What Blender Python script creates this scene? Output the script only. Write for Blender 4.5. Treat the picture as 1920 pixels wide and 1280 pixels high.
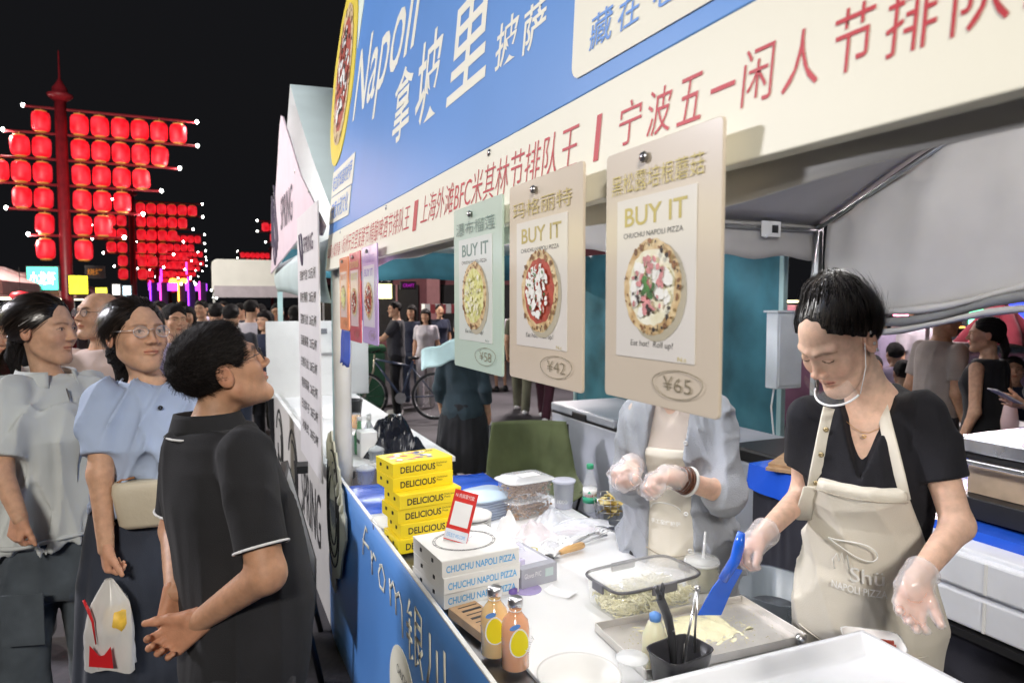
import bpy, bmesh, math, random
import numpy as np
from mathutils import Vector, Matrix

# ------------------------------------------------------------------ camera, sky, light, exposure
for o in list(bpy.data.objects): bpy.data.objects.remove(o)
SC = bpy.context.scene
COL = SC.collection
rad = math.radians
EYE, PSI, PIT, FPX = Vector((0, 0, 1.72)), rad(23.9), rad(3.35), 1280.0
camd = bpy.data.cameras.new('camera'); camd.lens = 24; camd.sensor_width = 36; camd.clip_start = .03; camd.clip_end = 900
camd.dof.use_dof = True; camd.dof.focus_distance = 1.75; camd.dof.aperture_fstop = 5.6
cam = bpy.data.objects.new('camera', camd); COL.objects.link(cam)
cam.location = EYE; cam.rotation_euler = (rad(90) - PIT, 0, -PSI); SC.camera = cam

world = bpy.data.worlds.new('World'); SC.world = world; world.use_nodes = True
wn = world.node_tree; wn.nodes.clear()
wo = wn.nodes.new('ShaderNodeOutputWorld'); wb = wn.nodes.new('ShaderNodeBackground'); sky = wn.nodes.new('ShaderNodeTexSky')
sky.sky_type = 'NISHITA'; sky.sun_disc = False; sky.sun_elevation = rad(-4); sky.sun_rotation = rad(200)
wb2 = wn.nodes.new('ShaderNodeBackground'); wb2.inputs[0].default_value = (.0062, .0064, .0075, 1); wb2.inputs[1].default_value = 1.0
wadd = wn.nodes.new('ShaderNodeAddShader')
wb.inputs[1].default_value = .03
wn.links.new(sky.outputs[0], wb.inputs[0]); wn.links.new(wb.outputs[0], wadd.inputs[0]); wn.links.new(wb2.outputs[0], wadd.inputs[1])
wn.links.new(wadd.outputs[0], wo.inputs[0])
sd = bpy.data.lights.new('moonlight', 'SUN'); sd.energy = .03; sd.angle = rad(.5); sd.color = (.85, .9, 1)
so = bpy.data.objects.new('moonlight', sd); so.rotation_euler = (rad(40), 0, rad(-60)); so.location = (0, 0, 30); COL.objects.link(so)
vs = SC.view_settings; vs.view_transform = 'Standard'; vs.look = 'None'; vs.exposure = .16; vs.gamma = 1; vs.use_curve_mapping = False
SC.render.engine = 'CYCLES'
SC.cycles.use_denoising = True
SC.cycles.max_bounces = 8; SC.cycles.transparent_max_bounces = 12; SC.cycles.sample_clamp_indirect = 6
SC.cycles.caustics_reflective = False; SC.cycles.caustics_refractive = False

# ------------------------------------------------------------------ where things stand: lines of sight met with real planes
_R = Vector((math.cos(PSI), -math.sin(PSI), 0)); _H = Vector((math.sin(PSI), math.cos(PSI), 0)); _Z = Vector((0, 0, 1))
_F = _H * math.cos(PIT) - _Z * math.sin(PIT); _U = _H * math.sin(PIT) + _Z * math.cos(PIT)
RT, FW = _R.copy(), _H.copy()
def at(px, py, D=None, x=None, y=None, z=None):
    d = _F + _R * ((px - 960) / FPX) - _U * ((py - 640) / FPX)
    if D is not None: t = D
    elif x is not None: t = (x - EYE.x) / d.x
    elif y is not None: t = (y - EYE.y) / d.y
    else: t = (z - EYE.z) / d.z
    return EYE + d * t
def hdir(r, f, u=0.0): return (RT * r + FW * f + _Z * u).normalized()

rng = random.Random(7)
# ------------------------------------------------------------------ materials
MATS = {}
def _lk(nt, a, b): nt.links.new(a, b)
def mat(name, col, rough=.5, metal=0., var=.08, scale=6., bump=0., bscale=60., emit=0., ecol=None, alpha=1., trans=0., ior=1.45,
        sss=0., spec=.5, attr=False, sheen=0., coat=0., stretch=None, col2=None, detail=3., thresh=None, rvar=0., wr=0., wscale=7.):
    if name in MATS: return MATS[name]
    m = bpy.data.materials.new(name); m.use_nodes = True; nt = m.node_tree; b = nt.nodes['Principled BSDF']
    I = b.inputs
    c = (*col[:3], 1)
    tc = nt.nodes.new('ShaderNodeTexCoord'); mp = nt.nodes.new('ShaderNodeMapping'); _lk(nt, tc.outputs['Object'], mp.inputs[0])
    if stretch: mp.inputs['Scale'].default_value = stretch
    nz = nt.nodes.new('ShaderNodeTexNoise'); nz.inputs['Scale'].default_value = scale; nz.inputs['Detail'].default_value = detail
    _lk(nt, mp.outputs[0], nz.inputs[0])
    rp = nt.nodes.new('ShaderNodeValToRGB')
    lo = tuple(max(0, v * (1 - var)) for v in c[:3]); hi = tuple(min(1, v * (1 + var)) for v in c[:3])
    if col2: lo, hi = c[:3], col2[:3]
    rp.color_ramp.elements[0].color = (*lo, 1); rp.color_ramp.elements[1].color = (*hi, 1)
    a0, a1 = thresh or (.3, .7)
    rp.color_ramp.elements[0].position = a0; rp.color_ramp.elements[1].position = a1
    _lk(nt, nz.outputs[0], rp.inputs[0])
    src = rp.outputs[0]
    if attr:
        at_ = nt.nodes.new('ShaderNodeVertexColor'); at_.layer_name = 'tint'
        mx = nt.nodes.new('ShaderNodeMix'); mx.data_type = 'RGBA'; mx.blend_type = 'MULTIPLY'; mx.inputs[0].default_value = 1
        _lk(nt, src, mx.inputs[6]); _lk(nt, at_.outputs[0], mx.inputs[7]); src = mx.outputs[2]
    _lk(nt, src, I['Base Color'])
    I['Roughness'].default_value = rough; I['Metallic'].default_value = metal; I['IOR'].default_value = ior
    I['Specular IOR Level'].default_value = spec
    if rvar:
        mr = nt.nodes.new('ShaderNodeMapRange'); mr.inputs[3].default_value = max(.02, rough - rvar); mr.inputs[4].default_value = min(1, rough + rvar)
        n2 = nt.nodes.new('ShaderNodeTexNoise'); n2.inputs['Scale'].default_value = scale * .7; n2.inputs['Detail'].default_value = 5; _lk(nt, mp.outputs[0], n2.inputs[0])
        _lk(nt, n2.outputs[0], mr.inputs[0]); _lk(nt, mr.outputs[0], I['Roughness'])
    if alpha < 1: I['Alpha'].default_value = alpha
    if trans: I['Transmission Weight'].default_value = trans
    if sss:
        I['Subsurface Weight'].default_value = sss; I['Subsurface Radius'].default_value = (1, .35, .2); I['Subsurface Scale'].default_value = .012
    if sheen: I['Sheen Weight'].default_value = sheen; I['Sheen Roughness'].default_value = .5
    if coat: I['Coat Weight'].default_value = coat; I['Coat Roughness'].default_value = .16
    if emit:
        I['Emission Strength'].default_value = emit
        if ecol: I['Emission Color'].default_value = (*ecol, 1)
        else: _lk(nt, src, I['Emission Color'])
    if bump:
        n3 = nt.nodes.new('ShaderNodeTexNoise'); n3.inputs['Scale'].default_value = bscale; n3.inputs['Detail'].default_value = 4; _lk(nt, mp.outputs[0], n3.inputs[0])
        bp = nt.nodes.new('ShaderNodeBump'); bp.inputs['Strength'].default_value = bump; bp.inputs['Distance'].default_value = .01
        _lk(nt, n3.outputs[0], bp.inputs['Height']); _lk(nt, bp.outputs[0], I['Normal'])
    if wr:
        n4 = nt.nodes.new('ShaderNodeTexNoise'); n4.noise_type = 'RIDGED_MULTIFRACTAL'; n4.inputs['Scale'].default_value = wscale; n4.inputs['Detail'].default_value = 2; n4.inputs['Distortion'].default_value = .9
        m4 = nt.nodes.new('ShaderNodeMapping'); m4.inputs['Scale'].default_value = (1, 1, .28); m4.inputs['Rotation'].default_value = (.35, .5, 0); _lk(nt, tc.outputs['Object'], m4.inputs[0]); _lk(nt, m4.outputs[0], n4.inputs[0])
        b4 = nt.nodes.new('ShaderNodeBump'); b4.inputs['Strength'].default_value = wr; b4.inputs['Distance'].default_value = .045; _lk(nt, n4.outputs[0], b4.inputs['Height'])
        if bump: _lk(nt, b4.outputs[0], bp.inputs['Normal'])
        else: _lk(nt, b4.outputs[0], I['Normal'])
    MATS[name] = m
    return m
def fabric(name, col, **k):
    d = dict(rough=.85, var=.12, scale=5, bump=.22, bscale=420, sheen=.12, spec=.25, wr=.42); d.update(k)
    return mat(name, col, **d)
def plastic(name, col, **k):
    d = dict(rough=.38, var=.04, bump=.02, bscale=40); d.update(k)
    return mat(name, col, **d)
def metalm(name, col=(.62, .62, .63), **k):
    d = dict(rough=.3, metal=1., var=.08, scale=14, bump=.05, bscale=30, rvar=.1); d.update(k)
    return mat(name, col, **d)
def glow(name, col, s): return mat(name, col, emit=s, rough=.6, var=.12, scale=3)
def clear(name, col=(.9, .95, 1), alpha=.28, rough=.08): return mat(name, col, rough=rough, alpha=alpha, var=.03, spec=.8)

# ------------------------------------------------------------------ objects
def link(o, parent=None):
    COL.objects.link(o)
    if parent: o.parent = parent
    return o
def tag(o, label=None, cat=None, group=None, kind=None):
    for k, v in (('label', label), ('category', cat), ('group', group), ('kind', kind)):
        if v: o[k] = v
    return o
def thing(name, label, cat, loc=(0, 0, 0), rz=0., group=None):
    o = bpy.data.objects.new(name, None); o.empty_display_size = .05; link(o)
    o.location = loc; o.rotation_euler = (0, 0, rz)
    return tag(o, label, cat, group)
def copy_tree(o, parent=None):
    c = o.copy(); link(c, parent)
    for ch in list(o.children): copy_tree(ch, c)
    return c
def mesh_obj(name, me, m=None, parent=None, smooth=False, bevel=0.):
    o = bpy.data.objects.new(name, me)
    if m and not me.materials: me.materials.append(m)
    if smooth: me.polygons.foreach_set('use_smooth', [True] * len(me.polygons))
    if bevel:
        b = o.modifiers.new('bevel', 'BEVEL'); b.width = bevel; b.segments = 2; b.limit_method = 'ANGLE'
    return link(o, parent)
class MB:
    def __init__(s): s.v, s.f, s.mi, s.cur = [], [], [], 0
    def add(s, v, f):
        n = len(s.v); s.v += [tuple(q) for q in v]; s.f += [tuple(i + n for i in q) for q in f]; s.mi += [s.cur] * len(f); return s
    def box(s, c, d, M=None):
        x, y, z = (k / 2 for k in d); c = Vector(c)
        v = [Vector((sx * x, sy * y, sz * z)) for sx in (-1, 1) for sy in (-1, 1) for sz in (-1, 1)]
        if M: v = [M @ q for q in v]
        return s.add([c + q for q in v], [(0, 1, 3, 2), (4, 6, 7, 5), (0, 4, 5, 1), (2, 3, 7, 6), (0, 2, 6, 4), (1, 5, 7, 3)])
    def tube(s, pts, r, n=8, caps=True, flat=1.):
        pts = [Vector(p) for p in pts]; rs = r if isinstance(r, (list, tuple)) else [r] * len(pts)
        v, f = [], []; up = None
        for i, p in enumerate(pts):
            t = (pts[min(i + 1, len(pts) - 1)] - pts[max(i - 1, 0)])
            t = t.normalized() if t.length > 1e-9 else Vector((0, 0, 1))
            if up is None: up = Vector((0, 0, 1)) if abs(t.z) < .9 else Vector((1, 0, 0))
            a = t.cross(up).normalized(); b = a.cross(t).normalized(); up = b
            v += [p + (a * math.cos(k * 2 * math.pi / n) + b * flat * math.sin(k * 2 * math.pi / n)) * rs[i] for k in range(n)]
        for i in range(len(pts) - 1):
            f += [(i * n + k, i * n + (k + 1) % n, (i + 1) * n + (k + 1) % n, (i + 1) * n + k) for k in range(n)]
        if caps: f += [tuple(range(n))[::-1], tuple((len(pts) - 1) * n + k for k in range(n))]
        return s.add(v, f)
    def lathe(s, prof, c=(0, 0, 0), n=24, sq=None):
        c = Vector(c); v, f = [], []
        for r, z in prof:
            for k in range(n):
                a = (k + .5) * 2 * math.pi / n; x, y = math.cos(a), math.sin(a)
                if sq:
                    q = (abs(x) ** sq[2] + abs(y) ** sq[2]) ** (-1 / sq[2]); x, y = x * q * sq[0], y * q * sq[1]
                v.append(c + Vector((x * r, y * r, z)))
        m = len(prof)
        for i in range(m - 1): f += [(i * n + k, i * n + (k + 1) % n, (i + 1) * n + (k + 1) % n, (i + 1) * n + k) for k in range(n)]
        if prof[0][0] > 1e-6: f.append(tuple(range(n))[::-1])
        if prof[-1][0] > 1e-6: f.append(tuple((m - 1) * n + k for k in range(n)))
        return s.add(v, f)
    def prism(s, poly, fn, t0, t1):
        n = len(poly); v = [fn(a, b, t0) for a, b in poly] + [fn(a, b, t1) for a, b in poly]
        f = [tuple(range(n))[::-1], tuple(range(n, 2 * n))] + [(i, (i + 1) % n, n + (i + 1) % n, n + i) for i in range(n)]
        return s.add(v, f)
    def grid(s, fn, nu, nv):
        v = [fn(i / nu, j / nv) for j in range(nv + 1) for i in range(nu + 1)]
        return s.add(v, [(j * (nu + 1) + i, j * (nu + 1) + i + 1, (j + 1) * (nu + 1) + i + 1, (j + 1) * (nu + 1) + i) for j in range(nv) for i in range(nu)])
    def build(s, name, m, parent=None, smooth=False, bevel=0., off=None, fix=True):
        me = bpy.data.meshes.new(name); v = s.v
        if off is not None: v = [(a - off[0], b - off[1], c - off[2]) for a, b, c in v]
        me.from_pydata(v, [], s.f)
        if isinstance(m, (list, tuple)):
            for q in m: me.materials.append(q)
            me.polygons.foreach_set('material_index', s.mi); m = None
        if fix:
            bm = bmesh.new(); bm.from_mesh(me); bmesh.ops.recalc_face_normals(bm, faces=bm.faces); bm.to_mesh(me); bm.free()
        o = mesh_obj(name, me, m, parent, smooth, bevel)
        return o
def frame(ex, ey, ez, o):
    M = Matrix.Identity(4)
    for i, c in enumerate((ex, ey, ez, o)):
        for j in range(3): M[j][i] = c[j]
    return M
FACE_STREET = lambda o: frame((0, -1, 0), (0, 0, 1), (-1, 0, 0), o)     # a board that faces the street (-x)
_tcache = {}
def text(name, s, m, parent, M=None, box=None, size=None, off=0., shear=0., ext=.0006, keep=False, pos=(0, 0), spacing=1.):
    """flat lettering; box=(x0,y0,x1,y1) in the plane of M, else size and pos (lower-left)"""
    cu = bpy.data.curves.new(name, 'FONT'); cu.body = s; cu.size = 1.; cu.offset = off; cu.shear = shear; cu.space_character = spacing; cu.resolution_u = 3
    to = bpy.data.objects.new(name, cu); COL.objects.link(to)
    dg = bpy.context.evaluated_depsgraph_get(); dg.update()
    me = bpy.data.meshes.new_from_object(to.evaluated_get(dg)); bpy.data.objects.remove(to); bpy.data.curves.remove(cu)
    n = len(me.vertices); co = np.empty(n * 3, 'f'); me.vertices.foreach_get('co', co); co = co.reshape(-1, 3)
    if n == 0: return None
    a, b = co.min(0), co.max(0)
    if box:
        x0, y0, x1, y1 = box; sx = (x1 - x0) / max(1e-6, b[0] - a[0]); sy = (y1 - y0) / max(1e-6, b[1] - a[1])
        if keep: sx = sy = min(sx, sy)
        co[:, 0] = (co[:, 0] - a[0]) * sx + x0; co[:, 1] = (co[:, 1] - a[1]) * sy + y0
    else:
        k = size; co[:, 0] = (co[:, 0] - a[0]) * k + pos[0]; co[:, 1] = co[:, 1] * k + pos[1]
    co[:, 2] = ext
    me.vertices.foreach_set('co', co.ravel()); me.update(); me.name = name; me.materials.clear()
    o = mesh_obj(name, me, m, parent)
    if M is not None: o.matrix_local = M
    return o

# ------------------------------------------------------------------ soft shapes: distance fields meshed by surface nets
def V3(*a): return np.array(a, 'f')
def smin(a, b, k):
    h = np.clip(.5 + .5 * (b - a) / k, 0, 1); return b + (a - b) * h - k * h * (1 - h)
def smax(a, b, k): return -smin(-a, -b, k)
def cone(p, a, b, ra, rb):
    a = np.asarray(a, 'f'); b = np.asarray(b, 'f'); ab = b - a; pa = p - a
    h = np.clip(pa @ ab / max(1e-9, float(ab @ ab)), 0, 1)
    return np.linalg.norm(pa - h[:, None] * ab, axis=1) - (ra + (rb - ra) * h)
def ell(p, c, r, R=None):
    q = p - np.asarray(c, 'f')
    if R is not None: q = q @ R
    r = np.asarray(r, 'f'); k0 = np.linalg.norm(q / r, axis=1); k1 = np.linalg.norm(q / (r * r), axis=1) + 1e-9
    return k0 * (k0 - 1) / k1
def half(p, o, n): return (p - np.asarray(o, 'f')) @ np.asarray(n, 'f')
def folds(p, amp, f=22., seed=0, vert=.35):
    r = np.random.RandomState(seed); s = np.zeros(len(p), 'f')
    for i in range(5):
        a = r.uniform(0, 6.28); d = np.array([math.cos(a), math.sin(a), r.randn() * vert * 1.2]); d /= np.linalg.norm(d); e = r.randn(3); e /= np.linalg.norm(e); e2 = r.randn(3); e2 /= np.linalg.norm(e2)
        w = (p @ d.astype('f')) * f * r.uniform(.6, 1.25) + .9 * np.sin((p @ e.astype('f')) * f * .2 + r.uniform(0, 6)); m = np.clip(.35 + .9 * np.sin((p @ e2.astype('f')) * f * .22 + r.uniform(0, 6)), 0, 1)
        s += (1 - np.abs(np.sin(w))) ** 2 * m
    return -s * amp * .55
def sdf_mesh(name, fn, lo, hi, h, m=None, parent=None, off=(0, 0, 0), colfn=None, margin=1.5, arr=False):
    lo = np.asarray(lo, 'f'); hi = np.asarray(hi, 'f'); B = 4; H = h * B
    nb = np.maximum(1, np.ceil((hi - lo) / H).astype(int)); n = nb * B + 1
    bi = np.stack(np.meshgrid(*[np.arange(k) for k in nb], indexing='ij'), -1).reshape(-1, 3)
    dc = fn((lo + (bi + .5) * H).astype('f'))
    act = np.abs(dc) < H * .87 * margin
    Fd = np.ones(n, 'f')
    S = np.repeat(np.repeat(np.repeat(np.where(dc.reshape(nb) < 0, -1., 1.), B, 0), B, 1), B, 2)
    Fd[:-1, :-1, :-1] = S
    ab = bi[act]
    if len(ab) == 0: return None
    q = np.stack(np.meshgrid(*[np.arange(B + 1)] * 3, indexing='ij'), -1).reshape(-1, 3)
    gi = (ab[:, None, :] * B + q[None]).reshape(-1, 3)
    key = (gi[:, 0].astype(np.int64) * n[1] + gi[:, 1]) * n[2] + gi[:, 2]
    key = np.unique(key); g2 = np.stack([key // (n[1] * n[2]), key // n[2] % n[1], key % n[2]], -1)
    Fd.ravel()[key] = fn((lo + g2 * h).astype('f'))
    ins = Fd < 0; c = np.zeros(n - 1, 'i1')
    for dx in (0, 1):
        for dy in (0, 1):
            for dz in (0, 1): c += ins[dx:n[0] - 1 + dx, dy:n[1] - 1 + dy, dz:n[2] - 1 + dz]
    cm = (c > 0) & (c < 8); ci = np.argwhere(cm); vid = -np.ones(n - 1, 'i4'); vid[cm] = np.arange(len(ci))
    if len(ci) == 0: return None
    acc = np.zeros((len(ci), 3), 'f'); cnt = np.zeros(len(ci), 'f')
    cor = [np.array(k) for k in ((0,0,0),(1,0,0),(0,1,0),(1,1,0),(0,0,1),(1,0,1),(0,1,1),(1,1,1))]
    val = [Fd[ci[:, 0] + k[0], ci[:, 1] + k[1], ci[:, 2] + k[2]] for k in cor]
    for i in range(8):
        for ax in (1, 2, 4):
            j = i | ax
            if j == i: continue
            x = (val[i] < 0) != (val[j] < 0); den = val[i] - val[j]; t = np.where(x, val[i] / np.where(den == 0, 1, den), 0)
            acc += np.where(x[:, None], cor[i] + t[:, None] * (cor[j] - cor[i]), 0); cnt += x
    co = lo + (ci + acc / np.maximum(cnt, 1)[:, None]) * h
    faces = []
    for ax in range(3):
        b1, b2 = (ax + 1) % 3, (ax + 2) % 3
        sl = [slice(1, k - 1) for k in n]; sl2 = list(sl); sl[ax] = slice(0, n[ax] - 1); sl2[ax] = slice(1, n[ax])
        A, C = ins[tuple(sl)], ins[tuple(sl2)]; e = np.argwhere(A != C); s = A[A != C]
        e[:, b1] += 1; e[:, b2] += 1
        o1 = np.zeros(3, int); o1[b1] = 1; o2 = np.zeros(3, int); o2[b2] = 1
        g = lambda d: vid[tuple((e - d).T)]
        qd = np.stack([g(o1 + o2), g(o2), g(0 * o1), g(o1)], -1)
        qd[~s] = qd[~s][:, ::-1]; faces.append(qd)
    fa = np.concatenate(faces); fa = fa[(fa >= 0).all(1)]
    if arr: return co, fa
    return raw_mesh(name, co - np.asarray(off, 'f'), fa, m, parent, colfn(co) if colfn else None)
def raw_mesh(name, co, fa, m, parent, cols=None):
    me = bpy.data.meshes.new(name)
    me.vertices.add(len(co)); me.vertices.foreach_set('co', np.ascontiguousarray(co, 'f').ravel())
    k = fa.shape[1]
    me.loops.add(fa.size); me.loops.foreach_set('vertex_index', np.ascontiguousarray(fa, 'i4').ravel())
    me.polygons.add(len(fa)); me.polygons.foreach_set('loop_start', np.arange(0, fa.size, k, dtype='i4'))
    me.update(calc_edges=True); me.polygons.foreach_set('use_smooth', [True] * len(fa))
    if cols is not None:
        ca = me.color_attributes.new('tint', 'FLOAT_COLOR', 'POINT'); c4 = np.ones((len(co), 4), 'f'); c4[:, :3] = cols; ca.data.foreach_set('color', c4.ravel())
    if m is None and parent is None: return me
    return mesh_obj(name, me, m, parent)
# ------------------------------------------------------------------ shared materials
m_white = plastic('white_paint', (.78, .78, .77)); m_pole = metalm('galvanised_pole', (.55, .57, .58), rough=.42)
m_cream = mat('cream_print', (.82, .80, .66), rough=.5, var=.03, scale=1.5, bump=.03, bscale=9)
m_blue = mat('blue_print', (.10, .29, .70), rough=.38, var=.10, scale=.9, bump=.03, bscale=7)
m_red = mat('red_print', (.50, .012, .02), rough=.5, var=.1); m_creamtxt = mat('cream_lettering', (.84, .82, .68), rough=.5, var=.02)
m_bluetxt = mat('blue_lettering', (.12, .30, .72), rough=.5); m_black = mat('black_print', (.02, .02, .022), rough=.5)
m_dark = plastic('dark_plastic', (.018, .018, .02), rough=.45); m_steel = metalm('steel')
m_tentgrey = mat('grey_canopy_cloth', (.46, .445, .43), rough=.8, var=.12, scale=2.2, bump=.25, bscale=5); m_tentteal = mat('teal_canopy_cloth', (.05, .185, .235), rough=.7, var=.35, scale=2.5, bump=.25, bscale=6)
m_tentwhite = mat('white_canopy_cloth', (.72, .72, .68), rough=.7, var=.05, scale=2, bump=.12, bscale=6)
m_led = glow('led_white', (.92, .96, 1), 14.)

# ------------------------------------------------------------------ ground
gm = mat('plaza_paving', (.062, .058, .066), rough=.62, var=.45, scale=1.1, bump=.3, bscale=38, detail=8, rvar=.2)
g = MB().grid(lambda u, v: (-200 + 400 * u, -200 + 400 * v, 0), 8, 8).build('ground', gm); tag(g, 'dark grey plaza paving', None, None, 'structure')
ks = MB(); ks.box((4.35, 7.6, .004), (8, .12, .008)); tag(ks.build('road_marking', mat('worn_line', (.42, .41, .42), rough=.7, var=.4, scale=9, thresh=(.35, .6))), 'pale painted line across the dark plaza', None, None, 'structure')

# ------------------------------------------------------------------ our stall: gable canopy
TX0, TX1, TY0, TY1, EAVE, RIDGE = .62, 3.82, .30, 3.45, 2.24, 2.98
YC = (TY0 + TY1) / 2
tent = thing('canopy_tent', 'grey gable canopy tent over the pizza stall', 'canopy tent', (TX0, TY0, 0))
def wpart(mb, name, m, parent, **k): return mb.build(name, m, parent, off=parent.location, **k)
def wob(u, v, a, s=1.): return a * (math.sin(u * 9.1 * s + 1.3) * math.sin(v * 5.3 + u * 2) + .5 * math.sin(u * 23 * s + v * 11))
for (x, y) in ((TX0, TY0), (TX0, TY1 + .1), (TX1, TY0), (TX1, TY1)):
    b = MB().box((x, y, EAVE / 2), (.045, .045, EAVE)).box((x, y, .006), (.12, .12, .012)); p = wpart(b, 'pole', m_pole, tent, bevel=.006)
    if y > 2 and x < 1:
        s = MB().tube([(x, y, z) for z in (.62, .9, 1.2, 1.5, 1.92)], [.042, .046, .043, .047, .044], 12); s.build('pole_sleeve', mat('pole_wrap', (.62, .61, .56), rough=.6, bump=.2, bscale=12), p, True, off=tent.location)
def bar(a, b, r=.014, name='truss_bar'): return wpart(MB().tube([a, b], r, 8), name, m_pole, tent, smooth=True)
bar((TX1 - .03, TY1, 2.2), (TX1 - .03, YC, RIDGE - .06)); bar((TX1 - .03, TY0, 2.2), (TX1 - .03, YC, RIDGE - .06)); bar((TX0, TY1 - .02, 2.2), (TX1, TY1 - .02, 2.2)); bar((TX0, TY0, 2.2), (TX1, TY0, 2.2))
bar((TX0 + .3, TY1, 2.2), (TX0 + .3, YC, RIDGE - .06)); bar((TX0 + .3, TY0, 2.2), (TX0 + .3, YC, RIDGE - .06)); bar((TX0 + .3, YC, RIDGE - .05), (TX1, YC, RIDGE - .05)); bar((TX1 - .06, TY1 - .05, 2.2), (TX1 - .16, TY1 - .02, 1.3), .008)
for k in range(2):
    y0 = (TY1, TY0)[k]
    r = MB().grid(lambda u, v: (TX0 + .16 + (TX1 - TX0 - .14) * u, y0 + (YC - y0) * v, EAVE + (RIDGE - EAVE) * v - .05 * math.sin(math.pi * v) * math.sin(math.pi * u) + wob(u, v, .006)), 24, 12)
    o = wpart(r, 'roof_panel', m_tentgrey, tent, smooth=True); sm = o.modifiers.new('solid', 'SOLIDIFY'); sm.thickness = .003
    r = MB().grid(lambda u, v: (TX0 + (TX1 - TX0) * u, y0 + (.012 if k == 0 else -.012) + wob(u, v, .008), EAVE + .02 - .25 * v - .015 * math.sin(u * 40) * v), 40, 5)
    o = wpart(r, 'side_valance', m_tentgrey, tent, smooth=True); o.modifiers.new('solid', 'SOLIDIFY').thickness = .003
def backwall(u, v):
    y = TY1 - .06 - (TY1 - TY0 - .06) * u; top = EAVE + (RIDGE - EAVE) * (1 - abs(y - YC) / (TY1 - YC)) - .03
    hem = 1.60 + .42 * min(1, u / .8) ** 1.25 + .01 * math.sin(u * 20)
    f = .030 * math.sin(u * 17 + 1.2 * math.sin(v * 2.5)) * (.3 + .7 * v) + .018 * math.sin(u * 41 + 2 * v)
    return (TX1 + .02 + f - .05 * math.sin(math.pi * v) , y, top + (hem - top) * v)
o = wpart(MB().grid(backwall, 70, 24), 'back_wall', mat('back_wall_cloth', (.58, .56, .54), rough=.85, var=.10, scale=2, bump=.2, bscale=6), tent, smooth=True); o.modifiers.new('solid', 'SOLIDIFY').thickness = .003
for j, (dz, r0) in enumerate(((.0, .030), (-.055, .036), (-.11, .026))):
    pts = []
    for i in range(26):
        x, y, z = backwall(i / 25, 1); pts.append((x - .03 - .015 * j + .012 * math.sin(i * .9 + j * 2), y, z + dz + .012 * math.sin(i * .7 + j)))
    wpart(MB().tube(pts, [r0 * (1 + .2 * math.sin(i * 1.3 + j)) for i in range(26)], 10, flat=.7), 'rolled_hem', MATS['back_wall_cloth'] if j != 1 else mat('hem_lining', (.25, .25, .25), rough=.8), tent, smooth=True)
r = MB().grid(lambda u, v: (.632 - .045 * v + .003 * math.sin(u * 60) * v + .004 * math.sin(u * 23 + v * 2), TY1 + .1 - 3.3 * u, 2.25 - (.398 + .010 * math.sin(u * 9 + .6) + .006 * math.sin(u * 31)) * v), 120, 8)
o = wpart(r, 'front_valance', m_tentwhite, tent, smooth=True); o.modifiers.new('solid', 'SOLIDIFY').thickness = .003
for i in range(3): wpart(MB().lathe([(0, 0), (.014, .004), (.016, .016), (0, .022)], (1.2 + 1.05 * i, TY1 - .05, 2.13), 10), 'hook', m_white, tent, smooth=True)
o = wpart(MB().box((3.35, TY1 - .045, 2.19), (.16, .006, .10)), 'warning_tag', m_white, tent); wpart(MB().box((3.38, TY1 - .05, 2.19), (.05, .004, .05)), 'tag_print', m_black, tent)

def led_lamp(name, label, a, b, watts, col=(1, .97, .93), w=.05):  # assumed lamps, none in view, inferred from how brightly each spot is lit
    a, b = Vector(a), Vector(b); t = thing(name, label, 'lamp', a.lerp(b, .5)); c = t.location
    L = (b - a).length; M = (b - a).to_track_quat('X', 'Z').to_matrix()
    MB().tube([a - c, b - c], .014, 10).build('tube', m_led, t, True)
    for e in (a - c, b - c): MB().tube([e - (b - a).normalized() * .02, e + (b - a).normalized() * .02], .017, 10).build('end_cap', m_white, t, True); MB().tube([e, e + Vector((0, 0, .12))], .003, 5).build('hanger', m_steel, t)
    for i in range(4):
        ld = bpy.data.lights.new('led_light', 'POINT'); ld.energy = watts / 4; ld.shadow_soft_size = .10; ld.color = col
        lo = bpy.data.objects.new('led_light', ld); link(lo, t); lo.location = (a - c).lerp(b - c, (i + .5) / 4) - Vector((0, 0, .025))
    return t
led_lamp('assumed_led_batten', 'assumed white LED batten under the front edge of the grey canopy', (.92, 2.95, 2.12), (.92, 1.15, 2.12), 34)
led_lamp('assumed_led_batten', 'assumed white LED batten under the ridge of the grey canopy', (1.7, YC, 2.62), (2.9, YC, 2.62), 34)

# ------------------------------------------------------------------ big fascia sign
SL = .10; nn = math.sqrt(1 + SL * SL)
sign = thing('fascia_sign', 'long blue and cream pizza stall sign with Chinese lettering', 'sign')
sign.matrix_world = frame((0, -1, 0), (SL / nn, 0, 1 / nn), (-1 / nn, 0, SL / nn), (.55, 3.6, 1.876))
def flat(poly, z=0., t=.002): return MB().prism(poly, lambda a, b, c: (a, b, z + c), -t, 0)
pz = (.05, .98)
cut = [(pz[0] + .30 * math.cos(rad(a)), pz[1] + .435 * math.sin(rad(a))) for a in range(100, 261, 10)]
flat([(0, 0), (3.5, 0), (3.5, .182), (0, .182)], 0, .02).build('cream_strip', m_cream, sign, bevel=.002)
flat([(0, .1825), (3.5, .1825), (3.5, 1.6), (0, 1.6)], 0, .02).build('blue_field', m_blue, sign, bevel=.002)
flat([(pz[0] + .31 * math.cos(rad(a)) * (1 + .02 * math.sin(a * 3)), pz[1] + .45 * math.sin(rad(a))) for a in range(0, 360, 8)], .004, .022).build('pizza_cutout', mat('yellow_print', (.80, .62, .03), rough=.5), sign)
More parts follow.
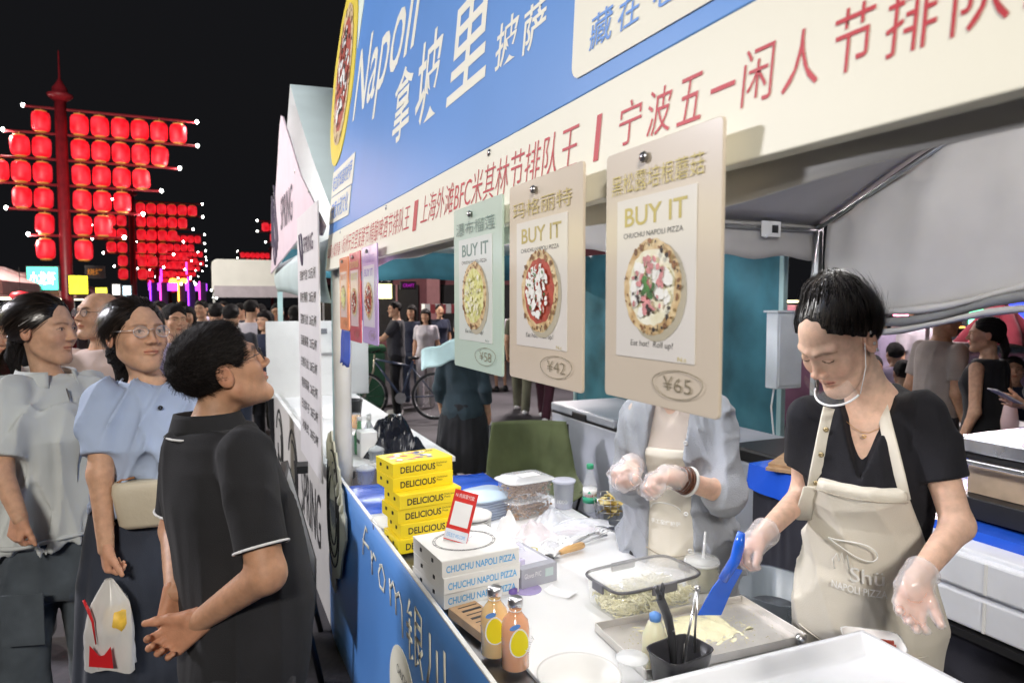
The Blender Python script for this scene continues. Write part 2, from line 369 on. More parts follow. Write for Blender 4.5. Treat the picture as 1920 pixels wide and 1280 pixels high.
def disc(mb, cx, cy, rx, ry, z, n=18, jit=.08, rot=0., r_=rng):
    pts = []
    for k in range(n):
        a = 2 * math.pi * k / n; q = 1 + r_.uniform(-jit, jit); x, y = rx * q * math.cos(a), ry * q * math.sin(a)
        pts.append((cx + x * math.cos(rot) - y * math.sin(rot), cy + x * math.sin(rot) + y * math.cos(rot), z))
    mb.add(pts, [tuple(range(n))])
m_crust = mat('crust_print', (.50, .30, .11), rough=.5, var=.6, scale=60, detail=6, col2=(.80, .66, .38)); m_char = mat('char_print', (.03, .02, .014), rough=.6)
m_cheese = mat('cheese_print', (.74, .70, .46), rough=.5, scale=50, col2=(.86, .85, .70)); m_sauce = mat('sauce_print', (.42, .05, .02), rough=.5, var=.3, scale=50)
m_basil = mat('basil_print', (.05, .17, .03), rough=.5, var=.5, scale=60); m_ham = mat('ham_print', (.62, .25, .25), rough=.5, var=.3, scale=50); m_dur = mat('durian_print', (.62, .60, .16), rough=.5, scale=70, col2=(.80, .80, .42))
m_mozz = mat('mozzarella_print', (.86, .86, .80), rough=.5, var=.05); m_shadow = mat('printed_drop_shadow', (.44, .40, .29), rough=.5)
def pizza(name, cx, cy, r, kind, parent, z=.003, ry=None, seed=1, shadow=True):
    R_ = random.Random(seed); mb = MB(); ry = ry or r; e = .00025
    mats = [m_shadow, m_crust, m_char, m_cheese, m_sauce, m_basil, m_ham, m_dur, m_mozz, mat('toast_print', (.24, .11, .035), rough=.5, var=.4, scale=60)]
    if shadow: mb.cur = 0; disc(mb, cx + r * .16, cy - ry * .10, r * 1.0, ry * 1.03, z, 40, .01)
    mb.cur = 1; disc(mb, cx, cy, r, ry, z + e, 60, .022, 0, R_)
    lv = 3
    def blob(mi, n, smin_, smax_, rr, el=1., inner=0.):
        nonlocal lv
        for _ in range(n):
            a = R_.uniform(0, 6.28); q = math.sqrt(R_.uniform(inner ** 2, rr ** 2)); s = R_.uniform(smin_, smax_)
            mb.cur = mi; disc(mb, cx + r * q * math.cos(a), cy + ry * q * math.sin(a), r * s, ry * s * R_.uniform(el, 1), z + e * lv, 9, .25, R_.uniform(0, 3.14), R_); lv += .12
    blob(9, 40, .02, .08, .98, .4, .83); blob(2, 22, .012, .04, .98, .4, .84)
    base = {'margherita': 4, 'durian': 7, 'truffle': 3, 'dark': 4}[kind]
    mb.cur = base; disc(mb, cx, cy, r * .80, ry * .80, z + e * 2, 40, .035, 0, R_)
    if kind == 'margherita': blob(8, 70, .05, .13, .62, .5); blob(4, 10, .03, .07, .6); blob(5, 14, .025, .06, .6, .5)
    if kind == 'durian': blob(3, 60, .04, .10, .72, .35); blob(7, 40, .03, .07, .72, .35)
    if kind == 'truffle': blob(8, 34, .08, .17, .66, .6); blob(6, 36, .05, .11, .64, .35); blob(2, 11, .035, .07, .62, .5); blob(5, 9, .06, .13, .22, .5); blob(2, 5, .05, .08, .93, .6, .82)
    if kind == 'dark': blob(8, 36, .05, .12, .7, .5); blob(2, 40, .03, .08, .72, .5); blob(4, 20, .04, .09, .7)
    return mb.build(name, mats, parent, fix=False)
pizza('pizza_print', pz[0] + .01, pz[1], .215, 'dark', sign, .0065, .355, 5, False)
T = lambda s, b, m=m_creamtxt, n='lettering', off=.0, sh=0., z=.0004, par=sign: text(n, s, m, par, Matrix.Translation((0, 0, z)), box=b, off=off, shear=sh)
T('拿', (1.24, .375, 1.47, .62), off=.012); T('坡', (1.53, .365, 1.77, .625), off=.012); T('里', (1.85, .355, 2.13, .60), off=.012)
T('披', (2.185, .345, 2.305, .445), off=.012); T('萨', (2.33, .332, 2.435, .425), off=.012)
T('Napoli', (.42, .56, 1.50, .96), off=.004, sh=.25)
flat([(.30, 1.35), (.40, 1.0), (.52, 1.35)], .003, .002).build('pennant_print', mat('mint_print', (.75, .85, .72), rough=.5), sign)
card = [(2.56 + .03 * (1 - math.cos(rad(a))), .215 + .03 * (1 - math.sin(rad(a)))) for a in range(0, 91, 15)] + [(3.45, .205), (3.45, .42), (2.545, .40)]
flat(card, .0025, .002).build('slogan_card', m_cream, sign)
for c, u0, u1, v0, v1 in (('藏', 2.617, 2.684, .247, .303), ('在', 2.70, 2.758, .246, .297), ('巷', 2.79, 2.85, .244, .294), ('子', 2.88, 2.94, .243, .292)): T(c, (u0, v0, u1, v1), m_bluetxt, off=.006, z=.0031)
flat([(.0, .375), (.56, .36), (.57, .495), (.0, .50)], .003, .002).build('badge', m_cream, sign); flat([(.0, .235), (.535, .225), (.545, .355), (.0, .37)], .003, .002).build('badge', m_cream, sign)
T('吃过就知道的披萨', (.03, .395, .53, .475), m_bluetxt, z=.0034, off=.008); T('来意大利文化', (.05, .25, .50, .34), m_bluetxt, z=.0034, off=.008)
red = dict(m=m_red, off=.0, z=.0025)
for s, u0, u1, v0, v1 in (('山风小城青春丨', .04, .42, .058, .125), ('杭州天目里发酵节/精酿啤酒节排队王', .445, 1.577, .06, .14), ('丨', 1.62, 1.66, .05, .14), ('上海外滩BFC米其林节排队王', 1.70, 2.607, .062, .142), ('丨', 2.66, 2.675, .062, .135)):
    T(s, (u0, v0, u1, v1), m_red, off=-.006, z=.0004)
for c, u0, u1, v0, v1 in (('宁', 2.728, 2.785, .070, .134), ('波', 2.80, 2.853, .068, .132), ('五', 2.868, 2.915, .068, .128), ('一', 2.93, 2.972, .093, .099), ('闲', 2.985, 3.03, .062, .126), ('人', 3.045, 3.092, .060, .122), ('节', 3.108, 3.152, .060, .122), ('排', 3.165, 3.212, .058, .120), ('队', 3.225, 3.27, .057, .118), ('王', 3.28, 3.325, .060, .116)):
    T(c, (u0, v0, u1, v1), m_red, off=-.003, z=.0004)
for u in (.35, 1.25, 2.2, 3.1): MB().lathe([(0, .004), (.007, .003), (.009, 0)], (u, .168, 0), 10).build('grommet', m_steel, sign, True)

# ------------------------------------------------------------------ hanging menu boards
def menu_board(label, y0, y1, zt, zb, col, name_cn, kind, price, tcol, seed, small=False, dz=0., ang=0.):
    w, h = y0 - y1, zt - zb
    t = thing('menu_board', label, 'menu board', (0, 0, 0), 0, 'pizza menu boards hanging under the sign')
    t.matrix_world = FACE_STREET((.522, y0, zb)) @ Matrix.Rotation(ang, 4, 'Y')
    mb_ = mat('board_' + kind + str(seed), col, rough=.4, var=.04, scale=4, coat=.6); mp_ = mat('board_paper' + str(seed), tuple(min(1, c * .35 + .50) for c in (col[0], col[1], col[2] * .9)), rough=.4, coat=.6, var=.03)
    mt = mat('board_ink' + str(seed), tcol, rough=.5)
    rr = .006; pl = []
    for cx, cy, a0 in ((w - rr, rr, -90), (w - rr, h - rr, 0), (rr, h - rr, 90), (rr, rr, 180)): pl += [(cx + rr * math.cos(rad(a0 + a)), cy + rr * math.sin(rad(a0 + a))) for a in (0, 45, 90)]
    flat(pl, .0, .005).build('board', mb_, t, bevel=.001)
    iw0, iw1, ih0, ih1 = w * .13, w * .83, h * .175, h * .80
    flat([(iw0, ih0), (iw1, ih0), (iw1, ih1), (iw0, ih1)], .0012, .001).build('paper_print', mp_, t)
    Tt = lambda s, b, m=mt, off=0., sh=0.: text('lettering', s, m, t, Matrix.Translation((0, 0, .0010)), box=b, off=off, shear=sh)
    Tt(name_cn, (w * .07, h * .825, w * .88, h * .905), off=-.004)
    Tt('BUY IT', (w * .21, h * .69, w * .76, h * .765), off=.014)
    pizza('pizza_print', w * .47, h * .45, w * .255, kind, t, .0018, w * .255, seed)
    if not small:
        Tt('CHUCHU NAPOLI PIZZA', (w * .20, h * .645, w * .73, h * .665), m_black, off=-.005); Tt('Eat hot!  Roll up!', (w * .28, h * .215, w * .66, h * .245), m_black, off=-.004, sh=.1)
        Tt('N.t', (w * .70, h * .18, w * .77, h * .195), mt)
    Tt('¥' + price, (w * .58, h * .068, w * .81, h * .122), mat('price_ink', (.20, .17, .10), rough=.6), off=-.014)
    MB().tube([(w * .70 + w * .20 * math.cos(a) * (1 + .05 * math.sin(3 * a)), h * .095 + h * .052 * math.sin(a + .1), .0028) for a in np.linspace(.3, 6.7, 40)], .0005, 4).build('price_ring', mat('price_ink', (.20, .17, .10), rough=.6), t)
    MB().lathe([(0, .008), (.005, .0075), (.0075, .004), (.006, 0)], (w * .40, h * .945, .0005), 14).build('pin', metalm('pin_steel', (.45, .45, .45)), t, True)
    return t
menu_board('large pinkish menu board with ham and mushroom pizza priced 65', .846, .604, 1.925, 1.586, (.62, .54, .43), '黑松露培根蘑菇', 'truffle', '65', (.58, .48, .12), 11)
menu_board('pinkish beige menu board with tomato mozzarella pizza priced 42', 1.19, .912, 1.933, 1.578, (.63, .54, .42), '玛格丽特', 'margherita', '42', (.52, .42, .13), 12)
menu_board('pale green menu board with yellow durian pizza priced 58', 1.51, 1.225, 1.928, 1.572, (.50, .64, .54), '瀑布榴莲', 'durian', '58', (.20, .30, .26), 13)
menu_board('lilac menu board, third from the tent pole', 2.555, 2.305, 1.918, 1.568, (.45, .32, .60), '奶油蘑菇', 'dark', '48', (.25, .15, .45), 14, True)
menu_board('crimson menu board between the lilac and orange boards', 2.80, 2.59, 1.912, 1.562, (.50, .07, .10), '意式肉酱', 'dark', '52', (.50, .42, .10), 15, True)
menu_board('orange menu board nearest the tent pole', 3.03, 2.83, 1.905, 1.60, (.78, .28, .12), '经典香肠', 'durian', '55', (.60, .20, .05), 16, True)
t = thing('plastic_pouch', 'blue plastic pouch hanging below the orange menu board', 'pouch', (.53, 2.94, 1.46))
MB().grid(lambda u, v: (.006 * math.sin(u * 9) - .012 * v, .095 - .19 * u + .01 * math.sin(v * 6), .15 - .16 * v + .006 * math.sin(u * 14) * v), 12, 8).build('sheet', plastic('blue_film', (.06, .11, .45), rough=.25), t, True).modifiers.new('solid', 'SOLIDIFY').thickness = .004

# ------------------------------------------------------------------ counter front banner
ban = thing('counter_banner', 'blue banner with cream handwriting along the counter front', 'banner')
ban.matrix_world = FACE_STREET((.55, 3.60, 0))
BN = lambda y: 3.60 - y
MB().grid(lambda u, v: (3.4 * u, .888 * v, .004 * math.sin(u * 31) * (1 - v) + .003 * math.sin(u * 13 + v * 4)), 80, 8).build('panel', m_blue, ban, True).modifiers.new('solid', 'SOLIDIFY').thickness = .006
MB().box((1.7, .8905, .002), (3.4, .005, .012)).build('top_edge', m_white, ban)
def ink(pts, r=.006, m=m_creamtxt): MB().tube([(BN(y), z, .0052) for y, z in pts], r, 6, flat=.12).build('handwriting', m, ban, True)
from_ = [(2.72, .70), (2.70, .78), (2.66, .83), (2.63, .82)], [(2.72, .76), (2.60, .765)], [(2.56, .77), (2.55, .68)], [(2.555, .73), (2.52, .77), (2.48, .76)], [(2.40, .77), (2.44, .73), (2.42, .685), (2.36, .69), (2.34, .74), (2.38, .775), (2.42, .76)], [(2.27, .77), (2.26, .68)], [(2.265, .74), (2.22, .775), (2.19, .75), (2.185, .68)], [(2.19, .74), (2.14, .77), (2.11, .74), (2.10, .64)]
for s in from_: ink(s, .008)
for s in ([(2.01, .80), (2.04, .75), (1.99, .765)], [(2.05, .71), (1.99, .715)], [(2.05, .675), (1.985, .68)], [(2.015, .74), (2.015, .61), (1.98, .635)],
          [(1.95, .80), (1.95, .62), (1.92, .65)], [(1.95, .80), (1.885, .795), (1.885, .715), (1.95, .71)], [(1.95, .755), (1.89, .757)], [(1.93, .705), (1.875, .615)], [(1.875, .70), (1.91, .665)],
          [(1.80, .79), (1.80, .70), (1.83, .63)], [(1.735, .77), (1.735, .66)], [(1.67, .80), (1.665, .63)]): ink(s, .009)
MB().prism([(BN(2.1) + .17 * math.cos(rad(a)), .43 + .17 * math.sin(rad(a))) for a in range(0, 360, 10)], lambda a, b, c: (a, b, .006 + c), 0, .002).build('round_patch', m_cream, ban)
text('lettering', 'CHUCHU', m_black, ban, Matrix.Translation((0, 0, .0095)), box=(BN(2.16), .50, BN(2.02), .53))
# cathedral window cut-out rising above the banner
art = thing('cathedral_cutout', 'cream cathedral window cut-out standing at the end of the blue banner', 'cutout')
art.matrix_world = FACE_STREET((.532, 3.55, .30))
m_art = mat('art_card', (.56, .56, .44), rough=.6, var=.06, scale=7)
outl = [(.10, .0), (.14, .08), (.03, .22), (.0, .40), (.05, .58), (.07, .72), (.11, .735), (.13, .78), (.17, .79), (.19, .74), (.23, .75), (.26, .70), (.30, .71), (.33, .65), (.38, .64), (.41, .57), (.46, .56), (.49, .48), (.53, .46), (.53, .36), (.44, .26), (.36, .12), (.24, .08), (.22, .0)]
MB().prism(outl, lambda a, b, c: (a, b, c), -.006, .002).build('card', m_art, art)
for i, (s, c) in enumerate(((1., 0), (.82, .0), (.6, 0))):
    MB().tube([(.20 + .17 * s * math.sin(a), .40 + (.30 * s if math.cos(a) > 0 else .27 * s) * math.copysign(abs(math.cos(a)) ** .85, math.cos(a)), .004) for a in np.linspace(0, 6.283, 40)], .0042, 5).build('outline', m_black, art)
for i in range(8): MB().tube([(.10 + .05 * i, .64 - .025 * i, .004), (.105 + .05 * i, .72 - .035 * i, .006), (.115 + .05 * i, .77 - .038 * i, .004)], [.012, .012, .004], 6).build('pinnacle', m_art, art, True)
for i in range(9): MB().tube([(.10 + .028 * i, .38 + .02 * math.sin(i * 2), .004), (.13 + .02 * i, .44 + .03 * math.sin(i * 3), .004), (.15 + .016 * i, .36 - .02 * (i % 3), .004)], .0022, 4).build('drawing', mat('grey_ink', (.22, .24, .27), rough=.6), art)
# ------------------------------------------------------------------ neighbour stall
NY0, NY1 = 3.72, 6.85
nt_ = thing('canopy_tent', 'teal and white gable canopy tent of the neighbouring drinks stall', 'canopy tent', (.6, NY0, 0))
m_pink = mat('white_pvc', (.74, .60, .66), rough=.5, var=.04); NYC = 5.5
m_sage = mat('sage_canopy_cloth', (.50, .60, .58), rough=.7, var=.08, scale=2, bump=.15, bscale=5)
for (x, y) in ((.62, NY0), (.62, NY1), (3.84, NY0 + .05), (3.84, NY1)):
    wpart(MB().box((x, y, 1.1), (.045, .045, 2.2)), 'pole', mat('mint_pole', (.42, .60, .60), rough=.4), nt_, bevel=.006)
for k in range(2):
    y0 = (NY1, NY0)[k]
    r = MB().grid(lambda u, v: (.60 + 3.27 * u, y0 + (NYC - y0) * v, 2.22 + (1.14 + .1 * u) * v - .04 * math.sin(math.pi * v)), 10, 10)
    o = wpart(r, 'roof_panel', m_sage if k else m_tentwhite, nt_, smooth=True); o.modifiers.new('solid', 'SOLIDIFY').thickness = .003
    r = MB().grid(lambda u, v: (.62 + 3.25 * u, y0 + wob(u, v, .01), 2.24 - (.17 if k else .30) * v + .015 * math.sin(u * 18) * v), 40, 4)
    o = wpart(r, 'side_valance', m_tentteal, nt_, smooth=True); o.modifiers.new('solid', 'SOLIDIFY').thickness = .003
r = MB().grid(lambda u, v: (3.84 + .018 * math.sin(u * 26 + math.sin(v * 4)) + .012 * math.sin(u * 61 + v * 3) + .004 * math.sin(u * 90 + v * 40), NY0 + .05 + (NY1 - NY0) * u, .02 + 2.2 * v), 90, 24)
o = wpart(r, 'back_curtain', m_tentteal, nt_, smooth=True); o.modifiers.new('solid', 'SOLIDIFY').thickness = .003
r = MB().grid(lambda u, v: (.60 - .03 * math.sin(v * 3.1), NY1 - 3.1 * u, 2.06 - (.30 - .05 * math.cos(u * 3)) * v), 30, 5)
o = wpart(r, 'front_valance', m_sage, nt_, smooth=True); o.modifiers.new('solid', 'SOLIDIFY').thickness = .003
ns = thing('gable_sign', 'white triangular gable sign of the drinks stall reading SPRING', 'sign'); ns.matrix_world = FACE_STREET((.54, 6.87, 1.98))
flat([(0, 0), (2.45, .16), (3.2, .08), (3.32, .12), (2.4, .52), (1.38, 1.13), (1.25, 1.17), (1.14, 1.13)], 0, .012).build('board', m_pink, ns, bevel=.003)
m_ink = mat('plum_ink', (.08, .06, .10), rough=.6)
text('lettering', 'SPRING', m_ink, ns, Matrix.Translation((0, 0, .002)), box=(1.10, .30, 1.95, .55), shear=.2, off=.004)
for i in range(4): MB().tube([(.55 + .28 * math.sin(a) * (.5 + .2 * i), .40 + (.34 - .06 * i) * math.cos(a * (1 + .3 * i)), .003) for a in np.linspace(0, 5.5, 24)], .008, 5).build('emblem', m_ink, ns)
for x, y in ((.95, .86), (2.1, .60), (2.75, .38), (.3, .10)): MB().lathe([(0, .004), (.012, .003), (.016, 0)], (x, y, 0), 10).build('grommet', m_steel, ns, True)
pb = thing('price_board', 'tall white price board with columns of Chinese text hanging on the drinks stall', 'price board'); pb.matrix_world = FACE_STREET((.50, 4.36, .80))
flat([(0, 0), (.86, 0), (.86, 1.42), (0, 1.42)], 0, .008).build('board', mat('board_white', (.72, .70, .70), rough=.5, var=.03), pb, bevel=.002)
text('lettering', 'SPRING', m_ink, pb, Matrix.Translation((0, 0, .002)), box=(.30, 1.19, .70, 1.28), off=.01)
MB().tube([(.20 + .07 * math.sin(a), 1.22 + .09 * math.cos(a * 1.3), .003) for a in np.linspace(0, 5, 16)], .006, 5).build('emblem', m_ink, pb)
for k, s in enumerate(('西柚气泡  25元/杯', '青柠薄荷  28元/杯', '荔枝乌龙  26元/杯', '百香果茶  25元/杯', '白桃乌龙  28元/杯', '青提茉莉  26元/杯', '日式梅子  28元/杯', '冰美式  20元/杯')):
    text('lettering', s, m_black, pb, Matrix.Translation((0, 0, .002)), box=(.12, 1.04 - .125 * k, .78, 1.10 - .125 * k), off=.01)
nb = thing('counter_banner', 'white front panel with black emblem of the drinks stall', 'banner'); nb.matrix_world = FACE_STREET((.55, 6.9, 0))
MB().box((1.64, .425, -.006), (3.28, .85, .012)).build('panel', mat('panel_white', (.58, .56, .53), rough=.55, var=.04), nb, bevel=.002)
MB().box((1.64, .853, -.006), (3.28, .006, .03)).build('top_edge', m_white, nb)
for c in (.55, 1.6):
    for i in range(3): MB().tube([(c + (.30 - .07 * i) * math.sin(a), .45 + (.30 - .08 * i) * math.cos(a), .003) for a in np.linspace(-1.2 + i, 3.6 + i * .5, 24)], .016, 6, flat=.3).build('emblem', m_black, nb)
text('lettering', 'SPRING', m_black, nb, Matrix.Translation((0, 0, .002)), box=(2.1, .3, 3.0, .62), shear=.15)
led_lamp('assumed_led_batten', 'assumed white LED batten inside the neighbouring drinks stall', (1.1, 4.0, 2.12), (1.1, 6.5, 2.12), 36, (.92, .96, 1))
ntb = thing('counter_table', 'white topped counter of the drinks stall', 'table', (.95, 5.25, 0))
MB().box((0, 0, .80), (.7, 3.0, .03)).build('table_top', m_white, ntb, bevel=.004)
for sx in (-.3, .3):
    for sy in (-1.4, 1.4): MB().box((sx, sy, .393), (.03, .03, .785)).build('leg', m_pole, ntb)
sp = thing('splash_screen', 'white board screen standing at the far end of the drinks stall counter', 'screen', (.95, 6.72, .815))
MB().box((0, 0, .36), (.95, .012, .72)).build('board', m_white, sp, bevel=.002); MB().box((.12, -.012, .40), (.22, .01, .025)).build('bracket', m_steel, sp)
MB().box((.28, -.02, .30), (.03, .025, .5)).build('tap_column', m_steel, sp); MB().box((.0, -.012, .62), (.16, .006, .05)).build('print', mat('greyprint', (.2, .2, .22)), sp)
pt = thing('ice_bucket', 'black round bucket on the drinks stall counter', 'bucket', (1.0, 5.35, .815)); MB().lathe([(.07, 0), (.085, .14), (.088, .14), (.08, .13), (.06, .01)], (0, 0, 0), 20).build('pail', m_dark, pt, True); MB().tube([(-.085, 0, .12), (-.05, 0, .2), (.05, 0, .2), (.085, 0, .12)], .004, 6).build('handle', m_steel, pt, True)
for i, (x, y, h, c) in enumerate(((.80, 4.05, .20, (.10, .35, .16)), (.88, 4.16, .18, (.55, .60, .62)), (.76, 4.28, .22, (.12, .30, .14)), (.92, 4.35, .17, (.60, .60, .65)))):
    t = thing('drink_bottle', ('green glass drink bottle with white cap near the price board', 'clear drink bottle beside the green one near the price board', 'taller green drink bottle behind the price board', 'small clear drink bottle farthest behind the price board')[i], 'bottle', (x, y, .815), 0, 'bottles on the drinks stall counter')
    MB().lathe([(.03, 0), (.032, .02), (.032, h * .55), (.013, h * .78), (.013, h)], (0, 0, 0), 14).build('glass', mat('bottle%d' % i, c, rough=.1, alpha=.75), t, True); MB().lathe([(.015, h), (.015, h + .02), (0, h + .02)], (0, 0, 0), 12).build('cap', m_white, t, True)
t = thing('napkin_dispenser', 'white napkin box on the drinks stall counter behind the price board', 'box', (.83, 3.98, .815)); MB().box((0, 0, .075), (.1, .12, .15)).build('case', m_white, t, bevel=.006); MB().box((-.052, 0, .09), (.004, .07, .02)).build('slot', m_dark, t)
# tilted light-box easel in front of the neighbour's panel
es = thing('easel_sign', 'black framed tilted sign board on a stand beside the white panel', 'sign', (.36, 3.35, 0), rad(-8))
Me = Matrix.Translation((0, 0, .62)) @ Matrix.Rotation(rad(-14), 4, 'Y')
def tm(mb, M): mb.v = [tuple(M @ Vector(q)) for q in mb.v]; return mb
tm(MB().box((0, 0, 0), (.03, .62, .50)), Me).build('board', mat('easel_face', (.62, .66, .66), rough=.4), es)
for a, b in (((0, -.32, 0), (.036, .03, .56)), ((0, .32, 0), (.036, .03, .56)), ((0, 0, .265), (.036, .66, .03)), ((0, 0, -.265), (.036, .66, .03))): tm(MB().box(a, b), Me).build('frame', m_dark, es, bevel=.003)
text('lettering', 'SPRING', mat('sky_ink', (.25, .50, .70)), es, Me @ FACE_STREET((-.018, .26, -.12)), box=(0, 0, .5, .2))
for y in (-.25, .25): MB().tube([(.02, y, .40), (.10, y, .0)], .014, 8).build('leg', m_dark, es, True)
MB().box((.03, 0, .93), (.05, .10, .035)).build('clamp', m_dark, es)

# ------------------------------------------------------------------ lantern masts
m_lan = mat('lantern_red', (.62, .002, .010), rough=.5, emit=.8, col2=(1, .035, .055), scale=3.2, detail=2, thresh=(.3, .75))
m_lanr = mat('lantern_rib', (.5, .02, .03), rough=.5, emit=1.2, ecol=(1, .03, .06)); m_mast = mat('mast_red', (.22, .012, .02), rough=.45, var=.15)
m_gold = mat('lantern_gold', (.45, .25, .06), rough=.4, emit=.15, ecol=(1, .3, .05)); m_spot = glow('spot_white', (1, .95, .85), 30)
lm = MB()
for k in range(16): pass
prof = [(.14, -.28), (.205, -.245), (.232, -.17), (.236, 0), (.232, .17), (.205, .245), (.14, .28)]
me_l = MB().lathe(prof, (0, 0, 0), 32); me_l.v = [(x * q, y * q, z) for i, (x, y, z) in enumerate(me_l.v) for q in (1 if i % 2 else .955,)]; lo_ = me_l.build('lantern', m_lan, None, True); lan_mesh = lo_.data; bpy.data.objects.remove(lo_)
c_ = MB().lathe([(.15, .275), (.15, .31), (.08, .325), (.012, .33), (.012, .40)], (0, 0, 0), 12).build('lantern_cap', m_gold, None, True); cap_mesh = c_.data; bpy.data.objects.remove(c_)
c_ = MB().lathe([(.05, -.325), (.10, -.32), (.15, -.305), (.15, -.275)], (0, 0, 0), 12).build('lantern_base', m_gold, None, True); base_mesh = c_.data; bpy.data.objects.remove(c_)
s_ = MB().lathe([(0, -.07), (.04, -.03), (.052, 0), (.04, .03), (0, .055)], (0, 0, 0), 8).build('spot_lamp', m_spot, None, True); spot_mesh = s_.data; bpy.data.objects.remove(s_)
def mast(label, x, y, flip=1, sc=1., detail=True, light=0., rot=0.):
    t = thing('lantern_mast', label, 'lantern mast', (x, y, 0), rot, 'red lantern masts along the street'); t.scale = (flip * sc, sc, sc)
    MB().tube([(0, 0, 0), (0, 0, 1.5), (0, 0, 7.6)], [.20, .16, .15], 10).build('pole', m_mast, t, True)
    MB().lathe([(.16, 7.5), (.30, 7.6), (.34, 7.68), (.2, 7.74), (.2, 7.85), (.1, 8.0), (.03, 8.15), (.02, 8.9), (0, 8.95)], (0, 0, 0), 12).build('finial', m_mast, t, True)
    for r, (nr, nl) in enumerate(((6, 1), (5, 2), (4, 3), (3, 2), (2, 1), (1, 1))):
        z = 6.87 - .728 * r; nra, nla = ((6, 1), (6, 2), (5, 3), (4, 3), (3, 2), (2, 1))[r]; xr = .22 + .52 * nra; xl = -.40 - .50 * nla
        MB().tube([(xl, 0, z + .40), (xr + .18, 0, z + .40)], .04, 6).build('arm', m_mast, t)
        for xx in (xl, xr + .25):
            o = bpy.data.objects.new('spot_lamp', spot_mesh); link(o, t); o.location = (xx, 0, z + .42)
            if light and ((xx > 0) == (r % 2 == 0)):
                ld = bpy.data.lights.new('spot_light', 'POINT'); ld.energy = light; ld.shadow_soft_size = .07; ld.color = (1, .95, .86); lo2 = bpy.data.objects.new('spot_light', ld); link(lo2, t); lo2.location = (xx, 0, z + .28)
        for i in range(nr + nl):
            xx = (.455 + .52 * i) if i < nr else (-.49 - .52 * (i - nr))
            o = bpy.data.objects.new('lantern', lan_mesh); link(o, t); o.location = (xx, rng.uniform(-.02, .02), z); o.rotation_euler = (rng.uniform(-.03, .03), rng.uniform(-.04, .04), rng.uniform(0, 3)); 
            if detail: link(bpy.data.objects.new('cap', cap_mesh), o); link(bpy.data.objects.new('base_ring', base_mesh), o)
    return t
mast('tall red mast hung with rows of glowing lanterns, nearest of its row', -3.8, 23.7, light=60)
mast('second red lantern mast along the left row, half as large', -3.8, 43.3)
mast('third red lantern mast along the left row', -3.8, 63.0, detail=False); mast('fourth red lantern mast, small behind the third', -3.8, 82.7, detail=False); mast('fifth and farthest red lantern mast of the left row', -3.8, 102., detail=False)
mast('lantern mast showing past the gable sign, above the white far tent', 6.6, 82., -1, detail=False); mast('lantern mast mostly hidden behind the white gable sign', 6.75, 50.5, -1, detail=False)
# flood lamps on posts, added to brighten sign, customers, far tent and crowd
def added_lamp(label, x, y, aim, watts, h=4.6, col=(1, .93, .84)):
    t = thing('added_lamp_post', label, 'added lamp post', (x, y, 0)); MB().tube([(0, 0, 0), (0, 0, .4), (0, 0, h)], [.09, .06, .045], 10).build('post', m_dark, t, True)
    d = (Vector(aim) - Vector((x, y, h))).normalized(); q = d.to_track_quat('-Z', 'Y')
    hd = MB(); hd.box((0, 0, .05), (.86, .56, .08)); tm(hd, Matrix.Translation((0, 0, h)) @ q.to_matrix().to_4x4()); hd.build('lamp_head', m_dark, t, bevel=.01)
    gl = MB(); gl.box((0, 0, .004), (.80, .50, .01)); tm(gl, Matrix.Translation((0, 0, h)) @ q.to_matrix().to_4x4()); gl.build('lamp_glass', m_led, t)
    ld = bpy.data.lights.new('added_flood_light', 'AREA'); ld.shape = 'RECTANGLE'; ld.size = .80; ld.size_y = .50; ld.energy = watts; ld.color = col
    lo = bpy.data.objects.new('added_flood_light', ld); link(lo, t); lo.location = Vector((0, 0, h)) + d * .02; lo.rotation_euler = q.to_euler()
added_lamp('dark post with an added white flood lamp, unseen behind the photographer', -1.5, -3.2, (-.1, 2.1, 1.3), 225, 3.8)
added_lamp('dark post with an added white flood lamp, unseen across the street beside the customers', -5.2, 6.3, (.1, 2.4, 1.3), 460, col=(.94, .92, 1))
added_lamp('dark post with an added white flood lamp, unseen farther up the street', -5.2, 15., (1.0, 18, 1.8), 1300, 5.)
added_lamp('dark post with an added white flood lamp behind the drinks stall', 5.3, 11.6, (3.2, 8.2, .8), 420, 4.4, (1, .88, .86))

# ------------------------------------------------------------------ stalls across the street with lit signs
def lit_sign(name, label, px, py, D, w, h, col, strength, s=None, tcol=None, rz=0., box=True, group=None):
    p = at(px, py, D=D); t = thing(name, label, 'sign', p, rz, group)
    MB().box((0, .06, 0), (w + .06, .1, h + .06)).build('case', m_dark, t); MB().box((0, 0, 0), (w, .03, h)).build('face', glow(name + label[:14], col, strength), t)
    if s: text('lettering', s, glow('ink' + label[:14], tcol, strength * .9), t, frame((1, 0, 0), (0, 0, 1), (0, -1, 0), (0, -.018, 0)), box=(-w * .42, -h * .28, w * .42, h * .3), off=.01)
    return t
def shop(label, x, y, w, d, col, zc=2.15, roofcol=None, rz=0.):
    t = thing('market_stall', label, 'stall', (x, y, 0), rz, 'stalls across the street'); mc = mat('stall' + label[:16], col, rough=.7, var=.15); mr = mat('stallroof' + label[:16], roofcol or col, rough=.7, var=.15)
    MB().box((0, 0, .45), (w, d * .5, .9)).build('counter', mc, t)
    MB().prism([(-w / 2 - .1, zc - .25), (w / 2 + .1, zc - .25), (w / 2 + .1, zc), (w * .12, zc + .55), (-w * .12, zc + .55), (-w / 2 - .1, zc)], lambda a, b, c: (a, c, b), -d / 2, d / 2).build('canopy', mr, t)
    for sx in (-1, 1):
        for sy in (-1, 1): MB().box((sx * w / 2, sy * d / 2 * .95, zc / 2), (.05, .05, zc)).build('pole', m_pole, t)
    MB().box((0, -d * .2, zc - .3), (w * .8, .05, .04)).build('strip_light', glow('strip_warm', (1, .85, .6), 5), t)
    return t
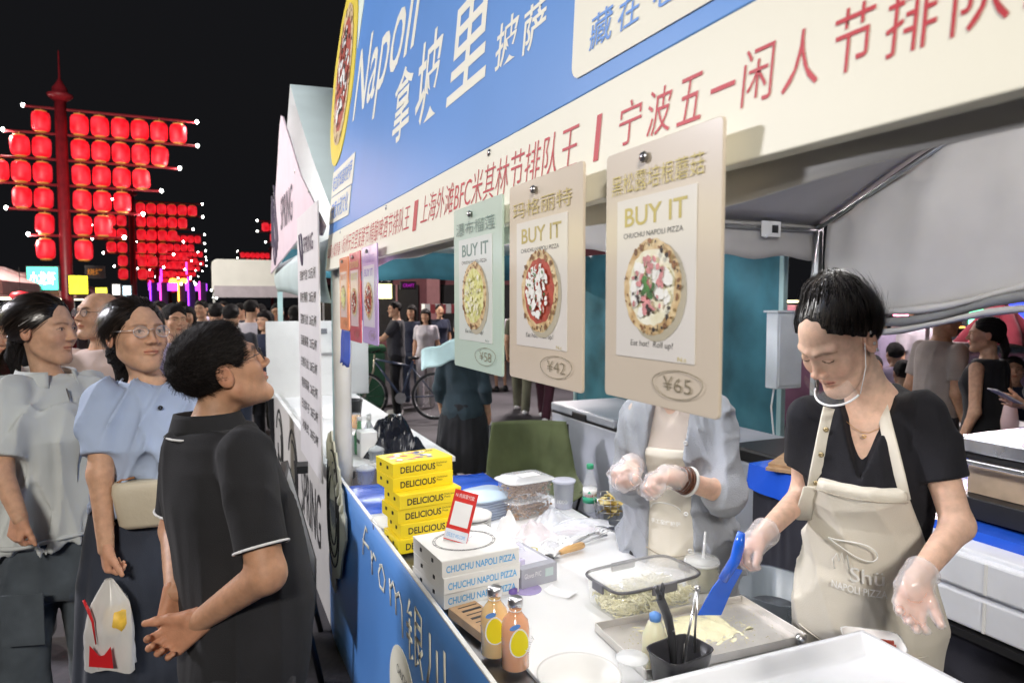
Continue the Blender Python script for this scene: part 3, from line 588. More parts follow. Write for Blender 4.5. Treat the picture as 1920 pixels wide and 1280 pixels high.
for i, (x, y, c, rc) in enumerate(((-5.0, 16.5, (.10, .10, .12), (.35, .18, .18)), (-5.4, 21.0, (.12, .08, .08), (.30, .10, .12)), (-5.6, 28.0, (.1, .1, .1), (.25, .25, .27)), (-5.8, 34.5, (.1, .08, .1), (.3, .12, .15)))):
    shop(('dark stall with reddish canopy under the green lit sign', 'dark stall with maroon canopy behind the yellow lit sign', 'dark stall with grey canopy beyond the yellow signs', 'farthest dark stall of the row across the street')[i], x, y, 3, 3, c, 2.1, rc)
lit_sign('lit_signboard', 'green and white lit signboard beside the lantern mast pole', 80, 522, 17., .68, .56, (.05, .55, .40), 2.2, '小龙虾', (1, 1, 1), rad(-12))
lit_sign('lit_signboard', 'bright yellow lit signboard right of the lantern mast pole', 147, 534, 20., .46, .52, (.95, .75, .02), 3., '烤肠', (.7, .1, .02), rad(14))
lit_sign('lit_signboard', 'small yellow lit signboard under the orange lettering', 190, 548, 23., .32, .30, (.95, .85, .05), 3.)
t = lit_sign('lit_signboard', 'orange lit lettering on a dark board high above the stalls', 178, 510, 26., .6, .42, (.03, .02, .02), .2, '烧烤', (1, .35, .03))
lit_sign('lit_signboard', 'pale blue lit panel above the woman in blue', 238, 545, 22., .22, .30, (.55, .80, 1), 2.5); lit_sign('lit_signboard', 'white lit panel left of the pale blue one', 218, 543, 22., .20, .32, (.9, .9, .85), 2)
t = thing('paper_lantern', 'flat red lantern above the grey jacket woman', 'lantern', at(38, 555, D=12.)); MB().lathe([(0, -.09), (.12, -.06), (.16, 0), (.12, .06), (0, .09)], (0, 0, 0), 14).build('shade', m_lan, t, True); MB().tube([(0, 0, .09), (0, 0, .5)], .006, 5).build('cord', m_dark, t)
# assumed unseen lit stalls across the street, added for glow in glossy menu boards
assumed_stall = thing('market_stall', 'assumed unseen stall across the street with a long yellow lit fascia', 'stall', (-5.4, 10.6, 0)); MB().box((-.6, 0, .45), (.7, 6.4, .9)).build('counter', m_dark, assumed_stall); MB().box((-.06, -.2, 2.95), (.12, 6.4, .75)).build('fascia', glow('assumed_fascia_yellow', (1, .86, .28), 2.6), assumed_stall); MB().box((-1.0, 0, 3.4), (2.2, 6.6, .08)).build('roof', m_dark, assumed_stall); [MB().box((-.1 - 1.8 * i, q * 3.1, 1.3), (.06, .06, 2.6)).build('pole', m_pole, assumed_stall) for i in (0, 1) for q in (-1, 1)]  # unseen glowing fascia, added for mirrored glow and warm light on customers
assumed_stall = thing('market_stall', 'assumed unseen stall across the street with a pale blue lit fascia beside the yellow one', 'stall', (-5.4, 16.0, 0)); MB().box((-.6, 0, .45), (.7, 3.4, .9)).build('counter', m_dark, assumed_stall); MB().box((-.06, 0, 2.9), (.12, 3.4, .75)).build('fascia', glow('assumed_fascia_blue', (.62, .72, 1), 2.6), assumed_stall); MB().box((-1.0, 0, 3.35), (2.2, 3.6, .08)).build('roof', m_dark, assumed_stall); [MB().box((-.1 - 1.8 * i, q * 1.6, 1.3), (.06, .06, 2.6)).build('pole', m_pole, assumed_stall) for i in (0, 1) for q in (-1, 1)]  # also assumed and unseen, added for the bluish glow on the durian board
# neon gate at the end of the street
ng = thing('neon_gate', 'purple neon gate at the far end of the street', 'gate', (-1.9, 52., 0))
mp1, mp2, mp3 = glow('neon_purple', (.45, .06, 1), 2.5), glow('neon_pink', (1, .08, .6), 2.5), glow('neon_orange', (1, .40, .05), 5)
for i, x in enumerate((-1.5, -.9, .2, .8, 1.5)): MB().box((x, 0, 1.5), (.5, .3, 3.0)).build('pillar', mat('gate_panel', (.12, .06, .25), rough=.5), ng); MB().tube([(x - .18, -.2, .4), (x - .18, -.2, 3.1 + .3 * (i % 2))], .05, 6).build('neon_tube', (mp1, mp2, mp3, mp1, mp2)[i], ng)
MB().box((0, 0, 2.7), (3.6, .25, .5)).build('beam', mp1, ng); MB().lathe([(0, .3), (.2, .25), (.28, 0)], (-.3, -.1, 3.0), 12).lathe([(0, .3), (.2, .25), (.28, 0)], (.35, -.1, 3.0), 12).build('dome_lamp', mp3, ng)
for z, x, m in ((3.9, .55, mp2), (3.4, -1.0, mp1)): MB().tube([(x, -.2, z - .35), (x, -.2, z + .5)], .06, 6).build('neon_tube', m, ng)
for i in range(12):
    p = at(rng.uniform(330, 420), rng.uniform(520, 572), D=rng.uniform(35, 70)); t = tag(bpy.data.objects.new('distant_light', spot_mesh), 'tiny white light point above the far end of the street', 'light', 'light points at the end of the street'); link(t); t.location = p; t.scale = (1, 1, 1)
# far white tent
ft = thing('canopy_tent', 'plain white canopy tent farther down the street', 'canopy tent', (.1, 22.5, 0))
MB().prism([(0, 2.05), (3.3, 2.05), (3.3, 2.85), (3.2, 3.0), (.12, 3.0), (0, 2.9)], lambda a, b, c: (a, c, b), 0, 3.2).build('roof', m_tentwhite, ft, bevel=.03)
MB().box((1.65, -.02, 2.02), (3.2, .03, .35)).build('valance', mat('mauve_valance', (.42, .38, .42), rough=.8), ft)
for x in (.05, 3.25):
    for y in (0, 3.1): MB().box((x, y, 1.0), (.05, .05, 2.0)).build('pole', m_pole, ft)
MB().box((1.65, .2, 1.93), (2.9, .06, .04)).build('strip_light', glow('strip_yellow', (1, .80, .35), 8), ft); MB().box((1.6, 1.0, .45), (2.8, .6, .9)).build('counter', m_white, ft)
ld = bpy.data.lights.new('tent_light', 'POINT'); ld.energy = 60; ld.color = (1, .9, .75); lo2 = bpy.data.objects.new('tent_light', ld); link(lo2, ft); lo2.location = (1.6, .8, 1.8)

# ------------------------------------------------------------------ scene seen through the stall openings
m_wallr = mat('maroon_wall', (.16, .05, .065), rough=.7, var=.2, scale=2)
fb = thing('shop_building', 'dark maroon shop front across the plaza behind the drinks stall', 'building', (9.5, 22, 0), rad(-24))
MB().box((0, 1, 2.2), (14, 2, 4.4)).build('wall', m_wallr, fb)
for i in range(6):
    f = MB().box((-6 + 2.2 * i, -.03, 1.35), (1.5, .08, 1.9)).build('window', mat('shop_dark', (.03, .028, .032), rough=.2), fb)
    MB().box((-6 + 2.2 * i, -.08, 1.35), (.06, .04, 1.9)).build('mullion', mat('pink_trim', (.40, .18, .20), rough=.6), f)
for i in range(4): MB().box((-6.9 + 4.4 * i, -.1, 2.2), (.45, .3, 4.4)).build('column', MATS['pink_trim'], fb)
MB().box((0, -.15, 2.75), (14, .3, .25)).build('cornice', MATS['pink_trim'], fb)
lit_sign('lit_signboard', 'cream and yellow lit menu screen seen between the lilac and green boards', 720, 546, 15., .34, .32, (.95, .88, .40), 2.4); 
lit_sign('lit_signboard', 'white lit Chinese characters above the cream menu screen', 716, 524, 17., .5, .2, (.01, .01, .012), .1, '味 小 吃', (1, 1, 1)); t = lit_sign('lit_signboard', 'magenta neon lettering on the maroon shop front', 766, 535, 17., .34, .14, (.05, .01, .04), .2, 'CRAFT', (.85, .03, 1))
aw = thing('striped_awning', 'small red and white striped awning of a far stall', 'awning', at(828, 580, D=15.))
for i in range(7): MB().box((-.36 + .12 * i, 0, .02 - (i % 2) * .003), (.118, .25, .2)).build('stripe', (m_white, mat('awning_red', (.35, .06, .07), rough=.7))[i % 2], aw)
sgr = thing('waste_bin', 'dark green waste bin behind the bicycle', 'bin', at(678, 760, z=0) * 1.0, rad(-10)); MB().box((0, 0, .45), (.75, .6, .9)).build('body', mat('bin_green', (.025, .10, .05), rough=.5), sgr, bevel=.04); MB().box((0, 0, .95), (.8, .66, .09)).build('lid', MATS['bin_green'], sgr, bevel=.03)
# right: food court behind the back wall
bar_ = thing('food_counter', 'pink lit food counter of the eating area behind the back wall', 'counter', at(1690, 640, D=9.5) * Vector((1, 1, 0)), rad(-35))
MB().box((0, 0, .5), (4.2, .6, 1.0)).build('front', mat('counter_mauve', (.20, .10, .16), rough=.5), bar_); MB().box((0, .1, 1.62), (4.2, .7, .10)).build('shelf', mat('shelf_pink', (.5, .25, .33)), bar_); MB().box((0, -.25, 1.55), (4., .04, .05)).build('neon_strip', glow('neon_rose', (1, .25, .42), 6), bar_); MB().box((0, -.28, 1.72), (4., .04, .03)).build('neon_strip', glow('neon_warm', (1, .75, .4), 6), bar_)
for sx in (-2, 0, 2): MB().box((sx, .2, 1.1), (.06, .06, 2.3)).build('post', m_pole, bar_)
lit_sign('lit_signboard', 'blue lit panel at the edge of the eating area', 1905, 577, 7.2, .35, .5, (.03, .06, .9), 1.5, rz=rad(-50))
for i, (px, py, D, w, h, c, lb) in enumerate(((1650, 606, 10.5, .8, .12, (1, .35, .5), 'rose lit strip sign over the eating area'), (1795, 600, 9.5, .3, .22, (1, .5, .1), 'orange lit sign beyond the taupe polo man'), (1830, 585, 8.6, .25, .3, (.2, .9, .5), 'green lit sign above the black dress woman'), (1768, 570, 11., .5, .2, (.8, .85, 1), 'white lit screen behind the taupe polo man head'), (1640, 628, 9., .35, .10, (.6, .3, 1), 'violet lit strip low in the eating area'))): lit_sign('lit_signboard', lb, px, py, D, w, h, c, 3.)
fc = thing('metal_rack', 'grey metal rack standing behind the woman in the black dress', 'rack', at(1868, 900, z=0) * 1.0, rad(-40))
um = thing('folded_parasol', 'maroon folded parasol cloth on the rack behind the black dress woman', 'parasol', at(1872, 640, D=6.2))
def umf(u, v):
    a = u * 2 * math.pi; r = (.05 + .24 * v ** .8) * (1 + .22 * math.sin(a * 6 + v * 2)); return (r * math.cos(a), r * math.sin(a), .34 - .36 * v - .02 * math.sin(a * 6))
MB().grid(umf, 48, 10).build('cloth', fabric('maroon_cloth', (.28, .03, .05)), um, True); MB().lathe([(.0, .42), (.05, .38), (.06, .33)], (0, 0, 0), 12).build('tip', MATS['maroon_cloth'], um, True)
fc.location = at(1872, 660, D=6.3) * Vector((1, 1, 0))
for z in (.35, .85, 1.33): MB().box((0, 0, z), (1.1, .45, .03)).build('shelf', m_steel, fc)
for sx in (-.53, .53):
    for sy in (-.2, .2): MB().box((sx, sy, .9), (.03, .03, 1.8)).build('post', m_steel, fc)
MB().box((.05, 0, 1.1), (.8, .3, .45)).build('glass_case', clear('case_glass', (.35, .5, .6), .35), fc)
dt = thing('dining_table', 'white topped dining table beyond the man in the taupe polo', 'table', at(1800, 775, D=5.6) * Vector((1, 1, 0)), rad(-30)); MB().box((0, 0, .74), (.9, .6, .03)).build('table_top', m_white, dt, bevel=.004)
for sx in (-.4, .4):
    for sy in (-.25, .25): MB().box((sx, sy, .36), (.035, .035, .72)).build('leg', m_dark, dt)
p = dt.location
t = thing('plastic_cup', 'clear plastic drink cup on the dining table', 'cup', (p.x - .08, p.y + .02, .757)); MB().lathe([(.03, 0), (.042, .12), (.045, .12)], (0, 0, 0), 16).build('cup', clear('cup_clear', (.9, .75, .7), .5), t, True); MB().tube([(0, 0, .02), (.02, 0, .18)], .004, 5).build('straw', m_red, t)
led_lamp('assumed_led_batten', 'assumed white LED batten above the eating area behind the back wall', at(1760, 380, D=6.), at(1900, 380, D=7.), 210, (1, .86, .88))
# ------------------------------------------------------------------ counter and the things on it
CZ = .86
ct = thing('counter_table', 'long white topped serving counter behind the blue banner', 'table', (.97, 1.5, 0))
MB().box((0, -.02, .835), (.80, 2.56, .025)).build('frame_top', metalm('grey_table_top', (.30, .30, .31), rough=.45), ct, bevel=.003)
MB().box((.045, -.02, .8545), (.70, 2.56, .011)).build('white_board', mat('cutting_board', (.82, .83, .84), rough=.28, var=.03, scale=5, bump=.02, bscale=18, coat=.2), ct, bevel=.002)
for sx in (-.36, .36):
    for sy in (-1.2, 0, 1.2): MB().box((sx, sy, .41), (.035, .035, .82)).build('leg', m_pole, ct)
bt = thing('side_table', 'small table under a bright blue plastic cloth beside the tent pole', 'table', (.96, 3.06, 0))
m_bluecloth = mat('blue_plastic_cloth', (.02, .10, .62), rough=.22, var=.12, scale=4, bump=.15, bscale=14)
MB().grid(lambda u, v: (-.37 + .74 * u, -.28 + .62 * v, .80 + .004 * math.sin(u * 11 + v * 7) + .003 * math.sin(v * 23)), 20, 16).build('cloth_top', m_bluecloth, bt, True)
MB().grid(lambda u, v: (.37 + .02 * math.sin(u * 17) * v, -.28 + .62 * u, .80 - .28 * v), 20, 5).grid(lambda u, v: (-.37 + .74 * u, -.28 - .02 * abs(math.sin(u * 14)) * v, .80 - .2 * v), 20, 5).build('cloth_drop', m_bluecloth, bt, True)
for sx in (-.33, .33):
    for sy in (-.24, .3): MB().box((sx, sy, .395), (.03, .03, .79)).build('leg', m_pole, bt)
bk = thing('back_table', 'table under a blue cloth behind the vendors', 'table', (2.98, 1.75, 0)); BZ = .93
MB().grid(lambda u, v: (-.58 + 1.1 * u, -.95 + 1.75 * v, BZ + .004 * math.sin(u * 9 + v * 13)), 16, 20).build('cloth_top', m_bluecloth, bk, True)
MB().grid(lambda u, v: (-.58 - .02 * abs(math.sin(u * 21)) * v, -.95 + 1.75 * u, BZ - (.10 + .03 * math.sin(u * 9)) * v), 40, 5).build('cloth_drop', m_bluecloth, bk, True)
MB().grid(lambda u, v: (-.55, -.95 + 1.75 * u, .86 - .84 * v), 10, 5).build('skirt', fabric('dark_skirt', (.03, .03, .04)), bk, True)
for sx in (-.5, .45):
    for sy in (-.85, .72): MB().box((sx, sy, .46), (.03, .03, .92)).build('leg', m_pole, bk)
# pizza boxes
m_yel = mat('yellow_carton', (.78, .60, .015), rough=.5, var=.06, scale=5); m_wht = mat('white_carton', (.70, .70, .68), rough=.55, var=.04, scale=6); m_bi = mat('carton_blue_ink', (.10, .38, .70), rough=.5)
def carton(name, label, grp, x, y, z, w, d, h, rz, m, words, ink, top=None, box=(.12, .25, .70, .72), box2=None):
    t = thing(name, label, 'carton', (x, y, z), rz, grp)
    MB().box((w / 2, d / 2, h * .5), (w, d, h * .98)).build('tray', m, t, bevel=.0015)
    MB().box((w / 2, d / 2 + .0005, h * .985), (w + .003, d - .002, .003)).build('lid', m, t, bevel=.001)
    for k in (.3, .7): MB().box((-.0012, d * k, h * .6), (.002, .012, h * .22)).build('tab_slot', m_dark, t)
    F_ = frame((1, 0, 0), (0, 0, 1), (0, -1, 0), (0, -.0006, 0))
    text('lettering', words, ink, t, F_, box=(w * box[0], h * box[1], w * box[2], h * box[3]), off=.02)
    if box2: text('lettering', 'Delicious\nPizza', ink, t, F_, box=(w * .72, h * .42, w * .90, h * .75))
    return t
lab = ('topmost', 'second from the top', 'third from the top', 'fourth from the top', 'fifth from the top', 'bottom')
for i in range(6):
    k = 5 - i
    t = carton('pizza_carton', '%s yellow pizza carton of the DELICIOUS stack' % lab[i], 'yellow pizza cartons', .567 + (0, .012, .004, .010, -.002, .0)[k], 2.235 + (0, .01, .015, .012, .055, .06)[k], CZ + .05 * k, .232, .155, .0495, rad((4, 3, 7, 6, 8, 9)[k]), m_yel, 'DELICIOUS', m_black, box2=True)
    if i == 0:
        mb = MB(); R_ = random.Random(3); ms = [m_yel, m_ham, m_mozz, mat('top_blue', (.10, .14, .35)), m_sauce, m_black]
        for q in range(26): mb.cur = R_.choice((1, 2, 2, 3, 4)); disc(mb, R_.uniform(.03, .17), R_.uniform(.03, .13), R_.uniform(.008, .02), R_.uniform(.006, .014), .0512 + q * .00002, 9, .2)
        mb.build('top_print', ms, t, fix=False)
        text('lettering', '意式披萨', m_black, t, Matrix.Translation((0, 0, .0516)), box=(.14, .105, .215, .14))
for k in range(3):
    t = carton('pizza_carton', ('bottom', 'middle', 'top')[k] + ' white pizza carton of the CHUCHU NAPOLI PIZZA stack', 'white pizza cartons', .572 + (.008, .004, 0)[k], 1.765 + (.012, .0, .004)[k], CZ + .0475 * k, .243, .235, .047, rad((6, 5, 4)[k]), m_wht, 'CHUCHU NAPOLI PIZZA', m_bi, box=(.05, .25, .95, .68))
    if k == 2:
        for s in (1., .93): MB().tube([(.122 + .095 * s * math.cos(a), .125 + .085 * s * math.sin(a), .0488) for a in np.linspace(0, 6.283, 40)], .0006, 4).build('ring_print', m_black, t)
        mb = MB(); R_ = random.Random(8)
        for q in range(16): a = q * .393; disc(mb, .122 + .092 * math.cos(a), .125 + .082 * math.sin(a), .006, .0035, .0489 + q * 1e-5, 8, .3, a)
        mb.build('leaf_print', mat('grey_print', (.25, .25, .26)), t, fix=False)
qz = CZ + .1445
t = thing('payment_card', 'red bordered payment card stand leaning on the white cartons', 'card stand', (.655, 1.90, qz), rad(-38))
Mq = Matrix.Rotation(rad(-16), 4, 'X') @ Matrix.Rotation(rad(10), 4, 'Y')
def qb(c, d, n, m): tm(MB().box(c, d), Mq).build(n, m, t, bevel=.0005)
qb((0, 0, .075), (.075, .004, .15), 'card', mat('card_red', (.62, .035, .03), rough=.35)); qb((0, -.0028, .08), (.058, .001, .07), 'blank_panel', mat('card_white', (.80, .80, .80), rough=.35)); qb((0, -.003, .018), (.073, .001, .030), 'foot_print', mat('card_pale', (.72, .74, .80), rough=.3))
text('lettering', 'N 向商家付款', m_white, t, Mq @ frame((1, 0, 0), (0, 0, 1), (0, -1, 0), (0, -.0035, 0)), box=(-.03, .128, .03, .141)); tm(MB().box((0, .03, .002), (.075, .06, .003)), Matrix.Identity(4)).build('foot', clear('acrylic', alpha=.4), t)
text('lettering', '扫码支付 WELCOME', m_bi, t, Mq @ frame((1, 0, 0), (0, 0, 1), (0, -1, 0), (0, -.0042, 0)), box=(-.03, .010, .03, .024))
m_kraft = mat('kraft', (.42, .27, .15), rough=.8, var=.15, scale=20)
t = thing('kraft_box', 'flat brown kraft box lying behind the juice bottles', 'box', (.635, 1.66, CZ), rad(10)); MB().box((0, 0, .012), (.085, .17, .024)).build('box', m_kraft, t, bevel=.001)
for k in range(6): MB().box((.006, .065 - .024 * k, .0245), (.058, .004 + .006 * (k % 2), .0006)).build('print_line', m_black, t)
# juice bottles
def juice(label, x, y, col, rz):
    t = thing('juice_bottle', label, 'bottle', (x, y, CZ), rz, 'juice bottles with lemon tags')
    MB().lathe([(0, .002), (.028, .002), (.033, .006), (.0335, .095), (.030, .115), (.018, .130), (.0145, .137), (.0145, .150)], (0, 0, 0), 28).build('glass', mat('juice_' + label[:9], col, rough=.06, var=.12, scale=9, coat=.9, sss=.3), t, True)
    MB().lathe([(.0155, .148), (.0175, .149), (.0175, .166), (.016, .168), (0, .168)], (0, 0, 0), 24).build('cap', metalm('cap_alu', (.75, .75, .77)), t, True)
    tg = MB(); tg.prism([(.024 * math.sin(a) * (1 - .12 * math.cos(a)), .034 * math.cos(a)) for a in np.linspace(0, 6.1, 22)], lambda a, b, c: (a, -.0345 + c - .012 * max(0, b), .075 + b), 0, .0015); g = tg.build('lemon_tag', m_white, t)
    MB().prism([(.021 * math.sin(a) * (1 - .12 * math.cos(a)), .031 * math.cos(a)) for a in np.linspace(0, 6.1, 22)], lambda a, b, c: (a, -.0356 + c - .012 * max(0, b), .075 + b), 0, .0008).build('lemon_print', mat('lemon_yellow', (.85, .72, .02), rough=.45), g)
    MB().prism([(-.010 + .013 * math.cos(a), .112 + .006 * math.sin(a) + .3 * .01 * math.cos(a)) for a in np.linspace(0, 6.1, 14)], lambda a, b, c: (a, -.033 + c, b), 0, .0015).build('leaf_print', m_bluetxt, t)
    text('lettering', 'Juicy', MATS['card_white'], g, Matrix.Rotation(rad(-70), 4, 'Y') @ frame((1, 0, 0), (0, 0, 1), (0, -1, 0), (.075, -.0362, 0)), box=(-.02, -.005, .02, .007))
    MB().tube([(.0155 * math.cos(a), .0155 * math.sin(a), .140) for a in np.linspace(0, 6.283, 16)] , .0012, 5).build('string', m_white, t)
juice('pale peach juice bottle with lemon tag, standing behind', .618, 1.50, (.78, .54, .26), rad(-20)); juice('pink orange juice bottle with lemon tag, standing in front', .640, 1.425, (.82, .42, .24), rad(-8))
# glove box, tape dispenser, tape, grater, scoop
t = thing('glove_box', 'grey carton of disposable gloves beside the white cartons', 'box', (.885, 1.92, CZ), rad(8)); MB().box((0, 0, .03), (.13, .20, .06)).build('carton', mat('glove_carton', (.36, .37, .42), rough=.5), t, bevel=.002); MB().box((0, .01, .0605), (.10, .16, .001)).build('top_print', mat('glove_print', (.66, .66, .74)), t); MB().box((.035, -.1005, .035), (.03, .001, .025)).build('label', mat('glove_label', (.45, .55, .55)), t)
text('lettering', 'Gloves PVC', m_white, t, frame((1, 0, 0), (0, 0, 1), (0, -1, 0), (0, -.1008, 0)), box=(-.055, .03, .005, .045))
MB().grid(lambda u, v: (-.03 + .06 * u, .02 + .05 * v, .061 + .035 * math.sin(3.1 * u) * (1 - v) + .006 * math.sin(v * 9 + u * 4)), 8, 6).build('glove_tip', clear('glove_film', (.9, .9, .98), .5, .25), t, True)
t = thing('tape_dispenser', 'purple and clear tape cutter leaning on the grey glove carton', 'tape dispenser', (.80, 1.80, CZ), rad(15)); MB().tube([(0, 0, .006), (.012, .01, .03), (.045, .03, .075)], [.009, .006, .005], 8, flat=.6).build('arm', plastic('purple_plastic', (.16, .10, .36), rough=.3), t, True); MB().lathe([(.004, .0), (.014, .002), (.014, .014), (.004, .016)], (0, 0, 0), 14).build('hub', MATS['purple_plastic'], t, True); MB().box((.06, .04, .062), (.03, .02, .03)).build('clear_head', clear('lilac_clear', (.7, .65, .9), .5), t, bevel=.004); MB().lathe([(.0, .001), (.045, .001), (.045, .002), (0, .002)], (.05, -.005, 0), 20).build('tape_film', clear('lilac_film', (.5, .42, .75), .5), t)
t = thing('tape_roll', 'small roll of yellowish clear tape on the white counter', 'tape', (.985, 2.05, CZ), 0); MB().lathe([(.013, 0), (.019, 0), (.019, .022), (.013, .022), (.013, 0)], (0, 0, 0), 24).build('roll', mat('tape_yellow', (.72, .66, .28), rough=.25, alpha=.85), t, True); MB().lathe([(.011, .001), (.0128, .001), (.0128, .021), (.011, .021), (.011, .001)], (0, 0, 0), 20).build('core', m_white, t, True)
t = thing('cheese_grater', 'steel grater with a pale wooden handle', 'grater', (1.03, 1.985, CZ + .004), rad(13))
MB().tube([(.03, 0, .014), (.06, 0, .017), (.12, 0, .018), (.135, 0, .017)], [.008, .012, .013, .010], 14).build('handle', mat('pale_wood', (.62, .38, .16), rough=.5, var=.2, scale=12, stretch=(1, 8, 8)), t, True)
MB().box((-.05, 0, .008), (.12, .05, .002)).build('blade', m_steel, t, bevel=.0005)
for i in range(7): MB().box((-.10 + .014 * i, 0, .0105), (.004, .042, .003)).build('tooth', m_dark, t)
MB().tube([(.0, 0, .009), (.035, 0, .014)], .004, 8).build('tang', m_steel, t, True); MB().box((-.115, 0, .004), (.008, .05, .008)).build('foot', m_dark, t)
t = thing('ice_cream_scoop', 'steel scoop with wire handles lying by the cardigan vendor', 'scoop', (1.20, 2.075, CZ + .004), rad(18))
MB().tube([(-.09, 0, .004), (-.02, .006, .012), (.05, .012, .015), (.09, .01, .012)], [.004, .006, .005, .005], 8).tube([(-.09, -.01, .004), (-.02, -.014, .010), (.05, -.02, .012), (.1, -.02, .01)], [.005, .005, .004, .004], 8).build('handle', m_steel, t, True)
for i in range(4): MB().tube([(.07, -.01 + .008 * i, .012), (.10, -.03 + .02 * i, .03), (.14, -.025 + .016 * i, .02), (.15, -.01 + .008 * i, .008)], .0025, 6).build('wire', m_steel, t, True)
# clear food containers
m_clear = clear('clear_pet', (.92, .95, 1.), .22, .06); m_rim = clear('clear_rim', (.95, .97, 1), .5, .1)
m_nut = mat('nut_brown', (.30, .15, .07), rough=.6, var=.5, scale=60, col2=(.55, .34, .20))
def granules(name, m, parent, n, bx, r0, r1, seed, el=.7):
    R_ = random.Random(seed); mb = MB()
    for _ in range(n):
        c = [R_.uniform(-b, b) for b in bx[:2]] + [R_.uniform(bx[2], bx[3])]; r = R_.uniform(r0, r1); a = R_.uniform(0, 6.28)
        M = Matrix.Rotation(a, 3, 'Z') @ Matrix.Rotation(R_.uniform(0, 3), 3, 'X')
        v = [Vector(c) + M @ Vector(q) for q in ((r, 0, 0), (-r, 0, 0), (0, r * el, 0), (0, -r * el, 0), (0, 0, r * el), (0, 0, -r * el))]
        mb.add(v, [(0, 2, 4), (2, 1, 4), (1, 3, 4), (3, 0, 4), (2, 0, 5), (1, 2, 5), (3, 1, 5), (0, 3, 5)])
    o = mb.build(name, m, parent, True, fix=False); o['kind'] = 'stuff'; return o
for k in range(2):
    t = thing('food_container', ('lower clear container of brown nuts near the water bottle', 'upper clear container of brown nuts with a white label')[k], 'container', (1.15, 2.47, CZ + .078 * k), rad(12 - 5 * k), 'clear containers of nuts')
    MB().lathe([(.88, .003), (.93, .008), (1., .066), (1.02, .068)], (0, 0, 0), 40, sq=(.100, .075, 5)).build('tub', m_clear, t, True); MB().lathe([(1.0, .067), (1.12, .068), (1.12, .071), (1.04, .074), (.9, .077), (.88, .082), (0, .083)], (0, 0, 0), 40, sq=(.100, .075, 5)).build('lid', m_rim if k else m_clear, t, True)
    granules('nuts', m_nut, t, 620, (.088, .065, .006, .064), .005, .009, 20 + k)
    if k: MB().box((.01, -.01, .0845), (.085, .055, .001)).build('label', MATS['card_white'], t)
t = thing('deli_cup', 'tall clear deli cup marked 1000 beside the nut containers', 'cup', (1.335, 2.48, CZ)); MB().lathe([(.036, .002), (.045, .11), (.047, .112)], (0, 0, 0), 28).build('cup', clear('cup_frost', (.80, .82, .95), .45, .2), t, True); MB().lathe([(.048, .109), (.05, .112), (.05, .119), (.044, .121), (0, .119)], (0, 0, 0), 28).build('lid', clear('lid_frost', (.82, .84, .95), .7, .2), t, True); text('lettering', '1000', m_white, t, Matrix.Rotation(rad(-35), 4, 'Z') @ frame((1, 0, 0), (0, 0, 1), (0, -1, 0), (0, -.0445, 0)), box=(-.02, .03, .02, .045))
t = thing('water_bottle', 'small clear water bottle with green cap and green white label', 'bottle', (1.405, 2.385, CZ)); MB().lathe([(0, .003), (.022, .002), (.028, .008), (.028, .05), (.0275, .055), (.029, .1), (.028, .115), (.014, .165), (.011, .175), (.011, .182)], (0, 0, 0), 26).build('shell', m_clear, t, True); MB().lathe([(.013, .180), (.0145, .181), (.0145, .197), (.013, .199), (0, .199)], (0, 0, 0), 20).build('cap', plastic('cap_green', (.06, .42, .22)), t, True)
MB().lathe([(.0290, .043), (.0290, .068)], (0, 0, 0), 26).build('label', plastic('label_green', (.05, .42, .25)), t, True).data; MB().lathe([(.0291, .0685), (.0291, .1)], (0, 0, 0), 26).build('label', m_white, t, True); text('lettering', '▲', MATS['label_green'], t, Matrix.Rotation(rad(-35), 4, 'Z') @ frame((1, 0, 0), (0, 0, 1), (0, -1, 0), (0, -.0298, 0)), box=(-.008, .084, .008, .096)); text('lettering', '农夫山泉', m_red, t, Matrix.Rotation(rad(-35), 4, 'Z') @ frame((1, 0, 0), (0, 0, 1), (0, -1, 0), (0, -.0298, 0)), box=(-.017, .071, .017, .080))
t = thing('snack_basket', 'wire basket of yellow snack sachets beside the water bottle', 'basket', (1.47, 2.33, CZ - .02))
bq = MB()
for z in (.0, .03, .06, .085): bq.tube([((.06 + .012 * z / .09) * math.cos(a), (.055 + .012 * z / .09) * math.sin(a), z + .01) for a in np.linspace(0, 6.283, 24)], .0016, 5)
for a in np.linspace(0, 6.28, 16): bq.tube([(.06 * math.cos(a), .055 * math.sin(a), .01), (.073 * math.cos(a), .068 * math.sin(a), .096)], .0013, 5)
bq.build('wire_frame', m_steel, t, True)
R_ = random.Random(4)
for i in range(24):
    M = Matrix.Rotation(R_.uniform(0, 3.1), 3, 'Z') @ Matrix.Rotation(R_.uniform(-.7, .7), 3, 'X')
    MB().box((R_.uniform(-.035, .035), R_.uniform(-.03, .03), .02 + .0035 * i), (.055, .022, .004), M.to_4x4()).build('sachet', mat('sachet_yellow', (.75, .50, .05), rough=.35, scale=40, col2=(.80, .72, .40)), t, bevel=.001)
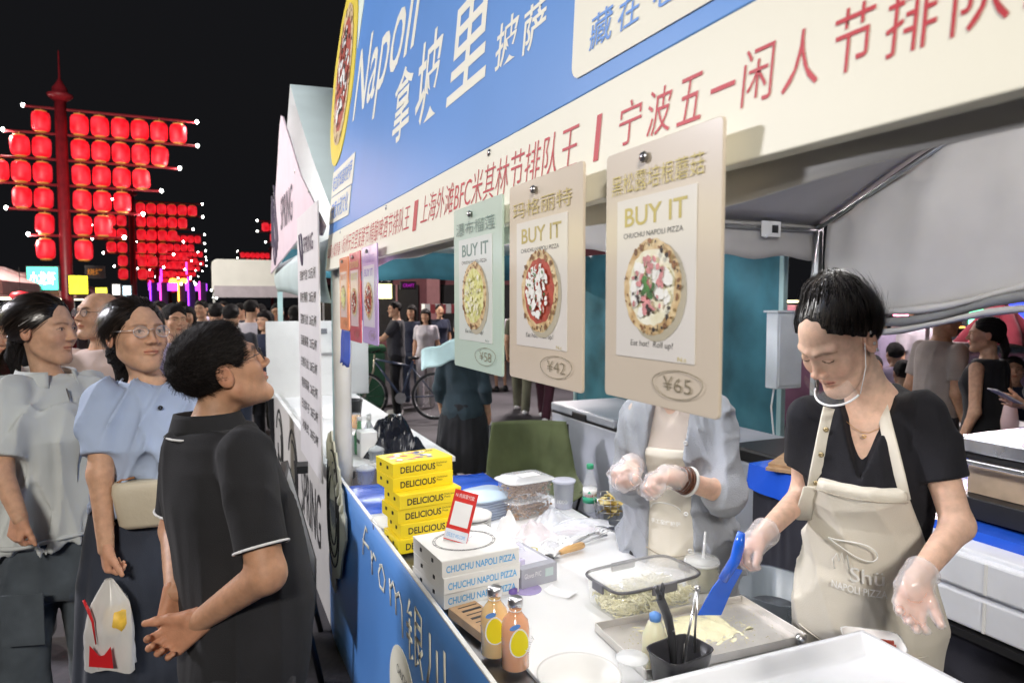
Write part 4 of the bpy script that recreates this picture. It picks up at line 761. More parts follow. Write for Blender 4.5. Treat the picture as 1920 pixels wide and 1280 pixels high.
# stacked lids, paper plates
t = thing('lid_stack', 'stack of pale blue translucent takeaway bowls and lids', 'stack', (1.0, 2.52, CZ), rad(14))
for k in range(7): MB().lathe([(.86, 0), (.9, .004), (1., .008), (1.02, .010)], (0, 0, .011 * k), 36, sq=(.095, .085, 4)).build('bowl', clear('bowl_clear', (.68, .78, .98), .55, .12), t, True)
MB().lathe([(1.04, .08), (1.05, .086), (.95, .092), (.88, .100), (0, .103)], (0, 0, 0), 36, sq=(.095, .085, 4)).build('lid', clear('lid_blue', (.62, .78, .95), .85, .25), t, True)
t = thing('plate_stack', 'stack of round white paper bowls behind the payment card', 'stack', (.865, 2.33, CZ))
for k in range(6): MB().lathe([(.05, 0), (.074, .018), (.077, .019), (.076, .021), (.05, .003), (0, .003)], (0, 0, .0105 * k), 32).build('bowl', m_white, t, True)
MB().lathe([(.079, .070), (.079, .078), (.07, .082), (0, .083)], (0, 0, 0), 32).build('lid', m_white, t, True)
# crumpled tissue and film, sachets, napkins
def crumple(name, label, cat, x, y, z, w, d, h, m, seed, rz=0., group=None):
    R_ = random.Random(seed); ph = [R_.uniform(0, 6) for _ in range(8)]
    def f(u, v):
        e = math.sin(math.pi * u) * math.sin(math.pi * v); zz = h * e * (.55 + .45 * abs(math.sin(7 * u + ph[0] + 3 * math.sin(5 * v + ph[1])))) + .1 * h * abs(math.sin(19 * u + 11 * v + ph[2])) * e ** .3
        return ((u - .5) * w * (1 + .12 * math.sin(9 * v + ph[3])), (v - .5) * d * (1 + .12 * math.sin(8 * u + ph[4])), zz + .001)
    t = thing(name, label, cat, (x, y, z), rz, group); MB().grid(f, 30, 24).build('sheet', m, t, False).modifiers.new('solid', 'SOLIDIFY').thickness = .0008
    return t
m_tiss = mat('tissue_paper', (.82, .82, .84), rough=.9, var=.03); m_film = clear('plastic_film', (.9, .92, .97), .5, .15)
crumple('paper_tissue', 'crumpled white tissue standing before the nut containers', 'tissue', .995, 2.28, CZ, .09, .08, .085, m_tiss, 1); crumple('plastic_bag', 'rumpled pinkish clear bag right of the tissue', 'bag', 1.07, 2.22, CZ, .14, .11, .06, mat('pinkish_film', (.85, .80, .84), rough=.3, alpha=.8), 2, .3)
crumple('plastic_bag', 'flat clear bag of napkins below the water bottle', 'bag', 1.28, 2.24, CZ, .24, .15, .022, m_film, 3, .2); t = thing('sticker_pile', 'pale pink round stickers on the white counter', 'stickers', (1.2, 2.2, CZ + .001)); [MB().lathe([(0, .0006 * k), (.028, .0006 * k + .0002), (0, .0006 * k + .0004)], (.05 * k, .015 * (k % 2), 0), 20).build('sticker', mat('sticker_pink', (.72, .42, .48), rough=.5), t) for k in range(3)]
t = thing('crumb_scatter', 'few dark crumbs scattered on the counter before the stickers', 'crumbs', (1.12, 2.13, CZ)); granules('crumbs', m_dark, t, 9, (.05, .03, .001, .002), .0015, .003, 5)
crumple('plastic_bag', 'small crumpled clear wrapper beside the yellow tape roll', 'wrapper', 1.07, 2.10, CZ, .08, .06, .022, m_film, 14, .8); crumple('plastic_bag', 'rumpled clear bag against the nut containers', 'bag', 1.22, 2.36, CZ, .14, .09, .045, m_film, 15, .4); crumple('paper_tissue', 'flat white napkin in front of the pale blue lids', 'tissue', .90, 2.20, CZ, .10, .08, .016, m_tiss, 16, .5); crumple('plastic_bag', 'crumpled film lying behind the glove carton', 'wrapper', .93, 2.09, CZ, .09, .07, .03, MATS['pinkish_film'], 17, 1.2)
t = thing('paper_receipt', 'curled white receipt slip on the counter near the cheese box', 'receipt', (.93, 1.74, CZ + .001), rad(35)); MB().grid(lambda u, v: (-.025 + .05 * u, -.045 + .09 * v, .010 * (2 * v - 1) ** 4 + .0006), 4, 14).build('slip', m_tiss, t, True)
t = thing('acrylic_tray', 'clear acrylic tray edge behind the yellow cartons', 'tray', (.66, 2.50, CZ), rad(6)); MB().lathe([(1, .0), (1.02, .035), (1.06, .036), (1.0, .033), (.97, .002)], (0, 0, 0), 32, sq=(.11, .08, 6)).build('tray', m_rim, t, True)
# storage box with cheese
t = thing('storage_box', 'clear clip lid storage box full of shredded cheese', 'box', (1.11, 1.585, CZ + .001), rad(4))
MB().lathe([(.90, .002), (.95, .01), (1., .085)], (0, 0, 0), 48, sq=(.150, .088, 6)).build('tub', clear('tub_clear', (.96, .97, .95), .14, .05), t, True)
MB().lathe([(1.0, .0875), (.97, .096), (0, .097)], (0, 0, 0), 48, sq=(.150, .088, 6)).build('lid', clear('lid_clear', (.95, .96, .95), .26, .08), t, True)
MB().tube([((.152 * math.copysign(abs(math.cos(a)) ** .34, math.cos(a))), (.09 * math.copysign(abs(math.sin(a)) ** .34, math.sin(a))), .088) for a in np.linspace(0, 6.283, 64)], .0042, 6).build('seal', mat('seal_grey', (.10, .10, .11), rough=.4), t, True)
for (x, y, sx, sy) in ((0, -.093, .085, .008), (0, .093, .085, .008), (-.155, 0, .008, .05), (.155, 0, .008, .05)): MB().box((x, y, .080), (sx, sy, .026)).build('clip', plastic('clip_grey', (.13, .13, .15), rough=.35), t, bevel=.003)
m_shred = mat('cheese_shred', (.74, .70, .42), rough=.6, var=.12, scale=40, col2=(.86, .85, .70))
def shreds(name, parent, n, fn, seed):
    R_ = random.Random(seed); mb = MB()
    for _ in range(n):
        c = Vector(fn(R_)); M = Matrix.Rotation(R_.uniform(0, 6.28), 3, 'Z') @ Matrix.Rotation(R_.uniform(-.6, .6), 3, 'Y'); L = R_.uniform(.010, .022); w = R_.uniform(.0022, .004)
        mb.box(c, (L, w, w), M.to_4x4())
    o = mb.build(name, m_shred, parent, fix=False); o['kind'] = 'stuff'; return o
shreds('cheese', t, 1500, lambda R_: ((lambda x, y: (x, y, R_.uniform(.008, .040 + .018 * math.sin(x * 22 + 1) * math.cos(y * 25) + .010)))(R_.uniform(-.128, .128), R_.uniform(-.07, .07))), 6)
t = thing('glass_jar', 'round glass jar of shredded cheese with a clear spoon', 'jar', (1.335, 1.605, CZ + .001))
MB().lathe([(.046, .002), (.05, .008), (.052, .06), (.048, .072), (.050, .078), (.051, .09)], (0, 0, 0), 32).build('glass', clear('jar_glass', (.95, .97, .93), .3, .04), t, True); MB().lathe([(.0515, .076), (.0535, .079), (.0515, .083)], (0, 0, 0), 32).build('rim', m_rim, t, True)
shreds('cheese', t, 500, lambda R_: (lambda a, q: (q * math.cos(a), q * math.sin(a), R_.uniform(.008, .074 - q * .2)))(R_.uniform(0, 6.28), .043 * math.sqrt(R_.random())), 7); MB().tube([(.0, 0, .05), (.012, .006, .11), (.022, .012, .165)], [.006, .004, .004], 8).build('spoon', m_rim, t, True)
# steel tray with flour
t = thing('steel_tray', 'large stainless steel tray dusted with flour on the counter', 'tray', (1.13, 1.365, CZ + .001), rad(-3)); TW, TD = .47, .245
MB().box((0, 0, .003), (TW, TD, .003)).build('base', metalm('tray_steel', (.74, .72, .69), rough=.44), t)
for a, b in (((0, -TD / 2, .012), (TW, .003, .022)), ((0, TD / 2, .012), (TW, .003, .022)), ((-TW / 2, 0, .012), (.003, TD - .004, .022)), ((TW / 2, 0, .012), (.003, TD - .004, .022))): MB().box(a, b).build('rim', MATS['tray_steel'], t, bevel=.001)
m_flour = mat('flour', (.80, .76, .52), rough=.95, var=.06, scale=40, bump=.3, bscale=260)
def flour(u, v):
    x, y = -.02 + .26 * (u - .5), .02 + .17 * (v - .5); d = ((x - .02) / .10) ** 2 + ((y - .03) / .055) ** 2; h = .011 * math.exp(-d * 1.3) * (1 + .5 * math.sin(x * 90 + y * 60)) - .0010 + .0016 * math.sin(x * 140 + 3 * math.sin(y * 70)) * math.sin(y * 150)
    return (x, y, .0046 + h)
MB().grid(flour, 60, 40).build('flour_heap', m_flour, t, True)
R_ = random.Random(31); mb = MB()
for _ in range(1500):
    a = R_.uniform(0, 6.28); q = abs(R_.gauss(0, 1)); x, y = .01 + .11 * q * math.cos(a), .02 + .055 * q * math.sin(a)
    if abs(x) > TW / 2 - .01 or abs(y) > TD / 2 - .008: continue
    r = R_.uniform(.0004, .0013); mb.box((x, y, .0047 + r * .5), (r * 2, r * 2, r))
mb.build('flour_grains', m_flour, t, fix=False)['kind'] = 'stuff'
MB().tube([(.13, -.02, .007), (.145, -.018, .008), (.155, -.022, .007)], [.002, .004, .001], 8).build('dough_scrap', m_flour, t, True)
t = thing('steel_knob', 'small steel knob at the corner of the flour tray', 'stopper', (1.33, 1.225, CZ + .005)); MB().lathe([(.008, 0), (.008, .012), (.012, .014), (.013, .02), (.006, .027), (0, .028)], (0, 0, 0), 20).build('knob', m_steel, t, True)  # small steel knob of unknown use
# caddy with knife and tongs, squeeze bottle
t = thing('utensil_caddy', 'black plastic caddy of utensils at the near counter edge', 'caddy', (.945, 1.205, CZ), rad(8)); MB().lathe([(.80, 0), (.82, .005), (1, .085), (1.06, .086), (1.0, .08), (.78, .008)], (0, 0, 0), 36, sq=(.065, .048, 5)).build('tub', plastic('caddy_black', (.03, .03, .035), rough=.3), t, True)
t = thing('kitchen_shears', 'black handled kitchen shears standing in the caddy', 'shears', (.945, 1.235, CZ + .02), rad(15)); MB().tube([(.01, 0, .0), (.0, 0, .08), (-.018, 0, .135), (-.040, 0, .175), (-.045, 0, .195)], [.008, .011, .013, .013, .006], 12, flat=.65).build('handle', plastic('shear_black', (.05, .052, .058), rough=.35), t, True); MB().tube([(-.043, 0, .185), (-.055, 0, .203), (-.053, 0, .213)], [.009, .005, .002], 8).tube([(-.040, 0, .185), (-.034, 0, .205), (-.036, 0, .214)], [.008, .005, .002], 8).build('hook_tip', MATS['shear_black'], t, True)
for z, x in ((.10, -.006), (.15, -.026)): MB().lathe([(0, .003), (.004, .002), (.005, 0)], (0, 0, 0), 10).build('rivet', m_steel, t, True).matrix_local = Matrix.Translation((x, -.009, z)) @ Matrix.Rotation(rad(90), 4, 'X')
t = thing('tongs', 'steel tongs standing in the black caddy', 'tongs', (.985, 1.215, CZ + .01), rad(5)); MB().tube([(-.03, 0, .0), (-.01, 0, .10), (.018, .004, .195)], [.005, .004, .004], 8, flat=.4).build('arm', m_steel, t, True); MB().tube([(.02, .01, .0), (.02, .01, .1), (.024, .006, .195)], [.005, .004, .004], 8, flat=.4).build('arm', m_steel, t, True); MB().lathe([(0, -.006), (.007, -.004), (.007, .004), (0, .006)], (.021, .005, .197), 10).build('hinge', m_steel, t, True)
t = thing('squeeze_bottle', 'cream coloured squeeze bottle behind the black caddy', 'bottle', (.935, 1.285, CZ)); MB().lathe([(.028, 0), (.03, .01), (.029, .08), (.016, .115), (.012, .118)], (0, 0, 0), 24).build('bottle', plastic('cream_plastic', (.72, .70, .50), sss=.2), t, True); MB().lathe([(.013, .118), (.014, .132), (.006, .137), (0, .14)], (0, 0, 0), 16).build('cap', m_bluetxt, t, True)
t = thing('mixing_bowl', 'white plastic bowl at the bottom edge of the counter', 'bowl', (.715, 1.255, CZ)); MB().lathe([(.045, 0), (.075, .03), (.088, .052), (.092, .052), (.092, .055), (.084, .053), (.07, .03), (.04, .006), (0, .006)], (0, 0, 0), 40).build('bowl', m_white, t, True); MB().tube([(-.03, -.02, .012), (.04, .0, .014)], .008, 8, flat=.4).build('spatula', m_dark, t, True)
t = thing('plastic_cup', 'clear plastic cup beside the white bowl', 'cup', (.845, 1.245, CZ)); MB().lathe([(.025, .002), (.034, .065), (.036, .066)], (0, 0, 0), 24).build('cup', m_clear, t, True); MB().lathe([(.034, .064), (.0365, .0655), (.036, .068)], (0, 0, 0), 24).build('rim', m_rim, t, True)
# big white tray on a crate, front right
TZ = .985
t = thing('plastic_crate', 'white plastic crate under the big white tray', 'crate', (.99, .72, CZ)); MB().box((0, 0, .058), (.50, .42, .112)).build('body', m_white, t, bevel=.01); MB().box((0, 0, .116), (.51, .43, .006)).build('rim', m_white, t, bevel=.002)
t = thing('serving_tray', 'big white rectangular plastic tray in the near corner', 'tray', (1.26, .995, TZ), rad(-2)); mtray = plastic('tray_white', (.80, .82, .86), rough=.3)
def trayf(u, v):
    x, y = -.56 * u, -.62 * v; e = min(u * .56, (1 - u) * .56, v * .62, (1 - v) * .62); k = max(0, min(1, e / .034)); k = k * k * (3 - 2 * k); return (x, y, .032 - .030 * k)
MB().grid(trayf, 80, 84).build('tray', mtray, t, True).modifiers.new('solid', 'SOLIDIFY').thickness = -.003
MB().tube([(0, 0, .031), (-.56, 0, .031), (-.56, -.62, .031), (0, -.62, .031), (0, 0, .031)], .004, 8).build('rim', mtray, t, True)
t = thing('meat_box', 'white plastic box of red sausage held at the vendor hand', 'box', at(1636, 1234, D=1.55), rad(-40)); MB().lathe([(.9, 0), (1, .045), (1.06, .046), (.98, .044), (.88, .004), (0, .004)], (0, 0, 0), 32, sq=(.06, .05, 6)).build('tub', m_white, t, True); MB().grid(lambda u, v: (-.05 + .10 * u, -.04 + .08 * v, .03 + .004 * math.sin(u * 30) * math.sin(v * 25)), 16, 12).build('sausage', mat('sausage', (.35, .05, .03), rough=.4, var=.4, scale=60), t, True)
# far end: glasses, jars, black bag
for i, (px, py, zz, h, r, c, lb) in enumerate(((667, 803, .815, .11, .035, (.80, .38, .02), 'tall glass of orange juice on the drinks stall counter'), (686, 905, .80, .07, .05, (.5, .62, .72), 'clear domed glass jar nearest the tent pole'), (706, 870, .80, .08, .045, (.5, .6, .8), 'clear round glass jar behind the domed jar'))):
    p = at(px, py, z=zz); t = thing('drink_glass', lb, 'glass', p); MB().lathe([(r * .8, .003), (r, h), (r * 1.03, h)], (0, 0, 0), 24).build('glass', clear('glassware', (.85, .92, 1), .3, .05), t, True)
    if i == 0: MB().lathe([(r * .78, .006), (r * .95, h * .85), (0, h * .85)], (0, 0, 0), 24).build('juice', mat('orange_juice', c, rough=.2, sss=.2), t, True)
    else: MB().lathe([(r * 1.04, h), (r * .9, h + .012), (0, h + .03)], (0, 0, 0), 24).build('lid', clear('glass_lid', (.9, .95, 1), .45, .06), t, True)
t = thing('snack_dishes', 'stacked small dishes of green snacks on a white stand', 'dishes', at(686, 850, z=.815)); 
for k in range(3): MB().lathe([(.03, 0), (.055, .022), (.058, .024), (.05, .02), (0, .012)], (.02 * k, -.01 * k, .035 * k), 24).build('dish', MATS['glassware'], t, True); granules('snack', mat('green_snack', (.42, .46, .16), rough=.6), t, 60, (.035, .035, .014 + .035 * k, .024 + .035 * k), .005, .009, 40 + k)
MB().box((-.06, .03, .05), (.09, .02, .12)).build('card', MATS['card_white'], t)
crumple('rubbish_bag', 'shiny black plastic bag behind the snack dishes', 'bag', .985, 4.02, .815, .36, .32, .24, mat('black_film', (.012, .014, .022), rough=.18, var=.2), 9)
# ------------------------------------------------------------------ behind the vendors
fz = thing('chest_freezer', 'grey white chest freezer in front of the teal curtain', 'freezer', (2.72, 3.2, 0)); mfz = mat('freezer_white', (.50, .52, .58), rough=.4, var=.05)
MB().box((.33, 1.04, .385), (.66, 2.08, .75)).build('cabinet', mfz, fz, bevel=.012); MB().box((.33, 1.04, .768), (.665, 2.085, .016)).build('gasket', m_dark, fz)
for y0, y1 in ((0, 1.02), (1.06, 2.08)): l = MB().box((.33, (y0 + y1) / 2, .812), (.68, y1 - y0, .07)).build('lid', mfz, fz, bevel=.015); MB().box((-.012, (y0 + y1) / 2, .797), (.02, .22, .05)).build('handle', m_dark, l, bevel=.004)
MB().box((-.003, 1.92, .66), (.006, .09, .06)).build('badge', m_bluetxt, fz)
for sx in (.08, .58):
    for sy in (.1, 1.98): MB().lathe([(.03, 0), (.03, .012)], (sx, sy, 0), 10).build('caster', m_dark, fz)
t = thing('cool_box', 'white cool box with dark lid beside the teal curtain', 'cool box', (3.05, 2.92, 0)); MB().box((0, 0, .40), (.5, .45, .80)).build('body', mfz, t, bevel=.015); MB().box((0, 0, .84), (.52, .47, .08)).build('lid', m_dark, t, bevel=.015)
t = thing('electric_box', 'pale grey electrical box hanging near the back corner of the tent', 'box', (3.46, 3.38, 1.15)); MB().box((0, 0, .25), (.22, .10, .5)).build('case', mat('box_grey', (.62, .66, .68), rough=.5), t, bevel=.008); MB().box((-.0, -.052, .25), (.19, .006, .46)).build('door', mat('box_grey2', (.66, .70, .72), rough=.5), t, bevel=.003); MB().box((0, 0, .505), (.25, .12, .012)).build('hood', MATS['box_grey'], t); MB().tube([(-.08, 0, 0), (-.10, 0, -.12), (-.06, 0, -.4), (-.1, .02, -1.1)], .006, 6).build('cable', m_white, t, True)
# camping chair
t = thing('camping_chair', 'olive green fabric camping chair beside the freezer', 'chair', (2.05, 4.25, 0), rad(-20)); mol = fabric('olive_cloth', (.115, .135, .06), var=.2)
def chairf(u, v):
    a = (u - .5) * 2; back = max(0, v - .45) / .55; x = a * (.33 - .05 * back); y = .28 - .62 * min(1, v / .5) + .16 * back; y = -.30 + .50 * (1 - min(1, v / .5)) - .14 * back; z = .36 + .10 * abs(a) ** 2 * (1 - back) - .06 * (1 - a * a) * (1 - back) + .46 * back ** .9; return (x, -y + .09 * abs(a) ** 2 * (v < 2) * -1, z)
MB().grid(chairf, 20, 24).build('seat_cloth', mol, t, True).modifiers.new('solid', 'SOLIDIFY').thickness = .006
for a, b in (((-.3, -.25, 0), (.28, .22, .42)), ((.3, -.25, 0), (-.28, .22, .42)), ((-.3, .28, 0), (-.29, .36, .80)), ((.3, .28, 0), (.29, .36, .80)), ((-.3, .28, 0), (-.3, -.22, .44)), ((.3, .28, 0), (.3, -.22, .44))): MB().tube([a, b], .010, 8).build('leg', m_dark, t, True)
t = thing('cardboard_sheet', 'flattened brown cardboard on the blue table behind the vendors', 'cardboard', (2.56, 2.36, .936), rad(30)); MB().box((0, 0, .008), (.34, .26, .014)).build('sheet', m_kraft, t); MB().box((.02, .03, .022), (.30, .20, .01)).build('flap', m_kraft, t)
t = thing('plastic_bin', 'clear plastic bin with dark contents on a stool behind the counter', 'bin', (1.98, 1.96, .40), rad(20)); MB().lathe([(.92, 0), (1, .22), (1.05, .225), (.97, .22), (.9, .005), (0, .005)], (0, 0, 0), 36, sq=(.17, .14, 5)).build('tub', clear('bin_clear', (.55, .62, .66), .4, .15), t, True); MB().lathe([(.02, .05), (.10, .06), (.12, .10), (.09, .14), (.04, .13), (0, .12)], (0, 0, 0), 20).build('bundle', mat('bundle', (.10, .11, .12), rough=.6, var=.5, scale=20), t, True)
t = thing('stool', 'dark stool carrying the clear plastic bin', 'stool', (1.98, 1.96, 0), rad(20)); MB().box((0, 0, .385), (.36, .30, .03)).build('seat', m_dark, t, bevel=.004); [MB().box((sx * .15, sy * .12, .185), (.03, .03, .37)).build('leg', m_dark, t) for sx in (-1, 1) for sy in (-1, 1)]
t = thing('drawer_shelf', 'dark shelf carrying the white drawer unit', 'shelf', (2.33, 1.22, 0)); MB().box((0, 0, .625), (.16, 1.04, .025)).build('board', m_dark, t); [MB().box((0, q, .306), (.14, .03, .612)).build('leg', m_dark, t) for q in (-.5, .5)]
# oven on drawers
t = thing('pizza_oven', 'steel topped electric pizza oven glowing inside', 'oven', (2.50, 1.0, .937), rad(0)); ox, oy, oh = .60, .62, .30
MB().box((ox / 2, oy / 2, .265), (ox, oy, .05)).build('top', metalm('oven_top', (.66, .66, .70), rough=.25), t, bevel=.004); MB().box((ox / 2 + .01, oy / 2, .225), (ox - .02, oy, .025)).build('trim', m_dark, t); MB().box((ox / 2, oy / 2, .04), (ox, oy, .075)).build('base', m_dark, t, bevel=.004)
MB().box((ox / 2 + .03, oy / 2, .145), (ox - .06, oy - .04, .13)).build('chamber', mat('oven_clay', (.50, .38, .28), rough=.6, var=.3, scale=7), t); MB().box((-.006, oy / 2, .205), (.012, oy, .018)).build('handle', m_steel, t, bevel=.003); MB().box((.028, oy * .28, .19), (.004, oy * .4, .012)).build('heating_bar', glow('element', (1, .45, .08), 4), t)
text('lettering', 'FORNO', m_black, t, Matrix.Translation((0, 0, .2915)) @ Matrix.Rotation(rad(-90), 4, 'Z'), box=(-.42, .05, -.20, .085)); MB().tube([(.10, .20, .294), (.16, .10, .297), (.30, .08, .296)], [.003, .009, .016], 8, flat=.3).build('peel_blade', m_steel, t, True)
t = thing('drawer_unit', 'white plastic drawer unit under the oven', 'drawers', (2.28, .72, .64)); m_dr = plastic('drawer_white', (.74, .76, .82))
MB().box((.06, .5, .13), (.11, 1.0, .26)).build('case', m_dr, t, bevel=.006)
for k in range(2):
    d_ = MB().box((-.005, .5, .065 + .125 * k), (.04, .98, .11)).build('drawer', m_dr, t, bevel=.008); [MB().box((-.028, .12 + .25 * q, .065 + .125 * k), (.006, .008, .10)).build('rib', m_white, d_) for q in range(4)]
# ------------------------------------------------------------------ people
def A3(v): return np.array([v[0], v[1], v[2]], 'f')
def basis(f, up=(0, 0, 1)):
    f = Vector(f).normalized(); r = f.cross(Vector(up)).normalized(); u = r.cross(f); return np.array([list(r), list(f), list(u)], 'f').T
LIPS = [((s * .019, .0815, -.0585), (0, .0880, -.0560)) for s in (-1, 1)] + [((s * .017, .0810, -.0630), (0, .0868, -.0650)) for s in (-1, 1)]
def head_field(q, fem, fat=1.):
    d = ell(q, (0, -.012, .032), (.073, .093, .080)); d = smin(d, ell(q, (0, .026, -.034), (.060 * fat, .062, .080)), .035)
    jx = (.041 if fem else .052) * fat
    for s in (-1, 1):
        d = smin(d, cone(q, (s * jx, .004, -.056), (s * .015, .062, -.098), .018, .016), .028)
        d = smin(d, ell(q, (s * .035 * fat, .060, -.026), (.026, .021, .026)), .02)
        d = smin(d, cone(q, (s * .012, .086, .023), (s * .045, .066, .025), .0045 if fem else .009, .0045 if fem else .009), .018)
    d = smin(d, ell(q, (0, .071, -.100), (.018, .015, .014)), .022)
    for s in (-1, 1):
        d = smax(d, -(ell(q, (s * .031, .104, .003), (.0175, .0165, .0095)) if fem else ell(q, (s * .031, .101, .003), (.018, .019, .0115))), .014 if fem else .012)
        d = smin(d, ell(q, (s * .031, .0715, .003), (.0148, .0138, .0125)), .004)
    nz_ = .9 if fem else 1.; d = smin(d, cone(q, (0, .085, .010), (0, .103 * (.985 if fem else 1), -.026), .0062 * nz_, .0090 * nz_), .014); d = smin(d, ell(q, (0, .105 * (.985 if fem else 1), -.028), (.0100 * nz_, .009, .0085)), .007)
    for s in (-1, 1):
        d = smin(d, ell(q, (s * .0125, .096, -.0315), (.0078, .0098, .0068)), .006); d = smax(d, -ell(q, (s * .0062, .1035, -.038), (.0035, .005, .0035)), .002)
    for a, b in LIPS: d = smin(d, cone(q, a, b, .0036, .0052), .006)
    for s in (-1, 1): d = smax(d, -cone(q, (s * .021, .0838, -.0605), (0, .0922, -.0605), .0014, .0016), .002)
    e = None
    for s in (-1, 1):
        x = ell(q, (s * .0775, -.008, -.006), (.0085, .019, .031), None); x = smax(x, -ell(q, (s * .086, -.003, -.004), (.0075, .0105, .018)), .004); d = smin(d, x, .006)
    return d
def head_tint(q, eyes, brow=(.16, .12, .11), thin=1.):
    c = np.ones((len(q), 3), 'f')
    def mixc(w, col): c[:] = c * (1 - w[:, None]) + np.array(col, 'f') * w[:, None]
    for s in (-1, 1):
        k = np.exp(-(((q - V3(s * .040, .065, -.028)) / V3(.022, .03, .018)) ** 2).sum(1)); mixc(k * .5, (1.02, .84, .82))
    mixc(np.clip((np.abs(q[:, 0]) - .070) / .01, 0, 1) * (q[:, 1] < .02) * .5, (1.02, .78, .75))
    mixc(np.exp(-(((q - V3(0, .105, -.03)) / .014) ** 2).sum(1)) * .5, (1.03, .84, .8))
    dl = np.min([cone(q, a, b, .004, .0055) for a, b in LIPS], 0); mixc(np.clip(1 - (dl + .0005) / .0016, 0, 1) * .9, (.98, .58, .56))
    slit = np.min([cone(q, (s * .021, .0838, -.0605), (0, .0922, -.0605), .0012, .0014) for s in (-1, 1)], 0); mixc(np.clip(1 - slit / .0012, 0, 1) * .8, (.30, .12, .12))
    for s in (-1, 1):
        db = cone(q, (s * .013, .094, .0195), (s * .030, .088, .0245), .0035, .0036); db = np.minimum(db, cone(q, (s * .030, .088, .0245), (s * .049, .066, .0195), .0036, .0018)); mixc(np.clip(1 - (db + .0035 * (1 - thin)) / .0035, 0, 1) * (.85 * thin), brow)
        e = q - V3(s * .031, .0715, .003); x, z = e[:, 0], e[:, 2]; f = (e[:, 1] > .004) & (np.abs(x) < .0150)
        if eyes == 'open':
            up = .0048 * (1 - (x / .0140) ** 2); lo_ = -.0042 * (1 - (x / .0140) ** 2)
            ins = f & (z < up) & (z > lo_); mixc(ins * 1., (1.12, 1.32, 1.5)); mixc((ins & (x * x + z * z < .0046 ** 2)) * 1., (.05, .035, .03)); mixc((f & (np.abs(z - up) < .0016) & (up > -.002)) * .9, (.10, .07, .07))
        else: mixc((f & (np.abs(z + .0046 * (1 - (x / .0145) ** 2)) < .0014)) * .9, (.09, .06, .06)); mixc((f & (np.abs(z - .006 * (1 - (x / .016) ** 2)) < .0008)) * .35, (.5, .35, .32))
        n = np.exp(-(((q - V3(s * .0062, .1035, -.037)) / .0035) ** 2).sum(1)); mixc(n * .9, (.25, .12, .1))
    return c
def hair_field(q, style, seed=1, vol=1.):
    st = .0007 * np.sin(q[:, 0] * 420 + 6 * np.sin(q[:, 2] * 21 + seed) + 4 * np.sin(q[:, 1] * 16)) + .0022 * np.sin(q[:, 1] * 60 + 3 * np.sin(q[:, 2] * 48 + 2 * seed) + 2 * np.sin(q[:, 0] * 70))
    v = .004 * (vol - 1)
    if style in ('short', 'crop'):
        g = .0 if style == 'short' else -.004
        fc = ell(q, (0, .105, -.030), (.074, .072, .100)); o_ = .0012 + (.009 + g + v) * np.clip(fc / .045, 0, 1) ** .55 * np.clip((q[:, 2] + .07) / .07, .12, 1)
        d = ell(q, (0, -.0125, .0325), (.0735, .0935, .0805)) - o_; d = smin(d, ell(q, (0, .030, .088), (.045, .040, .022 + g)), .025)
        d = smax(d, -fc, .003)
        for s in (-1, 1): d = smax(d, -ell(q, (s * .085, .005, -.012), (.030, .030, .036)), .004); d = smax(d, -ell(q, (s * .085, .05, -.05), (.05, .052, .06)), .004)
        d = smax(d, -(q[:, 2] + .062 + .25 * (q[:, 1] + .09)), .01)
        return d + st
    bn = style == 'bun'; fc = ell(q, (0, .106, -.018 if bn else -.026), (.080 if bn else .073, .076, .100 if bn else .097)); o_ = .0012 + (.0110 + v) * np.clip(fc / (.095 if bn else .07), 0, 1) ** .7
    if bn or style in ('low', 'pony'): fc = smin(fc, ell(q, (.006 if bn else 0, .098, .054 if bn else .040), (.056 if bn else .046, .068 if bn else .064, .056 if bn else .052)), .02) + .0022 * np.sin(q[:, 0] * 210 + 3 * np.sin(q[:, 2] * 90)); o_ = .0008 + (.0110 + v) * np.clip(fc / .095, 0, 1) ** .8
    d = ell(q, (0, -.0125, .0325), (.0735, .0935, .0805)) - o_; d = smax(d, -fc, .003)
    if style == 'bald':
        d = ell(q, (0, -.02, .02), (.077, .094, .075)); d = smax(d, q[:, 2] - .035, .006); d = smax(d, q[:, 1] - .02, .006); d = smax(d, -(q[:, 2] + .05), .006)
        return d + st
    if style in ('pony', 'bun', 'low', 'updo'):
        kx = V3(0, -.35, .94) if style == 'bun' else V3(0, -1, -.15); kx = kx / np.linalg.norm(kx); e1 = V3(1, 0, 0); e2 = np.cross(kx, e1); qq = q - V3(0, -.014, .03); ph = np.arctan2(qq @ e2, qq @ e1); rd_ = np.clip(np.hypot(qq @ e1, qq @ e2) / .05, 0, 1) ** 2; st = .0016 * np.sin(ph * 19 + 2 * np.sin(q[:, 2] * 30 + seed)) + .0013 * np.sin(ph * 41 + 3 * np.sin(q[:, 1] * 26)) + .0010 * np.sin(ph * 73); st = st * rd_
        for s in (-1, 1): d = smax(d, -ell(q, (s * .087, .010, -.018), (.026, .028, .030)), .004); d = smax(d, -ell(q, (s * .090, .060, -.034), (.046, .054, .070)), .004)
        d = smax(d, -(q[:, 2] + .060 + .5 * np.maximum(0, q[:, 1] + .02)), .012)
        b0_ = .002 if style == 'bun' else .004; d = smax(d, ((b0_ + (.86 if style == 'bun' else .52) * (q[:, 1] + .012) - q[:, 2]) - 4 * np.maximum(0, -.012 - q[:, 1])) * .85, .003); st = st * np.clip(fc / .025, 0, 1)
    if style == 'pony': d = smin(d, cone(q, (0, -.095, -.03), (0, -.115, -.10), .030, .022), .02); d = smin(d, cone(q, (0, -.115, -.10), (0, -.10, -.20), .022, .010), .015)
    if style == 'low': d = smin(d, ell(q, (0, -.075, -.055), (.062, .045, .048)), .03); d = smin(d, cone(q, (0, -.10, -.05), (.01, -.10, -.13), .035, .02), .02)
